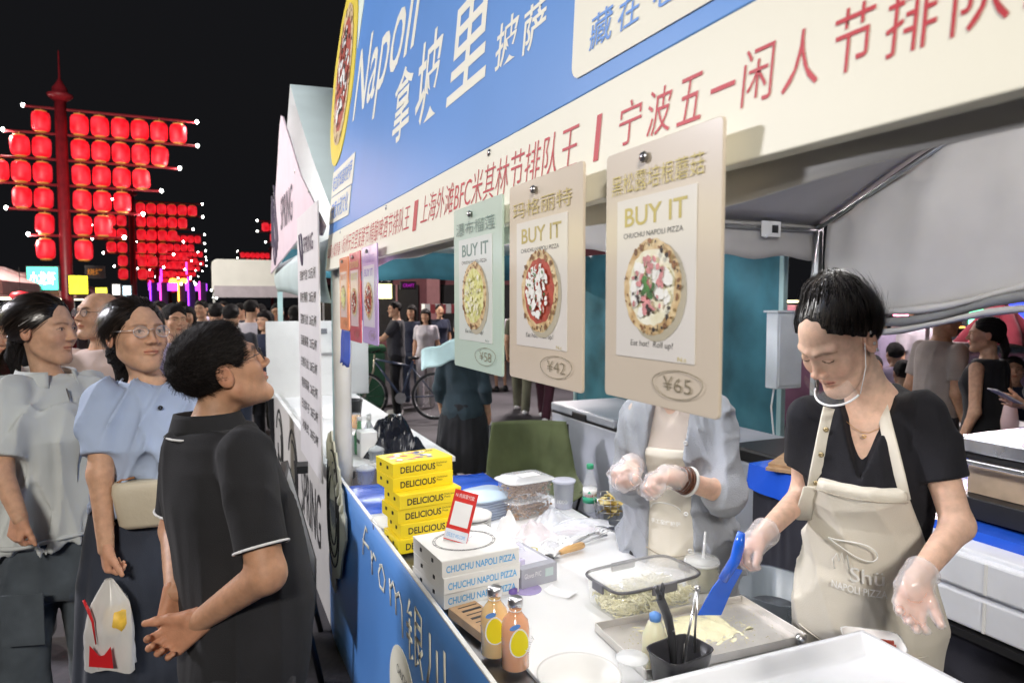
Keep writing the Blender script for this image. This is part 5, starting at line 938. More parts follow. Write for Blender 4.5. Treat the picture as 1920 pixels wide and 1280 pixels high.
    if style == 'bun': d = smin(d, ell(q, (0, -.050, .110), (.062, .052, .036)), .03); d = smin(d, ell(q, (.010, -.028, .124), (.040, .032, .020)), .02)
    if style == 'long':
        d = smin(d, cone(q, (0, -.06, .02), (0, -.075, -.24), .075, .055), .03)
        for s in (-1, 1): d = smin(d, cone(q, (s * .066, -.01, .01), (s * .078, -.01, -.22), .028, .026), .02)
        d = smax(d, -ell(q, (0, .105, -.055), (.056, .088, .105)), .008); d = smin(d, smax(ell(q, (0, .040, .055), (.064, .052, .040)), -(q[:, 2] - .030), .004), .01)
    return d + st
PROF = {'m': [(-.35, .150, .105, -.01), (0, .168, .118, -.005), (.25, .155, .112, .008), (.5, .165, .118, .012), (.72, .176, .120, .010), (.86, .168, .104, .0), (.95, .128, .085, -.01), (1.03, .072, .066, -.012), (1.12, .05, .05, -.01)],
        'f': [(-.35, .158, .112, -.012), (0, .168, .118, -.010), (.28, .128, .096, .002), (.5, .136, .100, .008), (.68, .150, .118, .024), (.86, .150, .092, .002), (.95, .112, .076, -.008), (1.03, .062, .058, -.012), (1.12, .044, .044, -.01)]}
def loft(p, F, prof, infl=0., k=1., td=None):
    v = p - F['P0']; t = v @ F['ax'] / F['L']; T = np.array([r[0] for r in prof])
    a, b, o = (np.interp(t, T, np.array([r[i] for r in prof]) * k) for i in (1, 2, 3)); a += infl; b += infl
    x = v @ F['rt']; y = v @ F['fw'] - o
    q = np.sqrt((x / a) ** 2 + (y / b) ** 2); return ((q - 1) * np.minimum(a, b) * .9).astype('f'), t, x, y
def stand(loc, fwd, h=1.68, fem=False, lean=0., sit=False):
    k = h / 1.70; B = basis(fwd); sw = .155 if fem else .18
    P = dict(pelvis=(0, 0, .91), neck=(0, lean * .5 - .005, 1.425), head=(0, lean * .55 + .018, 1.585))
    for s, n in ((-1, 'L'), (1, 'R')):
        P['sh' + n] = (s * sw, lean * .45 - .015, 1.37); P['el' + n] = (s * (sw + .045), lean * .3 - .04, 1.09); P['wr' + n] = (s * (sw + .05), lean * .2 + .05, .86)
        P['hip' + n] = (s * .09, 0, .88); P['kn' + n] = (s * .10, .015, .48); P['an' + n] = (s * .105, -.02, .075)
    J = {n: Vector(loc) + Vector((B @ (A3(v) * k)).tolist()) for n, v in P.items()}
    if sit:
        dz = Vector((0, 0, -.43 * k)); f = Vector(fwd).normalized()
        for n in J:
            if n[:2] not in ('kn', 'an'): J[n] = J[n] + dz
        for n in 'LR': J['kn' + n] = J['hip' + n] + f * .42 * k; J['an' + n] = J['kn' + n] - Vector((0, 0, .40 * k))
    return J
def hand_parts(wr, dirv, nrm, right, curl=(25, 30, 20), s=1., spread=.06, thumb=(.55, .75, -.25), thumb_curl=20):
    wr, d, n = Vector(wr), Vector(dirv).normalized(), Vector(nrm); n = (n - d * n.dot(d)).normalized(); lat = d.cross(n); tl = -lat if right else lat
    C = []; pal = []
    def bend(v, ang): return (v * math.cos(rad(ang)) - n * math.sin(rad(ang)))
    for i in range(4):
        o = (1.5 - i) * .0195 * s; base = wr + d * (.088 - .005 * abs(i - 1.2)) * s + tl * o
        pal.append((wr + tl * o * .55, base, .0165 * s, .0115 * s)); L = (.068, .076, .070, .055)[i] * s; a = 0.; p = base; r = (.0092, .0095, .0090, .0080)[i] * s
        for j, fr in enumerate((.46, .30, .24)):
            a += curl[j] * (1 + .12 * i) ; v = bend(d, a) + tl * (1.5 - i) * spread; v.normalize(); q = p + v * L * fr; C.append((p, q, r, r * .9)); p, r = q, r * .9
    b0 = wr + d * .022 * s + tl * .022 * s - n * .006 * s; v = (d * thumb[0] + tl * thumb[1] + n * thumb[2]).normalized(); p1 = b0 + v * .042 * s; v2 = (v * math.cos(rad(thumb_curl)) + (d - n * .6).normalized() * math.sin(rad(thumb_curl))).normalized(); p2 = p1 + v2 * .030 * s; p3 = p2 + v2 * .024 * s
    T = [(b0, p1, .0165 * s, .0115 * s), (p1, p2, .0110 * s, .0100 * s), (p2, p3, .0100 * s, .0078 * s)]
    return pal, C, T
def hand_field(H, infl=0.):
    pal, C, T = H
    def f(p):
        d = None
        for a, b, r0, r1 in pal: x = cone(p, A3(a), A3(b), r0, r1); d = x if d is None else smin(d, x, .012)
        for k in range(0, len(C), 3):
            x = None
            for a, b, r0, r1 in C[k:k + 3]: y = cone(p, A3(a), A3(b), r0, r1); x = y if x is None else smin(x, y, .004)
            d = smin(d, x, .005)
        x = None
        for a, b, r0, r1 in T: y = cone(p, A3(a), A3(b), r0, r1); x = y if x is None else smin(x, y, .006)
        return smin(d, x, .012) - infl
    pts = np.array([list(q) for g in H for c in g for q in c[:2]]); return f, pts.min(0) - .03 - infl, pts.max(0) + .03 + infl
def bounds(pts, m): a = np.array([list(p) for p in pts]); return a.min(0) - m, a.max(0) + m
SKIN = {'warm': (.58, .34, .22), 'fair': (.68, .45, .34), 'tan': (.46, .25, .15)}
for k_, c_ in SKIN.items(): mat('skin_' + k_, c_, rough=.52, var=.13, scale=48, detail=7, bump=.12, bscale=330, sss=.15, attr=True, spec=.35, rvar=.12)
m_hair = mat('hair_black', (.014, .012, .012), rough=.62, var=.5, scale=40, bump=.9, bscale=70, stretch=(6, 6, .8), spec=.2)
m_hairb = mat('hair_brown', (.035, .020, .014), rough=.40, var=.4, scale=40, bump=.35, bscale=90, stretch=(6, 6, .6), spec=.5)
m_strand = mat('hair_strand', (.024, .018, .015), rough=.28, var=.3, spec=.8, attr=True)
def ring(c, d, r, w, name, m, parent, off, flat=1., n=28, prof=None):
    d = Vector(d).normalized(); a = d.orthogonal().normalized(); b = d.cross(a)
    return MB().tube([Vector(c) + (a * math.cos(t) + b * math.sin(t)) * r for t in np.linspace(0, 6.283, n)], w, 6).build(name, m, parent, True, off=off)
def person(label, J, fwd, face, fem=False, skin='warm', top=None, bottom=None, hair='short', hmat=None, hs=1., res=(.012, .006, .010), group=None, hands=None, eyes='open', belly=0., fat=1., k=1., up=(0, 0, 1), shoes=False, strands=0, legs=False, hvol=1., seed=0, gloves=None):
    J = {n: Vector(v) for n, v in J.items()}; root = Vector((J['pelvis'].x, J['pelvis'].y, 0.))
    t = thing('person', label, 'person', root, 0, group); off = tuple(root); hb, hh, hc = res
    P0, NB = A3(J['pelvis']), A3(J['neck']); ax = NB - P0; L = float(np.linalg.norm(ax)); ax /= L
    rt = A3(J['shR'] - J['shL']); rt -= ax * (rt @ ax); rt /= np.linalg.norm(rt); fw = np.cross(ax, rt); F = dict(P0=P0, ax=ax, L=L, rt=rt, fw=fw)
    prof = [list(r) for r in PROF['f' if fem else 'm']]
    if belly:
        for r in prof:
            w = math.exp(-((r[0] - .22) / .30) ** 2); r[1] += belly * .55 * w; r[2] += belly * .6 * w; r[3] += belly * .55 * w
    g = .86 if fem else 1.; g *= k
    HB = basis(face, up); HC = A3(J['head']); s0 = hs
    nk0 = HC + HB @ V3(0, -.028, -.05) * s0; nk1 = A3(J['neck']) + ax * .01
    def arms(p, infl=0.):
        d = None
        for n in 'LR':
            x = smin(cone(p, J['sh' + n], J['el' + n], .050 * g + infl, .040 * g + infl), cone(p, J['el' + n], J['wr' + n], .041 * g + infl, .0265 * g + infl), .02); d = x if d is None else np.minimum(d, x)
        return d
    def body(p):
        d, t_, _x, _y = loft(p, F, prof, -.014, k); d = smax(d, (t_ - 1.02) * L, .01); d = smax(d, (-.3 - t_) * L, .01); d = smin(d, arms(p), .03); d = smin(d, cone(p, nk0, nk1, .047 * g * s0, .056 * g), .03)
        if legs or bottom is None:
            for n in 'LR': d = smin(d, smin(cone(p, J['hip' + n], J['kn' + n], .078 * g, .050 * g), cone(p, J['kn' + n], J['an' + n], .052 * g, .034 * g), .02), .02)
        if legs:
            for n in 'LR': d = smin(d, cone(p, J['an' + n] + Vector((0, 0, -.03)), J['an' + n] + Vector(fwd) * .14 + Vector((0, 0, -.045)), .035, .022), .02)
        return d
    pts = [J[n] for n in J if legs or n[:2] not in ('kn', 'an')]; lo, hi = bounds(pts, .14 * k)
    co, fa = sdf_mesh('b', body, lo, hi, hb, arr=True); parts = [(co, fa, np.ones((len(co), 3), 'f'))]
    def hf(p):
        q = ((p - HC) @ HB) / s0; d = head_field(q, fem, fat) * s0; return smin(d, cone(p, nk0, nk1, .047 * g * s0, .056 * g), .02)
    hlo, hhi = HC - .15 * s0, HC + .15 * s0; hlo[2] -= .0
    co, fa = sdf_mesh('h', hf, hlo, hhi, hh, arr=True); parts.append((co, fa, head_tint(((co - HC) @ HB) / s0, eyes, thin=.72 if fem else 1.)))
    hm = {}
    for n in 'LR':
        o = (hands or {}).get(n, {}); fdir = (J['wr' + n] - J['el' + n]).normalized()
        Hd = hand_parts(J['wr' + n] - fdir * .01, o.get('dir', fdir), o.get('nrm', Vector(rt.tolist()) * (1 if n == 'R' else -1)), n == 'R', o.get('curl', (22, 28, 18)), o.get('s', .95 * g if fem else g), o.get('spread', .05), o.get('thumb', (.75, .55, -.25)), o.get('tc', 20))
        f_, l_, h_ = hand_field(Hd); r_ = sdf_mesh('hd', f_, l_, h_, o.get('res', max(.0032, hh * .9)), arr=True); hm[n] = Hd
        if r_: parts.append((r_[0], r_[1], np.ones((len(r_[0]), 3), 'f') * V3(1.02, .92, .90)))
    n0 = 0; C, Fa, T_ = [], [], []
    for c, f, tt in parts: C.append(c); Fa.append(f + n0); T_.append(tt); n0 += len(c)
    raw_mesh('body', np.concatenate(C) - A3(off), np.concatenate(Fa), MATS['skin_' + skin], t, np.concatenate(T_))
    # hair
    if hair:
        def hrf(p): return hair_field(((p - HC) @ HB) / s0, hair, seed, hvol) * s0
        a, b = HC - .16 * s0, HC + .16 * s0
        if hair in ('long', 'pony', 'low'): a = HC - .30 * s0; b = HC + .2 * s0; a[2] = HC[2] - .30 * s0
        r_ = sdf_mesh('hair', hrf, a, b, hh * (1. if hh > .004 else 1.15), arr=True)
        if r_ is not None:
            ho = raw_mesh('hair', r_[0] - A3(off), r_[1], hmat or m_hair, t)
            if strands: make_strands(r_[0], HC, HB, s0, hair, strands, t, off, seed)
    # clothing
    if top:
        tk = dict(infl=.012, hem=-.05, sleeve=.62, amp=.004, neck=1.0, f=24., sr=.010, vneck=0., shell=False); tk.update({q: v for q, v in top.items() if q != 'm'})
        ends = []
        for n in 'LR':
            S_, E_, W_ = J['sh' + n], J['el' + n], J['wr' + n]; fr = tk['sleeve']
            e = S_.lerp(E_, min(1, fr)) if fr <= 1 else E_.lerp(W_, fr - 1); dd = (E_ - S_).normalized() if fr <= 1 else (W_ - E_).normalized(); ends.append((S_, E_, e, dd, fr))
        i_ = tk['infl']; sr = tk['sr']
        def topf(p):
            d, tt, x, y = loft(p, F, prof, i_, k)
            d = smax(d, (tk['hem'] - tt) * L, .012); d = smax(d, (tt - tk['neck']) * L, .012)
            for S_, E_, e, dd, fr in ends:
                if fr <= 0: continue
                r0, r1 = .049 * g + sr * .5, .042 * g + sr * .9
                c = cone(p, S_, e, r0, r1) if fr <= 1 else smin(cone(p, S_, E_, r0, r1), cone(p, E_, e, r1, .034 * g + sr), .02)
                c = smax(c, half(p, e, dd), .004); d = smin(d, c, .022)
            if tk['vneck']: 
                d = smax(d, -cone(p, NB + fw * .055 * k + ax * .04, NB + fw * .140 * k - ax * tk['vneck'], tk.get('vr', .070) * g, .006), .006)
            w_ = np.ones(len(p), 'f')
            for S_, E_, e, dd, fr in ends: w_ = np.minimum(w_, np.clip((np.linalg.norm(p - A3(e), axis=1) - .065 * g) / .06, 0, 1))
            return d + folds(p, tk['amp'], tk['f'], seed + 3) * w_
        lo, hi = bounds([J[n] for n in ('pelvis', 'neck', 'shL', 'shR')] + [q[2] for q in ends] + [q[1] for q in ends if q[4] > 1] + [J['pelvis'] + Vector((ax * tk['hem'] * L).tolist())], .24 * k)
        sdf_mesh('shirt', topf, lo, hi, hc, top['m'], t, off)
        t['_'] = 0; del t['_']
        if top.get('piping'):
            for S_, E_, e, dd, fr in ends: ring(e - dd * .004, dd, .042 * g + sr * .9 + .0012, .0030, 'sleeve_piping', top['piping'], t, off)
    if bottom:
        bk_ = dict(kind='trousers', infl=.014, waist=.12, amp=.005, wide=1., hemz=.5); bk_.update({q: v for q, v in bottom.items() if q != 'm'}); i_ = bk_['infl']
        if bk_['kind'] == 'trousers':
            def bf(p):
                d, tt, x, y = loft(p, F, prof, i_ - .004, k); d = smax(d, (tt - bk_['waist']) * L, .008); d = smax(d, -(tt + .30) * L, .03)
                for n in 'LR': w = bk_['wide']; d = smin(d, smin(cone(p, J['hip' + n], J['kn' + n], .080 * g * w + i_, .056 * g * w + i_), cone(p, J['kn' + n], J['an' + n], .057 * g * w + i_, .050 * g * w + i_), .02), .03)
                return d + folds(p, bk_['amp'], 18., seed + 9, .8)
            lo, hi = bounds([J[n] for n in ('pelvis', 'hipL', 'hipR', 'knL', 'knR', 'anL', 'anR')], .17 * k); hi[2] = max(hi[2], (P0 + ax * bk_['waist'] * L)[2] + .05)
        else:
            W0 = P0 + ax * bk_['waist'] * L; H0 = np.array([P0[0], P0[1], bk_['hemz']], 'f')
            def bf(p):
                v = p - W0; a2 = H0 - W0; hgt = float(np.linalg.norm(a2)); a2 = a2 / hgt; tt = v @ a2 / hgt; x = v @ rt; y = v @ fw
                aa = np.interp(tt, [0, .25, 1], [.145 * k, .185 * k, (.19 + .05 * bk_['wide']) * k]) + i_ ; bb = np.interp(tt, [0, .25, 1], [.11 * k, .135 * k, (.14 + .04 * bk_['wide']) * k]) + i_
                fl = .012 * np.sin(np.arctan2(y, x) * 9 + 2 * tt) * np.clip(tt, 0, 1) + .008 * np.sin(np.arctan2(y, x) * 17) * np.clip(tt, 0, 1)
                d = (np.sqrt((x / aa) ** 2 + (y / bb) ** 2) - 1) * np.minimum(aa, bb) * .85 + fl * .6; d = smax(d, -tt * hgt, .006); d = smax(d, (tt - 1) * hgt, .006); return d.astype('f') + folds(p, bk_['amp'], 16., seed + 5)
            lo, hi = bounds([Vector(W0.tolist()), Vector(H0.tolist())], .30 * k)
        sdf_mesh('trousers' if bk_['kind'] == 'trousers' else 'skirt', bf, lo, hi, hc, bottom['m'], t, off)
    if shoes:
        for n in 'LR':
            a = J['an' + n]; f = Vector(fwd).normalized(); fl = Vector((a.x, a.y, 0))
            def sf(p): return smax(smin(cone(p, fl + Vector((0, 0, .045)) - f * .03, fl + Vector((0, 0, .035)) + f * .15, .045, .036), cone(p, fl + Vector((0, 0, .04)), fl + Vector((0, 0, .09)), .042, .04), .03), -(p[:, 2] - .004), .004)
            lo, hi = bounds([fl, fl + f * .16], .09); sdf_mesh('shoe', sf, lo, hi, max(hc, .008), shoes, t, off)
    t_info = dict(top=topf if top else None, t=t, off=off, F=F, prof=prof, g=g, k=k, HC=HC, HB=HB, s=s0, hands=hm, J=J, ax=ax, rt=rt, fw=fw, L=L, NB=NB, P0=P0)
    return t_info
def make_strands(co, HC, HB, s, style, n, parent, off, seed):
    R_ = np.random.RandomState(seed + 5); q = ((co - HC) @ HB) / s; p = q[R_.choice(len(q), n)].copy(); sh = style in ('short', 'crop')
    knot = {'bun': V3(0, -.06, .112), 'pony': V3(0, -.10, -.03), 'low': V3(0, -.09, -.05), 'short': V3(0, .10, .03), 'crop': V3(0, .10, .0)}.get(style, V3(0, -.05, -.3))
    cen = V3(0, -.014, .03); rr = V3(.0815, .103, .089); m_ = 5 if sh else 10
    nz = lambda v: v / (np.linalg.norm(v, axis=1, keepdims=True) + 1e-9)
    ln = R_.uniform(.012, .026, (n, 1)) if sh else R_.uniform(.05, .14, (n, 1)); lift = np.where(R_.rand(n, 1) > .10, R_.uniform(.0002, .0018, (n, 1)), R_.uniform(.002, .009, (n, 1))); jit = R_.randn(n, 3) * (.30 if sh else .10); V = []
    for j in range(m_):
        nr = nz((p - cen) / (rr * rr)); fl = knot - p; fl = nz(fl - nr * (fl * nr).sum(1, keepdims=True))
        if sh: fl = fl * .75 + nr * .45
        fl = nz(fl + jit * (.5 + .15 * j)); side = nz(np.cross(fl, nr)); o = p + nr * lift * math.sin(3.14 * (j + .6) / m_); w = (.0006 if sh else .0010) * (1 - .7 * j / m_); V += [o - side * w, o + side * w]; p = p + fl * ln / m_ * np.clip((np.linalg.norm(knot - p, axis=1, keepdims=True) - .03) / .04, 0, 1)
    V = np.stack(V, 1).reshape(-1, 3); base = (np.arange(n) * 2 * m_)[:, None]; jj = np.arange(m_ - 1) * 2; Fc = np.stack([base + jj, base + jj + 1, base + jj + 3, base + jj + 2], -1).reshape(-1, 4)
    raw_mesh('hair_strands', (V.astype('f') * s) @ HB.T + HC - A3(off), Fc, mat('hair_short_strand', (.016, .013, .012), rough=.6, var=.3, spec=.2, attr=True) if sh else m_strand, parent, np.repeat(R_.uniform(.4, 1.0, (n, 1)) + (R_.rand(n, 1) > .85) * R_.uniform(.5, 2.2, (n, 1)), 2 * m_, 0) * V3(1, .95, .9))['kind'] = 'stuff'
def hl(I, v): return Vector((I['HC'] + I['HB'] @ (V3(*v) * I['s'])).tolist())
def body_pt(I, t, ang, infl=0.):
    """point on the chest loft at height t and angle from the front"""
    T = [r[0] for r in I['prof']]; a, b, o = (float(np.interp(t, T, [r[i] for r in I['prof']])) * I['k'] for i in (1, 2, 3)); a += infl; b += infl
    return Vector((I['P0'] + I['ax'] * t * I['L'] + I['rt'] * a * math.sin(ang) + I['fw'] * (o + b * math.cos(ang))).tolist())
def glasses(I, m, lens=True, r=.019, wire=.0011):
    t, off = I['t'], I['off']; g = bpy.data.objects.new('glasses', None); g.empty_display_size = .02; link(g, t)
    for s in (-1, 1):
        pts = [hl(I, (s * .033 + r * 1.12 * math.cos(a), .1015 - .004 * abs(s * .033 + r * math.cos(a)) / .05, .001 + r * .92 * math.sin(a))) for a in np.linspace(0, 6.283, 28)]
        MB().tube(pts, wire, 5).build('rim', m, g, True, off=off)
        if lens: MB().add(pts[:-1], [tuple(range(27))]).build('lens', clear('lens_glass', (.9, .95, 1), .12, .03), g, off=off, fix=False)
        MB().tube([hl(I, (s * .054, .098, .006)), hl(I, (s * .073, .06, .008)), hl(I, (s * .079, .008, .012))], wire, 5).build('temple', m, g, True, off=off)
    MB().tube([hl(I, (-.013, .103, .005)), hl(I, (0, .107, .009)), hl(I, (.013, .103, .005))], wire, 5).build('bridge', m, g, True, off=off)
def feet(J, fwd, h):
    f = Vector(fwd).normalized(); r = f.cross(_Z); p = J['pelvis']
    for s, n in ((-1, 'L'), (1, 'R')):
        J['hip' + n] = Vector((p.x, p.y, p.z - .03)) + r * s * .09; J['kn' + n] = Vector((p.x, p.y, h * .285)) + r * s * .10 + f * .02; J['an' + n] = Vector((p.x, p.y, .075)) + r * s * .11
    return J
FINE = (.008, .0026, .0065)
# --- man in the black polo shirt
fA = hdir(.86, .5)
JA = feet(dict(pelvis=at(450, 1232, 1.64), neck=at(402, 800, 1.60), head=at(416, 694, 1.60), shR=at(456, 850, 1.47), shL=at(350, 840, 1.74), elR=at(500, 1075, 1.41), wrR=at(372, 1165, 1.50), elL=at(330, 992, 1.76), wrL=at(330, 1108, 1.58)), fA, 1.7)
pw = fabric('polo_white_trim', (.75, .75, .74)); pk = fabric('polo_black', (.020, .020, .022), var=.2, sheen=.03, wr=.5)
IA = person('man in a black polo shirt looking up at the sign, hands clasped behind him', JA, fA, hdir(.80, .48, .42), skin='tan', top=dict(m=pk, infl=.016, hem=-.12, sleeve=.80, amp=.016, sr=.017, piping=pw, f=30.), bottom=dict(m=fabric('man_trousers', (.022, .022, .026)), waist=.0, wide=1.15), hair='short', hs=.93, res=FINE, belly=.055, fat=1.10, k=.93, strands=9000, seed=11, hvol=1.5,
    hands=dict(R=dict(dir=hdir(-.80, -.05, -.55), nrm=hdir(.35, .9, .0), curl=(30, 62, 40), res=.0027, thumb=(.8, .5, -.1), spread=.02), L=dict(dir=hdir(.02, -.35, -.9), nrm=hdir(-.8, .5, 0), curl=(28, 34, 20), res=.0027)))
glasses(IA, mat('glasses_dark', (.02, .018, .016), rough=.3))
nb_ = Vector(IA['NB'].tolist()); axA = Vector(IA['ax'].tolist())
def collar(I, m, r=.078, h=.035, open_=.35, pip=None, tilt=0.):
    pts0, pts1 = [], []; up = Vector(I['ax'].tolist()); rt_, fw_ = Vector(I['rt'].tolist()), Vector(I['fw'].tolist()); c = Vector(I['NB'].tolist()) - fw_ * .012
    A = np.linspace(open_, 6.283 - open_, 40); mb = MB()
    def f(u, v):
        a = open_ + (6.283 - 2 * open_) * u; rr = r * (1.10 - .20 * v) * I['k']; return c + (rt_ * math.sin(a) + fw_ * math.cos(a) * 1.05) * rr + up * (-.012 + h * v + .012 * (1 - abs(math.cos(a / 2))) )
    o = mb.grid(f, 40, 4).build('collar', m, I['t'], True, off=I['off']); o.modifiers.new('solid', 'SOLIDIFY').thickness = .005
    if pip: MB().tube([f(i / 40, -.12) + (f(i / 40, -.12) - c).normalized() * .003 for i in range(41)], .0026, 6).build('collar_piping', pip, I['t'], True, off=I['off'])
collar(IA, pk, .082, .045, .4, pw)
# --- woman in the light blue blouse
fB = hdir(.55, -.83)
JB = feet(dict(pelvis=at(276, 1040, 2.06), neck=at(280, 722, 2.03), head=at(256, 628, 2.0), shR=at(196, 745, 1.94), shL=at(356, 742, 2.13), elR=at(188, 888, 1.88), wrR=at(199, 1030, 1.86), elL=at(368, 890, 2.17), wrL=at(366, 990, 2.06)), fB, 1.68)
blouse = fabric('blue_blouse', (.38, .46, .62), var=.10)
IB = person('woman with glasses in a light blue blouse carrying a plastic bag', JB, fB, hdir(.80, -.58, .13), True, 'warm', dict(m=blouse, infl=.018, hem=.36, sleeve=.76, amp=.036, sr=.020, f=38., neck=.99), dict(kind='skirt', m=fabric('navy_skirt', (.03, .036, .052), var=.3), waist=.42, hemz=.15, wide=.3, amp=.006), 'low', hs=.93, res=FINE, strands=10000, seed=21, fat=1.03, hvol=1.6, k=.90,
    hands=dict(R=dict(dir=hdir(.02, .0, -1), nrm=hdir(-.75, -.65, 0), curl=(55, 60, 35), res=.0028)))
glasses(IB, metalm('glasses_silver', (.75, .70, .70)))
collar(IB, blouse, .086, .022, .25)
for i in range(3): p = body_pt(IB, .90 - .15 * i, .10, .036 + .006 * i); ring(p, IB['fw'].tolist(), .0042, .003, 'button', m_dark, IB['t'], IB['off'], n=10)
MB().tube([body_pt(IB, .97, -1.0, .034), body_pt(IB, .84, -.95, .036), body_pt(IB, .70, -.92, .036)], .011, 8, flat=.35).build('bag_strap', mat('tan_leather', (.34, .15, .06), rough=.45), IB['t'], True, off=IB['off'])
# --- woman in the grey hooded jacket
fC = hdir(.6, -.8)
JC = feet(dict(pelvis=at(105, 1018, 2.26), neck=at(92, 716, 2.23), head=at(84, 617, 2.2), shR=at(22, 740, 2.10), shL=at(168, 732, 2.32), elR=at(0, 880, 2.02), wrR=at(38, 972, 1.97), elL=at(182, 880, 2.36), wrL=at(186, 985, 2.3)), fC, 1.68)
jk = fabric('grey_jacket', (.54, .57, .56), var=.06, bump=.1)
IC = person('woman in a pale grey hooded jacket at the left edge, seen in profile', JC, fC, hdir(1., -.06, -.02), True, 'warm', dict(m=jk, infl=.026, hem=.10, sleeve=.86, amp=.040, sr=.026, f=33.), dict(m=fabric('cargo_jeans', (.075, .09, .105), var=.35, scale=8), waist=.14, wide=1.12, infl=.018, amp=.016), 'pony', hs=.94, res=FINE, strands=10000, seed=31, k=.92, hands=dict(R=dict(dir=hdir(-.15, -.1, -1), nrm=hdir(-.4, -.9, 0), curl=(45, 50, 30), res=.003)))
collar(IC, jk, .098, .05, .5)
r = MB().grid(lambda u, v: tuple(Vector(IC['NB'].tolist()) + Vector(IC['rt'].tolist()) * (.16 * math.sin((u - .5) * 3.6)) * (1 - .25 * v) - Vector(IC['fw'].tolist()) * (.10 + .05 * v) * math.cos((u - .5) * 3.0) + Vector((0, 0, .015 - .10 * v + .03 * math.sin(v * 3.1)))), 20, 10).build('hood', jk, IC['t'], True, off=IC['off']); r.modifiers.new('solid', 'SOLIDIFY').thickness = .012
MB().tube([body_pt(IC, .97 - .09 * i, .05, .044) for i in range(9)], .0028, 6).build('zip', m_steel, IC['t'], True, off=IC['off'])
MB().tube([tuple(IC['J']['pelvis'] + Vector((0, 0, .055 + .004 * math.sin(a * 5))) + Vector(IC['rt'].tolist()) * .212 * math.sin(a) + Vector(IC['fw'].tolist()) * (.160 * math.cos(a) - .008)) for a in np.linspace(0, 6.283, 40)], .007, 6).build('hem_band', jk, IC['t'], True, off=IC['off'])
pc = IC['J']['pelvis'] + Vector((0, 0, -.17)); pr, pf = Vector(IC['rt'].tolist()), Vector(IC['fw'].tolist())
MB().box(pc + pr * .165 + pf * .10, (.006, .12, .16), Matrix.Rotation(math.atan2(pr.y, pr.x) + .6, 4, 'Z')).build('cargo_pocket', MATS['cargo_jeans'], IC['t'], bevel=.002, off=IC['off'])
# --- vendor in the apron
fV = hdir(-.45, -.89)
JV = feet(dict(pelvis=at(1622, 1150, 1.84), neck=at(1630, 735, 1.70), head=at(1570, 636, 1.60), shR=at(1514, 780, 1.77), shL=at(1732, 775, 1.62), elR=at(1508, 925, 1.83), wrR=at(1424, 1008, 1.66), elL=at(1796, 985, 1.56), wrL=at(1716, 1088, 1.46)), fV, 1.68)
tee = fabric('black_tee', (.014, .014, .018), var=.2, sheen=.03)
IV = person('young vendor in a black tee and beige apron looking down at the tray', JV, fV, hdir(-.86, -.42, -.70), True, 'fair', dict(m=tee, infl=.014, hem=-.1, sleeve=.60, amp=.009, sr=.022, f=34., vneck=.18, vr=.100), dict(m=fabric('vendor_trousers', (.03, .03, .035))), 'bun', m_hair, 1.0, FINE, None, dict(R=dict(dir=hdir(-.70, -.25, -.45), nrm=hdir(-.2, .35, .9), curl=(48, 55, 30), res=.0026), L=dict(dir=hdir(-.35, -.25, -.85), nrm=hdir(.3, .75, .2), curl=(25, 25, 18), res=.0026)), 'closed', strands=13000, seed=41, hvol=2.2, k=.94, fat=.93)
m_glove = clear('vinyl_glove', (.95, .93, .95), .30, .12)
def glove(I, n, infl=.003, amp=.003, seed=2):
    f_, lo, hi = hand_field(I['hands'][n], infl); w = I['J']['wr' + n]; e = I['J']['el' + n]; dd = (e - w).normalized()
    def g(p): return smin(f_(p), smax(cone(p, w - dd * .02, w + dd * .05, .031, .036), half(p, w + dd * .04, dd), .003), .012) + folds(p, amp, 90., seed, 1.)
    lo = np.minimum(lo, A3(w) - .07); hi = np.maximum(hi, A3(w) + .07); sdf_mesh('glove', g, lo, hi, .0034, m_glove, I['t'], I['off'])
glove(IV, 'R'); glove(IV, 'L', seed=5)
m_apron = fabric('beige_apron', (.68, .64, .55), var=.05, bump=.15, wr=.25); m_apron_ink = mat('apron_print', (.78, .78, .75), rough=.7)
def apron(I, m, top_t=.70, bot_t=-.85, wtop=.100, infl=.030, amp=.012, seed=3):
    prof = [list(r) for r in I['prof']]; prof = [[-1.2, .195, .150, .0], [-.55, .178, .138, .0]] + prof
    def f(p):
        d, tt, x, y = loft(p, I['F'], prof, infl, I['k']); sh = d + folds(p, amp, 30., seed, .5)
        w = np.interp(tt, [-.8, .15, .38, top_t], [.30, .30, .15, wtop]) * I['k']; sh = smax(sh, np.abs(x) - w, .004); sh = smax(sh, (tt - top_t) * I['L'], .004); sh = smax(sh, (bot_t - tt) * I['L'], .004); return smax(sh, -(y + .06), .004).astype('f')
    P = [Vector((I['P0'] + I['ax'] * q * I['L']).tolist()) for q in (bot_t, top_t)]; lo, hi = bounds(P, .30); return sdf_mesh('apron', f, lo, hi, .0062, m, I['t'], I['off'], margin=2.5)
apr = apron(IV, m_apron)
def on_cloth(I, px, py, gap=.006):
    """point of the garment surface on that line of sight"""
    Ds = np.linspace(1.35, 2.0, 400); P = np.array([list(at(px, py, D=D)) for D in Ds], 'f'); h = np.argmax(I['top'](P) < gap); return at(px, py, D=float(Ds[h]))
for path in (((1526, 925), (1533, 885), (1541, 845), (1548, 810), (1554, 782), (1558, 765)), ((1694, 935), (1684, 890), (1673, 845), (1663, 805), (1655, 770), (1650, 745), (1648, 730))):
    MB().tube([on_cloth(IV, *q) for q in path], .019, 10, flat=.16).build('apron_strap', m_apron, IV['t'], True, off=IV['off'])
for i in range(3): p = on_cloth(IV, *((1530, 905), (1540, 852), (1549, 805))[i], gap=.011); ring(p, IV['fw'].tolist(), .0038, .0032, 'strap_stud', metalm('brass', (.45, .36, .20)), IV['t'], IV['off'], n=12)
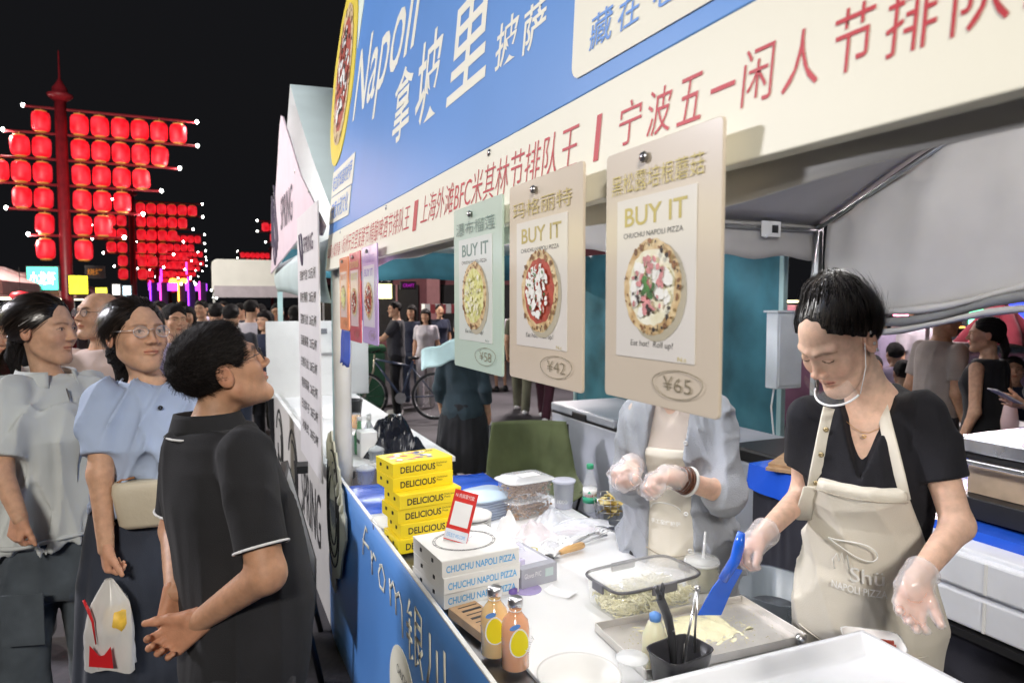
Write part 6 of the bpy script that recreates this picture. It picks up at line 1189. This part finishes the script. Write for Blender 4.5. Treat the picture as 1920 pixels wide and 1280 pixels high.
MB().tube([body_pt(IV, .66, .66, .04), body_pt(IV, .56, .80, .045), body_pt(IV, .48, .86, .050)], .019, 10, flat=.14).build('strap_tail', m_apron, IV['t'], True, off=IV['off'])
def on_front(I, s, m, t0, w, h, infl, x0=0., name='lettering', n=None, par=None, bold=.012):
    """lettering wrapped on the chest"""
    o = text(name, s, m, I['t'], None, box=(-w / 2, 0, w / 2, h), off=bold)
    if not o: return
    me = o.data; co = np.empty(len(me.vertices) * 3, 'f'); me.vertices.foreach_get('co', co); co = co.reshape(-1, 3)
    prof = [[-1.2, .195, .150, .0], [-.55, .178, .138, .0]] + [list(r) for r in I['prof']]; T = np.array([r[0] for r in prof])
    out = []
    for x, y, _ in co:
        tt = t0 + y / I['L']; a, b, of = (float(np.interp(tt, T, [r[i] for r in prof])) * I['k'] for i in (1, 2, 3)); a += infl; b += infl; xx = -(x + x0); q = max(-.98, min(.98, xx / a)); yy = of + b * math.sqrt(1 - q * q)
        out.append(I['P0'] + I['ax'] * tt * I['L'] + I['rt'] * xx + I['fw'] * yy - A3(I['off']))
    me.vertices.foreach_set('co', np.array(out, 'f').ravel()); me.update()
def stroke(I, pts, m, infl, r=.0018, name='print_line'):
    prof = [[-1.2, .195, .150, .0], [-.55, .178, .138, .0]] + [list(q) for q in I['prof']]; T = np.array([q[0] for q in prof]); out = []
    for x, tt in pts:
        a, b, of = (float(np.interp(tt, T, [q[i] for q in prof])) * I['k'] for i in (1, 2, 3)); a += infl; b += infl; xx = -x; q = max(-.98, min(.98, xx / a)); out.append(I['P0'] + I['ax'] * tt * I['L'] + I['rt'] * xx + I['fw'] * (of + b * math.sqrt(1 - q * q)))
    MB().tube([tuple(q) for q in out], r, 6).build(name, m, I['t'], True, off=I['off'])
AP = .052
on_front(IV, 'NAPOLI PIZZA', m_apron_ink, .235, .125, .020, AP, .0); on_front(IV, 'Shü', m_apron_ink, .285, .075, .042, AP, .018, bold=.004)
stroke(IV, [(-.015 + .055 * math.cos(a) , .435 + .028 * math.sin(a) - .018 * math.cos(a) + .012 * math.sin(2 * a)) for a in np.linspace(0, 6.283, 36)], m_apron_ink, AP, .0016)
stroke(IV, [(-.055, .32), (-.06, .36), (-.05, .395), (-.045, .36), (-.038, .405), (-.034, .36), (-.026, .40), (-.022, .34)], m_apron_ink, AP, .0014)
stroke(IV, [(.15 - .30 * i / 24, -.05 + .02 * math.cos(i / 24 * 6.28)) for i in range(25)], m_apron, .040, .0022, 'seam')
stroke(IV, [(-.11, -.16), (-.02, -.20), (-.02, -.42)], mat('apron_seam', (.36, .32, .25), rough=.8), .041, .0016, 'pocket_seam'); stroke(IV, [(.10 - .0154 * i, .660) for i in range(14)], MATS['apron_seam'], .0405, .0012, 'seam')
# transparent mouth shield, ear studs, necklace
ms = MB().grid(lambda u, v: tuple(hl(IV, ((.060 * math.sin((u - .5) * 2.7)), .052 + .058 * math.cos((u - .5) * 2.5) + .010 * v, -.098 + .050 * v - .010 * math.cos((u - .5) * 3)))), 20, 6).build('mouth_shield', clear('shield', (.92, .95, 1), .15, .04), IV['t'], True, off=IV['off'])
MB().tube([hl(IV, (.060 * math.sin((u - .5) * 2.7), .053 + .058 * math.cos((u - .5) * 2.5), -.100 - .010 * math.cos((u - .5) * 3))) for u in np.linspace(0, 1, 20)], .0026, 6).build('shield_frame', plastic('shield_white', (.82, .83, .86)), IV['t'], True, off=IV['off'])
for s in (-1, 1): MB().tube([hl(IV, (s * .059, .066, -.102)), hl(IV, (s * .072, .03, -.05)), hl(IV, (s * .080, .002, .020))], .0011, 5).build('shield_cord', MATS['shield_white'], IV['t'], True, off=IV['off'])
for z in (.016, -.012, -.030): ring(hl(IV, (-.0855, -.012 + .004 * (z < 0), z)), (IV['HB'] @ V3(1, 0, 0)).tolist(), .0026, .0018, 'ear_stud', m_steel, IV['t'], IV['off'], n=10)
MB().tube([body_pt(IV, 1.0 - .13 * (1 - abs(a) / 1.3) ** 1.0, a, -.004) for a in np.linspace(-1.3, 1.3, 18)], .0008, 5).build('necklace', metalm('gold', (.70, .45, .18)), IV['t'], True, off=IV['off']); ring(body_pt(IV, .865, 0, .0), IV['fw'].tolist(), .004, .0015, 'pendant', MATS['gold'], IV['t'], IV['off'], n=8)
# --- vendor in the grey cardigan
fW = hdir(-.45, -.89)
JW = feet(dict(pelvis=at(1274, 1010, 2.32), neck=at(1268, 745, 2.26), head=at(1250, 655, 2.2), shR=at(1200, 775, 2.33), shL=at(1338, 775, 2.19), elR=at(1180, 905, 2.30), wrR=at(1185, 872, 2.08), elL=at(1358, 925, 2.06), wrL=at(1262, 893, 1.98)), fW, 1.66)
cg = fabric('grey_cardigan', (.34, .36, .40), var=.12, bump=.4, bscale=260)
IW = person('vendor in a grey cardigan and beige apron wearing plastic gloves', JW, fW, hdir(-.6, -.7, -.35), True, 'fair', dict(m=fabric('inner_top', (.60, .52, .46)), infl=.006, hem=.0, sleeve=.2, vneck=.10), dict(m=MATS['vendor_trousers']), 'bun', None, 1.0, (.009, .004, .0075), None, dict(R=dict(dir=hdir(-.55, -.6, -.1), nrm=hdir(-.3, .2, .9), curl=(50, 60, 40), res=.003), L=dict(dir=hdir(-.95, -.1, -.05), nrm=hdir(.0, .3, .95), curl=(45, 55, 40), res=.003)), 'closed', seed=51)
apron(IW, m_apron, .72, -.75, .09, .020, .008, 8)
def cardi(p):
    d, tt, x, y = loft(p, IW['F'], [[-1.2, .21, .165, .0], [-.5, .205, .155, .0]] + IW['prof'], .034, .95); sh = d + folds(p, .022, 40., 6, .3)
    sh = smax(sh, (tt - .985) * IW['L'], .006); sh = smax(sh, (-.38 - tt) * IW['L'], .006); sh = smax(sh, -smax(np.abs(x + .012) - np.interp(tt, [-.4, .3, .9], [.085, .070, .060]), -(y - .0), .01), .006)
    for n, fr in (('L', .22), ('R', .3)):
        S_, E_, W_ = (IW['J'][q + n] for q in ('sh', 'el', 'wr')); e = E_.lerp(W_, fr); dd = (W_ - E_).normalized(); r0, r1, r2 = .060, .062, .052
        c = smin(cone(p, S_, E_, r0, r1), cone(p, E_, e, r1, r2), .02) + folds(p, .014, 38., 12, 1.6); c = smax(c, half(p, e, dd), .006); sh = smin(sh, c, .03)
    return sh.astype('f')
lo, hi = bounds([IW['J'][n] for n in ('pelvis', 'neck', 'shL', 'shR', 'elL', 'elR', 'wrL')] + [IW['J']['pelvis'] - Vector((0, 0, .2))], .24); sdf_mesh('cardigan', cardi, lo, hi, .0065, cg, IW['t'], IW['off'], margin=2.2)
glove(IW, 'R', .009, .007, 3); glove(IW, 'L', .009, .007, 4)
on_front(IW, '手工窑烤披萨', m_apron_ink, .20, .10, .016, .030, .0)
stroke(IW, [(.05 * math.cos(a), .30 + .05 * math.sin(a)) for a in np.linspace(0, 3.14, 16)], m_apron_ink, .029, .0016); stroke(IW, [(-.07 + .007 * i, .02 - .03 * math.sin(i / 20 * 3.1)) for i in range(21)], MATS['apron_seam'], .028, .0022, 'seam')
for k in range(4): ring(IW['J']['wrL'].lerp(IW['J']['elL'], .14 + .05 * k), IW['J']['elL'] - IW['J']['wrL'], .034 + .002 * k, .0055 if k == 3 else .0045, 'bracelet', m_white if k == 3 else mat('wood_beads', (.10, .035, .018), rough=.4, var=.6, scale=90), IW['t'], IW['off'], n=30)
for k in range(4): p = body_pt(IW, .78 - .24 * k, -.42, .045); ring(p, IW['fw'].tolist(), .0050, .0028, 'button', m_white, IW['t'], IW['off'], n=12)
# --- things people hold
sc = thing('dough_scraper', 'bright blue plastic scraper held upright over the floured tray', 'scraper', at(1340, 1150, D=1.66)); m_bs = plastic('scraper_blue', (.015, .13, .72), rough=.22, coat=.5)
a0, a1, a2, a3 = (at(1386, 1000, D=1.62), at(1378, 1050, D=1.63), at(1355, 1085, D=1.645), at(1330, 1150, D=1.66))
MB().tube([at(1390, 998, D=1.615), at(1386, 1020, D=1.62), a1, a2], [.010, .015, .014, .013], 12, flat=.75).build('handle', m_bs, sc, True, off=sc.location)
q = [at(1366, 1062, D=1.638), at(1392, 1068, D=1.638), at(1372, 1105, D=1.65), at(1352, 1152, D=1.665), at(1308, 1152, D=1.665), at(1336, 1100, D=1.65)]
mb = MB(); nrmv = (FW * .0025); mb.add([v - nrmv for v in q] + [v + nrmv for v in q], [(0, 1, 2, 3, 4, 5), (11, 10, 9, 8, 7, 6)] + [(i, (i + 1) % 6, 6 + (i + 1) % 6, 6 + i) for i in range(6)]); mb.build('blade', m_bs, sc, off=sc.location, bevel=.001)
bg = thing('takeaway_bag', 'white plastic takeaway bag with red print hanging from the blouse woman hand', 'bag', at(210, 1250, D=1.86))
def bagf(u, v):
    a = u * 2 * math.pi; w = np.interp(v, [0, .25, .55, 1], [.010, .048, .060, .064]); dd = np.interp(v, [0, .25, .55, 1], [.008, .030, .042, .03]); j = 1 + .10 * math.sin(a * 5 + v * 4) + .05 * math.sin(a * 11 + 9 * v); x, y = w * math.cos(a) * j, dd * math.sin(a) * j; return tuple(RT * x + FW * y + Vector((0, 0, .245 - .245 * v + .008 * math.sin(a * 3) * v)))
mbag = mat('bag_film', (.78, .77, .74), rough=.25, alpha=.72, var=.05); MB().grid(bagf, 40, 22).build('film', mbag, bg, True)
pq = lambda x, z, y=-.052: tuple(RT * x + FW * y + Vector((0, 0, z)))
MB().add([pq(-.030, .03), pq(.035, .025), pq(.030, .085), pq(.012, .062), pq(.0, .058), pq(-.026, .088)], [(0, 1, 2, 3, 4, 5)]).build('red_print', mat('bag_red', (.55, .015, .02), rough=.4), bg, fix=False)
MB().tube([pq(-.045, .205, -.04), pq(-.03, .18, -.045), pq(-.018, .15, -.048), pq(-.01, .09, -.05)], [.004, .005, .004, .002], 6, flat=.5).build('red_ribbon', MATS['bag_red'], bg, True)
MB().lathe([(0, 0), (.03, .005), (.036, .03), (.03, .065), (0, .075)], tuple(RT * .02 + Vector((0, 0, .10))), 16).build('yellow_food', mat('yellow_food', (.75, .48, .06), rough=.5, var=.3, scale=30), bg, True)
sb = thing('shoulder_bag', 'small cream shoulder bag with a tassel at the blouse woman waist', 'bag', at(272, 985, D=1.92))
B_ = basis(hdir(.35, -.93)); o = MB().lathe([(.62, .0), (.80, .012), (1., .10), (.97, .125), (.90, .13), (0, .13)], (0, 0, 0), 36, sq=(.078, .036, 5)); o.v = [tuple(B_ @ V3(*q)) for q in o.v]; o.build('pouch', mat('cream_leather', (.56, .50, .38), rough=.5, var=.08, bump=.1, bscale=80), sb, True)
for i in range(7): MB().lathe([(0, -.006), (.006, 0), (0, .006)], tuple(RT * (-.075 - .003 * math.sin(i)) + FW * -.035 + Vector((0, 0, .115 - .012 * i))), 8).build('chain_link', MATS['gold'], sb, True)
MB().lathe([(.004, .03), (.012, .02), (.02, 0), (.014, -.004)], tuple(RT * -.085 + FW * -.035 + Vector((0, 0, .012))), 14).build('tassel', mat('tassel', (.55, .46, .36), rough=.8), sb, True)
MB().tube([tuple(RT * -.072 + FW * -.02 + Vector((0, 0, .12))), tuple(RT * -.05 + FW * -.02 + Vector((0, 0, .135))), tuple(RT * -.02 + FW * -.01 + Vector((0, 0, .14)))], .008, 8, flat=.4).build('strap', MATS['tan_leather'], sb, True)
# ------------------------------------------------------------------ people in the background
def gnd(px, D): p = at(px, 565, D=D); return Vector((p.x, p.y, 0))
MID = (.016, .0065, .012); FAR = (.024, .011, .018); CITE = 'passers-by in the background'
cl = lambda n, c: fabric('cloth_' + n, c, var=.15)
dk = cl('charcoal', (.035, .035, .042)); nv = cl('navy', (.025, .03, .055)); wh = cl('white', (.62, .58, .62)); lil = cl('lilac', (.42, .36, .50)); crm = cl('cream', (.60, .47, .42)); tau = cl('taupe', (.33, .28, .25)); blk = cl('black', (.014, .014, .016)); olv = cl('olive', (.12, .12, .08)); jean = cl('jean', (.04, .05, .08)); rd = cl('brick', (.28, .06, .06)); tl = cl('darkteal', (.022, .036, .045))
def bgp(label, px, D, h, fwd, face, topm, botm, fem=False, hair='short', res=MID, sleeve=.7, kind='trousers', lean=0., sit=False, skin='warm', legs=False, hemz=.4, Jm=None, eyes='open', shoes=None, hem=-.05, grp=CITE, **k):
    loc = gnd(px, D) if not isinstance(px, Vector) else px; J = stand(loc, fwd, h, fem, lean, sit)
    if Jm: Jm(J)
    return person(label, J, fwd, face, fem, skin, dict(m=topm, infl=.016, sleeve=sleeve, sr=.016, amp=.006, hem=hem), dict(m=botm, kind=kind, hemz=hemz, amp=.006), hair, hs=.98 * h / 1.68 if h > 1.4 else .92, res=res, group=grp, legs=legs, shoes=shoes, k=max(.78, h / 1.7), seed=int(abs(D * 37)) % 97, **k)
X = hdir
I_ = bgp('balding man in glasses and a cream tee behind the two women', 190, 3.35, 1.77, X(-.2, -.95), X(-.35, -.85, .15), crm, dk, hair='bald', skin='warm', res=(.014, .0045, .010)); glasses(I_, MATS['glasses_dark'])
bgp('person in a navy tee at the far left edge behind the grey jacket', 4, 3.3, 1.66, X(.3, -.9), X(.5, -.8), nv, dk, res=(.014, .005, .010))
bgp('young man in a lilac tee walking behind the black polo man', 325, 4.9, 1.70, X(.5, -.8), X(.7, -.6), lil, dk)
crowd = [(352, 8.0, 'woman in black with dark hair left of the far crowd', blk, True, 'long'), (378, 9.2, 'man in charcoal under the purple neon gate', dk, False, 'short'), (405, 7.4, 'man in black whose head shows above the polo man hair', blk, False, 'short'), (432, 6.6, 'tall dark haired person just behind the polo man head', dk, False, 'crop'), (470, 8.6, 'person in white below the far white tent edge', wh, False, 'short'), (497, 7.6, 'woman in dark clothes near the drinks stall corner', nv, True, 'long'), (452, 11., 'man in navy below the far white tent', nv, False, 'short'), (488, 10.2, 'woman in white with long hair below the far tent', wh, True, 'long'), (300, 9.5, 'man in brick red beyond the blouse woman', rd, False, 'short'), (30, 6.2, 'man in black at the left behind the navy tee person', blk, False, 'short'), (268, 7.5, 'woman in charcoal between the blouse woman and the lilac tee', dk, True, 'low'), (553, 8.2, 'woman facing the camera behind the drinks stall pole', blk, True, 'low'), (520, 9., 'man in navy behind the mint pole', nv, False, 'short'), (340, 13., 'man in charcoal farthest down the street', dk, False, 'short'), (395, 14.5, 'woman in lilac far down the street', lil, True, 'long'), (420, 12.6, 'man in white far down the street', wh, False, 'crop')]
for i, (px, D, lb, mt, fm, hr) in enumerate(crowd):
    f = X(rng.uniform(-.6, .6), rng.choice((-1, -1, 1)))
    bgp(lb, px, D, rng.uniform(1.58, 1.68) if fm else rng.uniform(1.66, 1.76), f, f, mt, rng.choice((dk, jean, blk)), fm, hr, FAR if D > 7 else MID, grp='crowd down the street')
# through the drinks stall: cyclist, women, walkers, worker
def ride(J):
    for n in 'LR': J['el' + n] = J['sh' + n] + X(-.55, -.1, -.62) * .29; J['wr' + n] = J['el' + n] + X(-.85, 0, -.25) * .25
bgp('man in a grey tee and black trousers pushing the bicycle', 742, 10.2, 1.72, X(-1, -.1), X(-.8, -.5), dk, blk, Jm=ride, shoes=m_white, hair='crop', res=(.016, .007, .013))
bgp('woman in navy behind the cyclist', 772, 11.4, 1.66, X(-.2, -1), X(-.2, -1), nv, jean, True, 'long', FAR); bgp('woman in a white tee with long bangs right of the cyclist', 798, 11.0, 1.60, X(-.1, -1), X(-.1, -1), wh, wh, True, 'long', (.018, .008, .014)); bgp('dark haired person in navy beyond the white tee woman', 824, 12.8, 1.66, X(.3, -1), X(.3, -1), nv, dk, True, 'low', FAR)
def stride(J):
    f = (J['anL'] - J['anR']).cross(_Z).normalized(); 
    for s, n in ((1, 'L'), (-1, 'R')): J['kn' + n] += f * .10 * s; J['an' + n] += f * .24 * s
bgp('walker in dark trousers behind the tomato pizza board', 978, 10.6, 1.74, X(.2, 1), X(.2, 1), olv, olv, shoes=m_white, Jm=stride); bgp('walker in black trousers right of the olive walker', 1022, 9.9, 1.72, X(.4, 1), X(.4, 1), blk, cl('maroonish', (.06, .02, .03)), shoes=m_white, Jm=stride)
bgp('bare legged passer-by behind the durian pizza board', 938, 13., 1.66, X(-.6, .8), X(-.6, .8), wh, dk, True, 'long', FAR, kind='skirt', legs=True, hemz=.6, shoes=m_dark)
IWk = bgp('worker in a dark teal jacket and black skirt seen from behind', 868, 5.35, 1.62, X(.25, .95), X(.1, .95), tl, blk, True, 'low', (.013, .006, .010), sleeve=1.5, kind='skirt', hemz=.40, legs=True, lean=-.0, hem=-.30)
MB().grid(lambda u, v: tuple(IWk['J']['neck'] + RT * ((u - .5) * .62) + FW * (-.14 - .05 * math.sin(u * 3.1)) + Vector((0, 0, .10 - .20 * abs(u - .55) - .16 * v + .01 * math.sin(u * 21)))), 20, 8).build('shawl', cl('pale_aqua', (.50, .66, .66)), IWk['t'], True, off=IWk['off']).modifiers.new('solid', 'SOLIDIFY').thickness = .01
# eating area on the right
bgp('man in a taupe polo standing in profile beyond the vendor shoulder', 1757, 4.75, 1.72, X(.95, .1), X(.9, -.05, -.15), tau, dk, hair='crop', skin='tan', res=(.013, .005, .010), lean=.10)
IDr = bgp('woman in a sleeveless black dress with a ponytail, back turned', 1856, 4.3, 1.62, X(-.45, .85), X(-.85, .45), blk, blk, True, 'pony', (.013, .005, .010), sleeve=0., kind='skirt', hemz=.35)
def phone(J): J['shR'] = at(1960, 690, D=3.7); J['elR'] = at(1950, 775, D=3.6); J['wrR'] = at(1906, 760, D=3.55)
def phoneJ(J): J['elL'] = at(1958, 770, D=3.55); J['wrL'] = at(1912, 756, D=3.5)
IPh = bgp('person at the right edge whose hand holds a phone', 1990, 3.7, 1.64, X(-.9, .2), X(-.9, .2), dk, dk, True, 'long', (.014, .006, .012), Jm=phoneJ)
t = thing('mobile_phone', 'grey mobile phone held at the right edge', 'phone', at(1884, 742, D=3.46)); MB().box((0, 0, 0), (.15, .075, .009), (Matrix.Rotation(rad(-25), 4, 'Z') @ Matrix.Rotation(rad(28), 4, 'Y'))).build('case', mat('phone_grey', (.42, .38, .38), rough=.35), t, bevel=.004); MB().box((0, 0, .0055), (.14, .068, .001), (Matrix.Rotation(rad(-25), 4, 'Z') @ Matrix.Rotation(rad(28), 4, 'Y'))).build('screen', m_dark, t)
t = thing('takeaway_bag', 'clear pinkish drink bag hanging at the right edge', 'bag', at(1892, 815, D=3.6)); MB().lathe([(.0, 0), (.035, .01), (.042, .07), (.03, .15), (.012, .18)], (0, 0, 0), 18).build('film', mat('pink_film', (.75, .55, .52), rough=.25, alpha=.7), t, True); MB().lathe([(.02, .01), (.026, .1), (0, .1)], (0, 0, 0), 14).build('cup', mat('cup_tan', (.6, .3, .2), rough=.4), t, True)
for px, D, h, f, mt, fm, hr, lb, st in ((1724, 7.3, 1.72, X(-.1, 1), wh, False, 'short', 'man in a white tee bending at the pink counter', False), (1660, 8.0, 1.64, X(0, 1), lil, True, 'pony', 'woman in a lilac top with a ponytail at the pink counter', False), (1682, 6.6, 1.30, X(.1, 1), lil, False, 'short', 'child in a lilac tee before the pink counter', False), (1700, 5.6, 1.66, X(.3, 1), lil, False, 'crop', 'boy seated with his back turned near the taupe polo man', True), (1640, 6.1, 1.66, X(-.2, -1), blk, True, 'low', 'woman seated facing the camera behind the vendor ear', True), (1748, 7.9, 1.74, X(.2, 1), dk, False, 'short', 'dark haired man left of the taupe polo man head', False), (1906, 6.0, 1.66, X(-.5, -.8), nv, False, 'crop', 'man seated behind the black dress woman', True), (1642, 9.2, 1.70, X(.2, 1), crm, False, 'short', 'person in cream at the left end of the pink counter', False)):
    bgp(lb, px, D, h, f, f, mt, dk, fm, hr, (.018, .008, .013), sit=st, grp='people in the eating area')
for i, (px, D) in enumerate(((1700, 5.6), (1640, 6.1), (1906, 6.0))):
    p = gnd(px, D); t = thing('stool', ('stool under the boy in lilac', 'stool under the seated woman facing the camera', 'stool under the man behind the black dress woman')[i], 'stool', p); MB().box((0, 0, .42), (.34, .34, .04)).build('seat', cl('stool_red', (.35, .04, .04)), t, bevel=.01); [MB().tube([(sx * .13, sy * .13, .40), (sx * .16, sy * .16, 0)], .014, 8).build('leg', m_steel, t, True) for sx in (-1, 1) for sy in (-1, 1)]
# bicycle
bp = gnd(748, 9.9); bi = thing('bicycle', 'dark bicycle pushed by the man in the grey tee', 'bicycle', bp, math.atan2(RT.y, RT.x)); m_bf = mat('bike_frame', (.05, .07, .12), rough=.3, coat=.4)
for x in (-.52, .52):
    w = MB().tube([(x + .33 * math.cos(a), 0, .34 + .33 * math.sin(a)) for a in np.linspace(0, 6.283, 36)], .022, 8).build('tyre', m_dark, bi, True); MB().tube([(x + .305 * math.cos(a), 0, .34 + .305 * math.sin(a)) for a in np.linspace(0, 6.283, 36)], .010, 6).build('rim', m_steel, w, True)
    for k in range(10): a = k * .628; MB().tube([(x, .0, .34), (x + .30 * math.cos(a), 0, .34 + .30 * math.sin(a))], .0022, 4).build('spoke', m_steel, w)
    MB().tube([(x, -.05, .34), (x, .05, .34)], .02, 8).build('hub', m_steel, w, True)
for a, b, r in (((-.35, 0, .84), (.02, 0, .32), .018), ((-.35, 0, .88), (.16, 0, .78), .016), ((.02, 0, .32), (.20, 0, .86), .016), ((.02, 0, .32), (.52, 0, .34), .010), ((.18, 0, .76), (.52, 0, .34), .009)): MB().tube([a, b], r, 8).build('frame_tube', m_bf, bi, True)
MB().tube([(-.36, 0, .95), (-.38, 0, .72), (-.52, 0, .34)], .014, 8).build('fork', mat('fork_silver', (.6, .55, .42), rough=.35, metal=.6), bi, True); MB().tube([(-.34, -.28, 1.0), (-.36, 0, .98), (-.34, .28, 1.0)], .012, 8).build('handlebar', m_dark, bi, True); MB().lathe([(0, .0), (.07, .01), (.09, .04), (0, .06)], (.21, 0, .87), 14).build('saddle', m_dark, bi, True); MB().lathe([(.08, -.01), (.08, .01)], (0, 0, 0), 18).build('chainring', m_steel, bi).matrix_local = Matrix.Translation((.02, -.06, .32)) @ Matrix.Rotation(rad(90), 4, 'X')
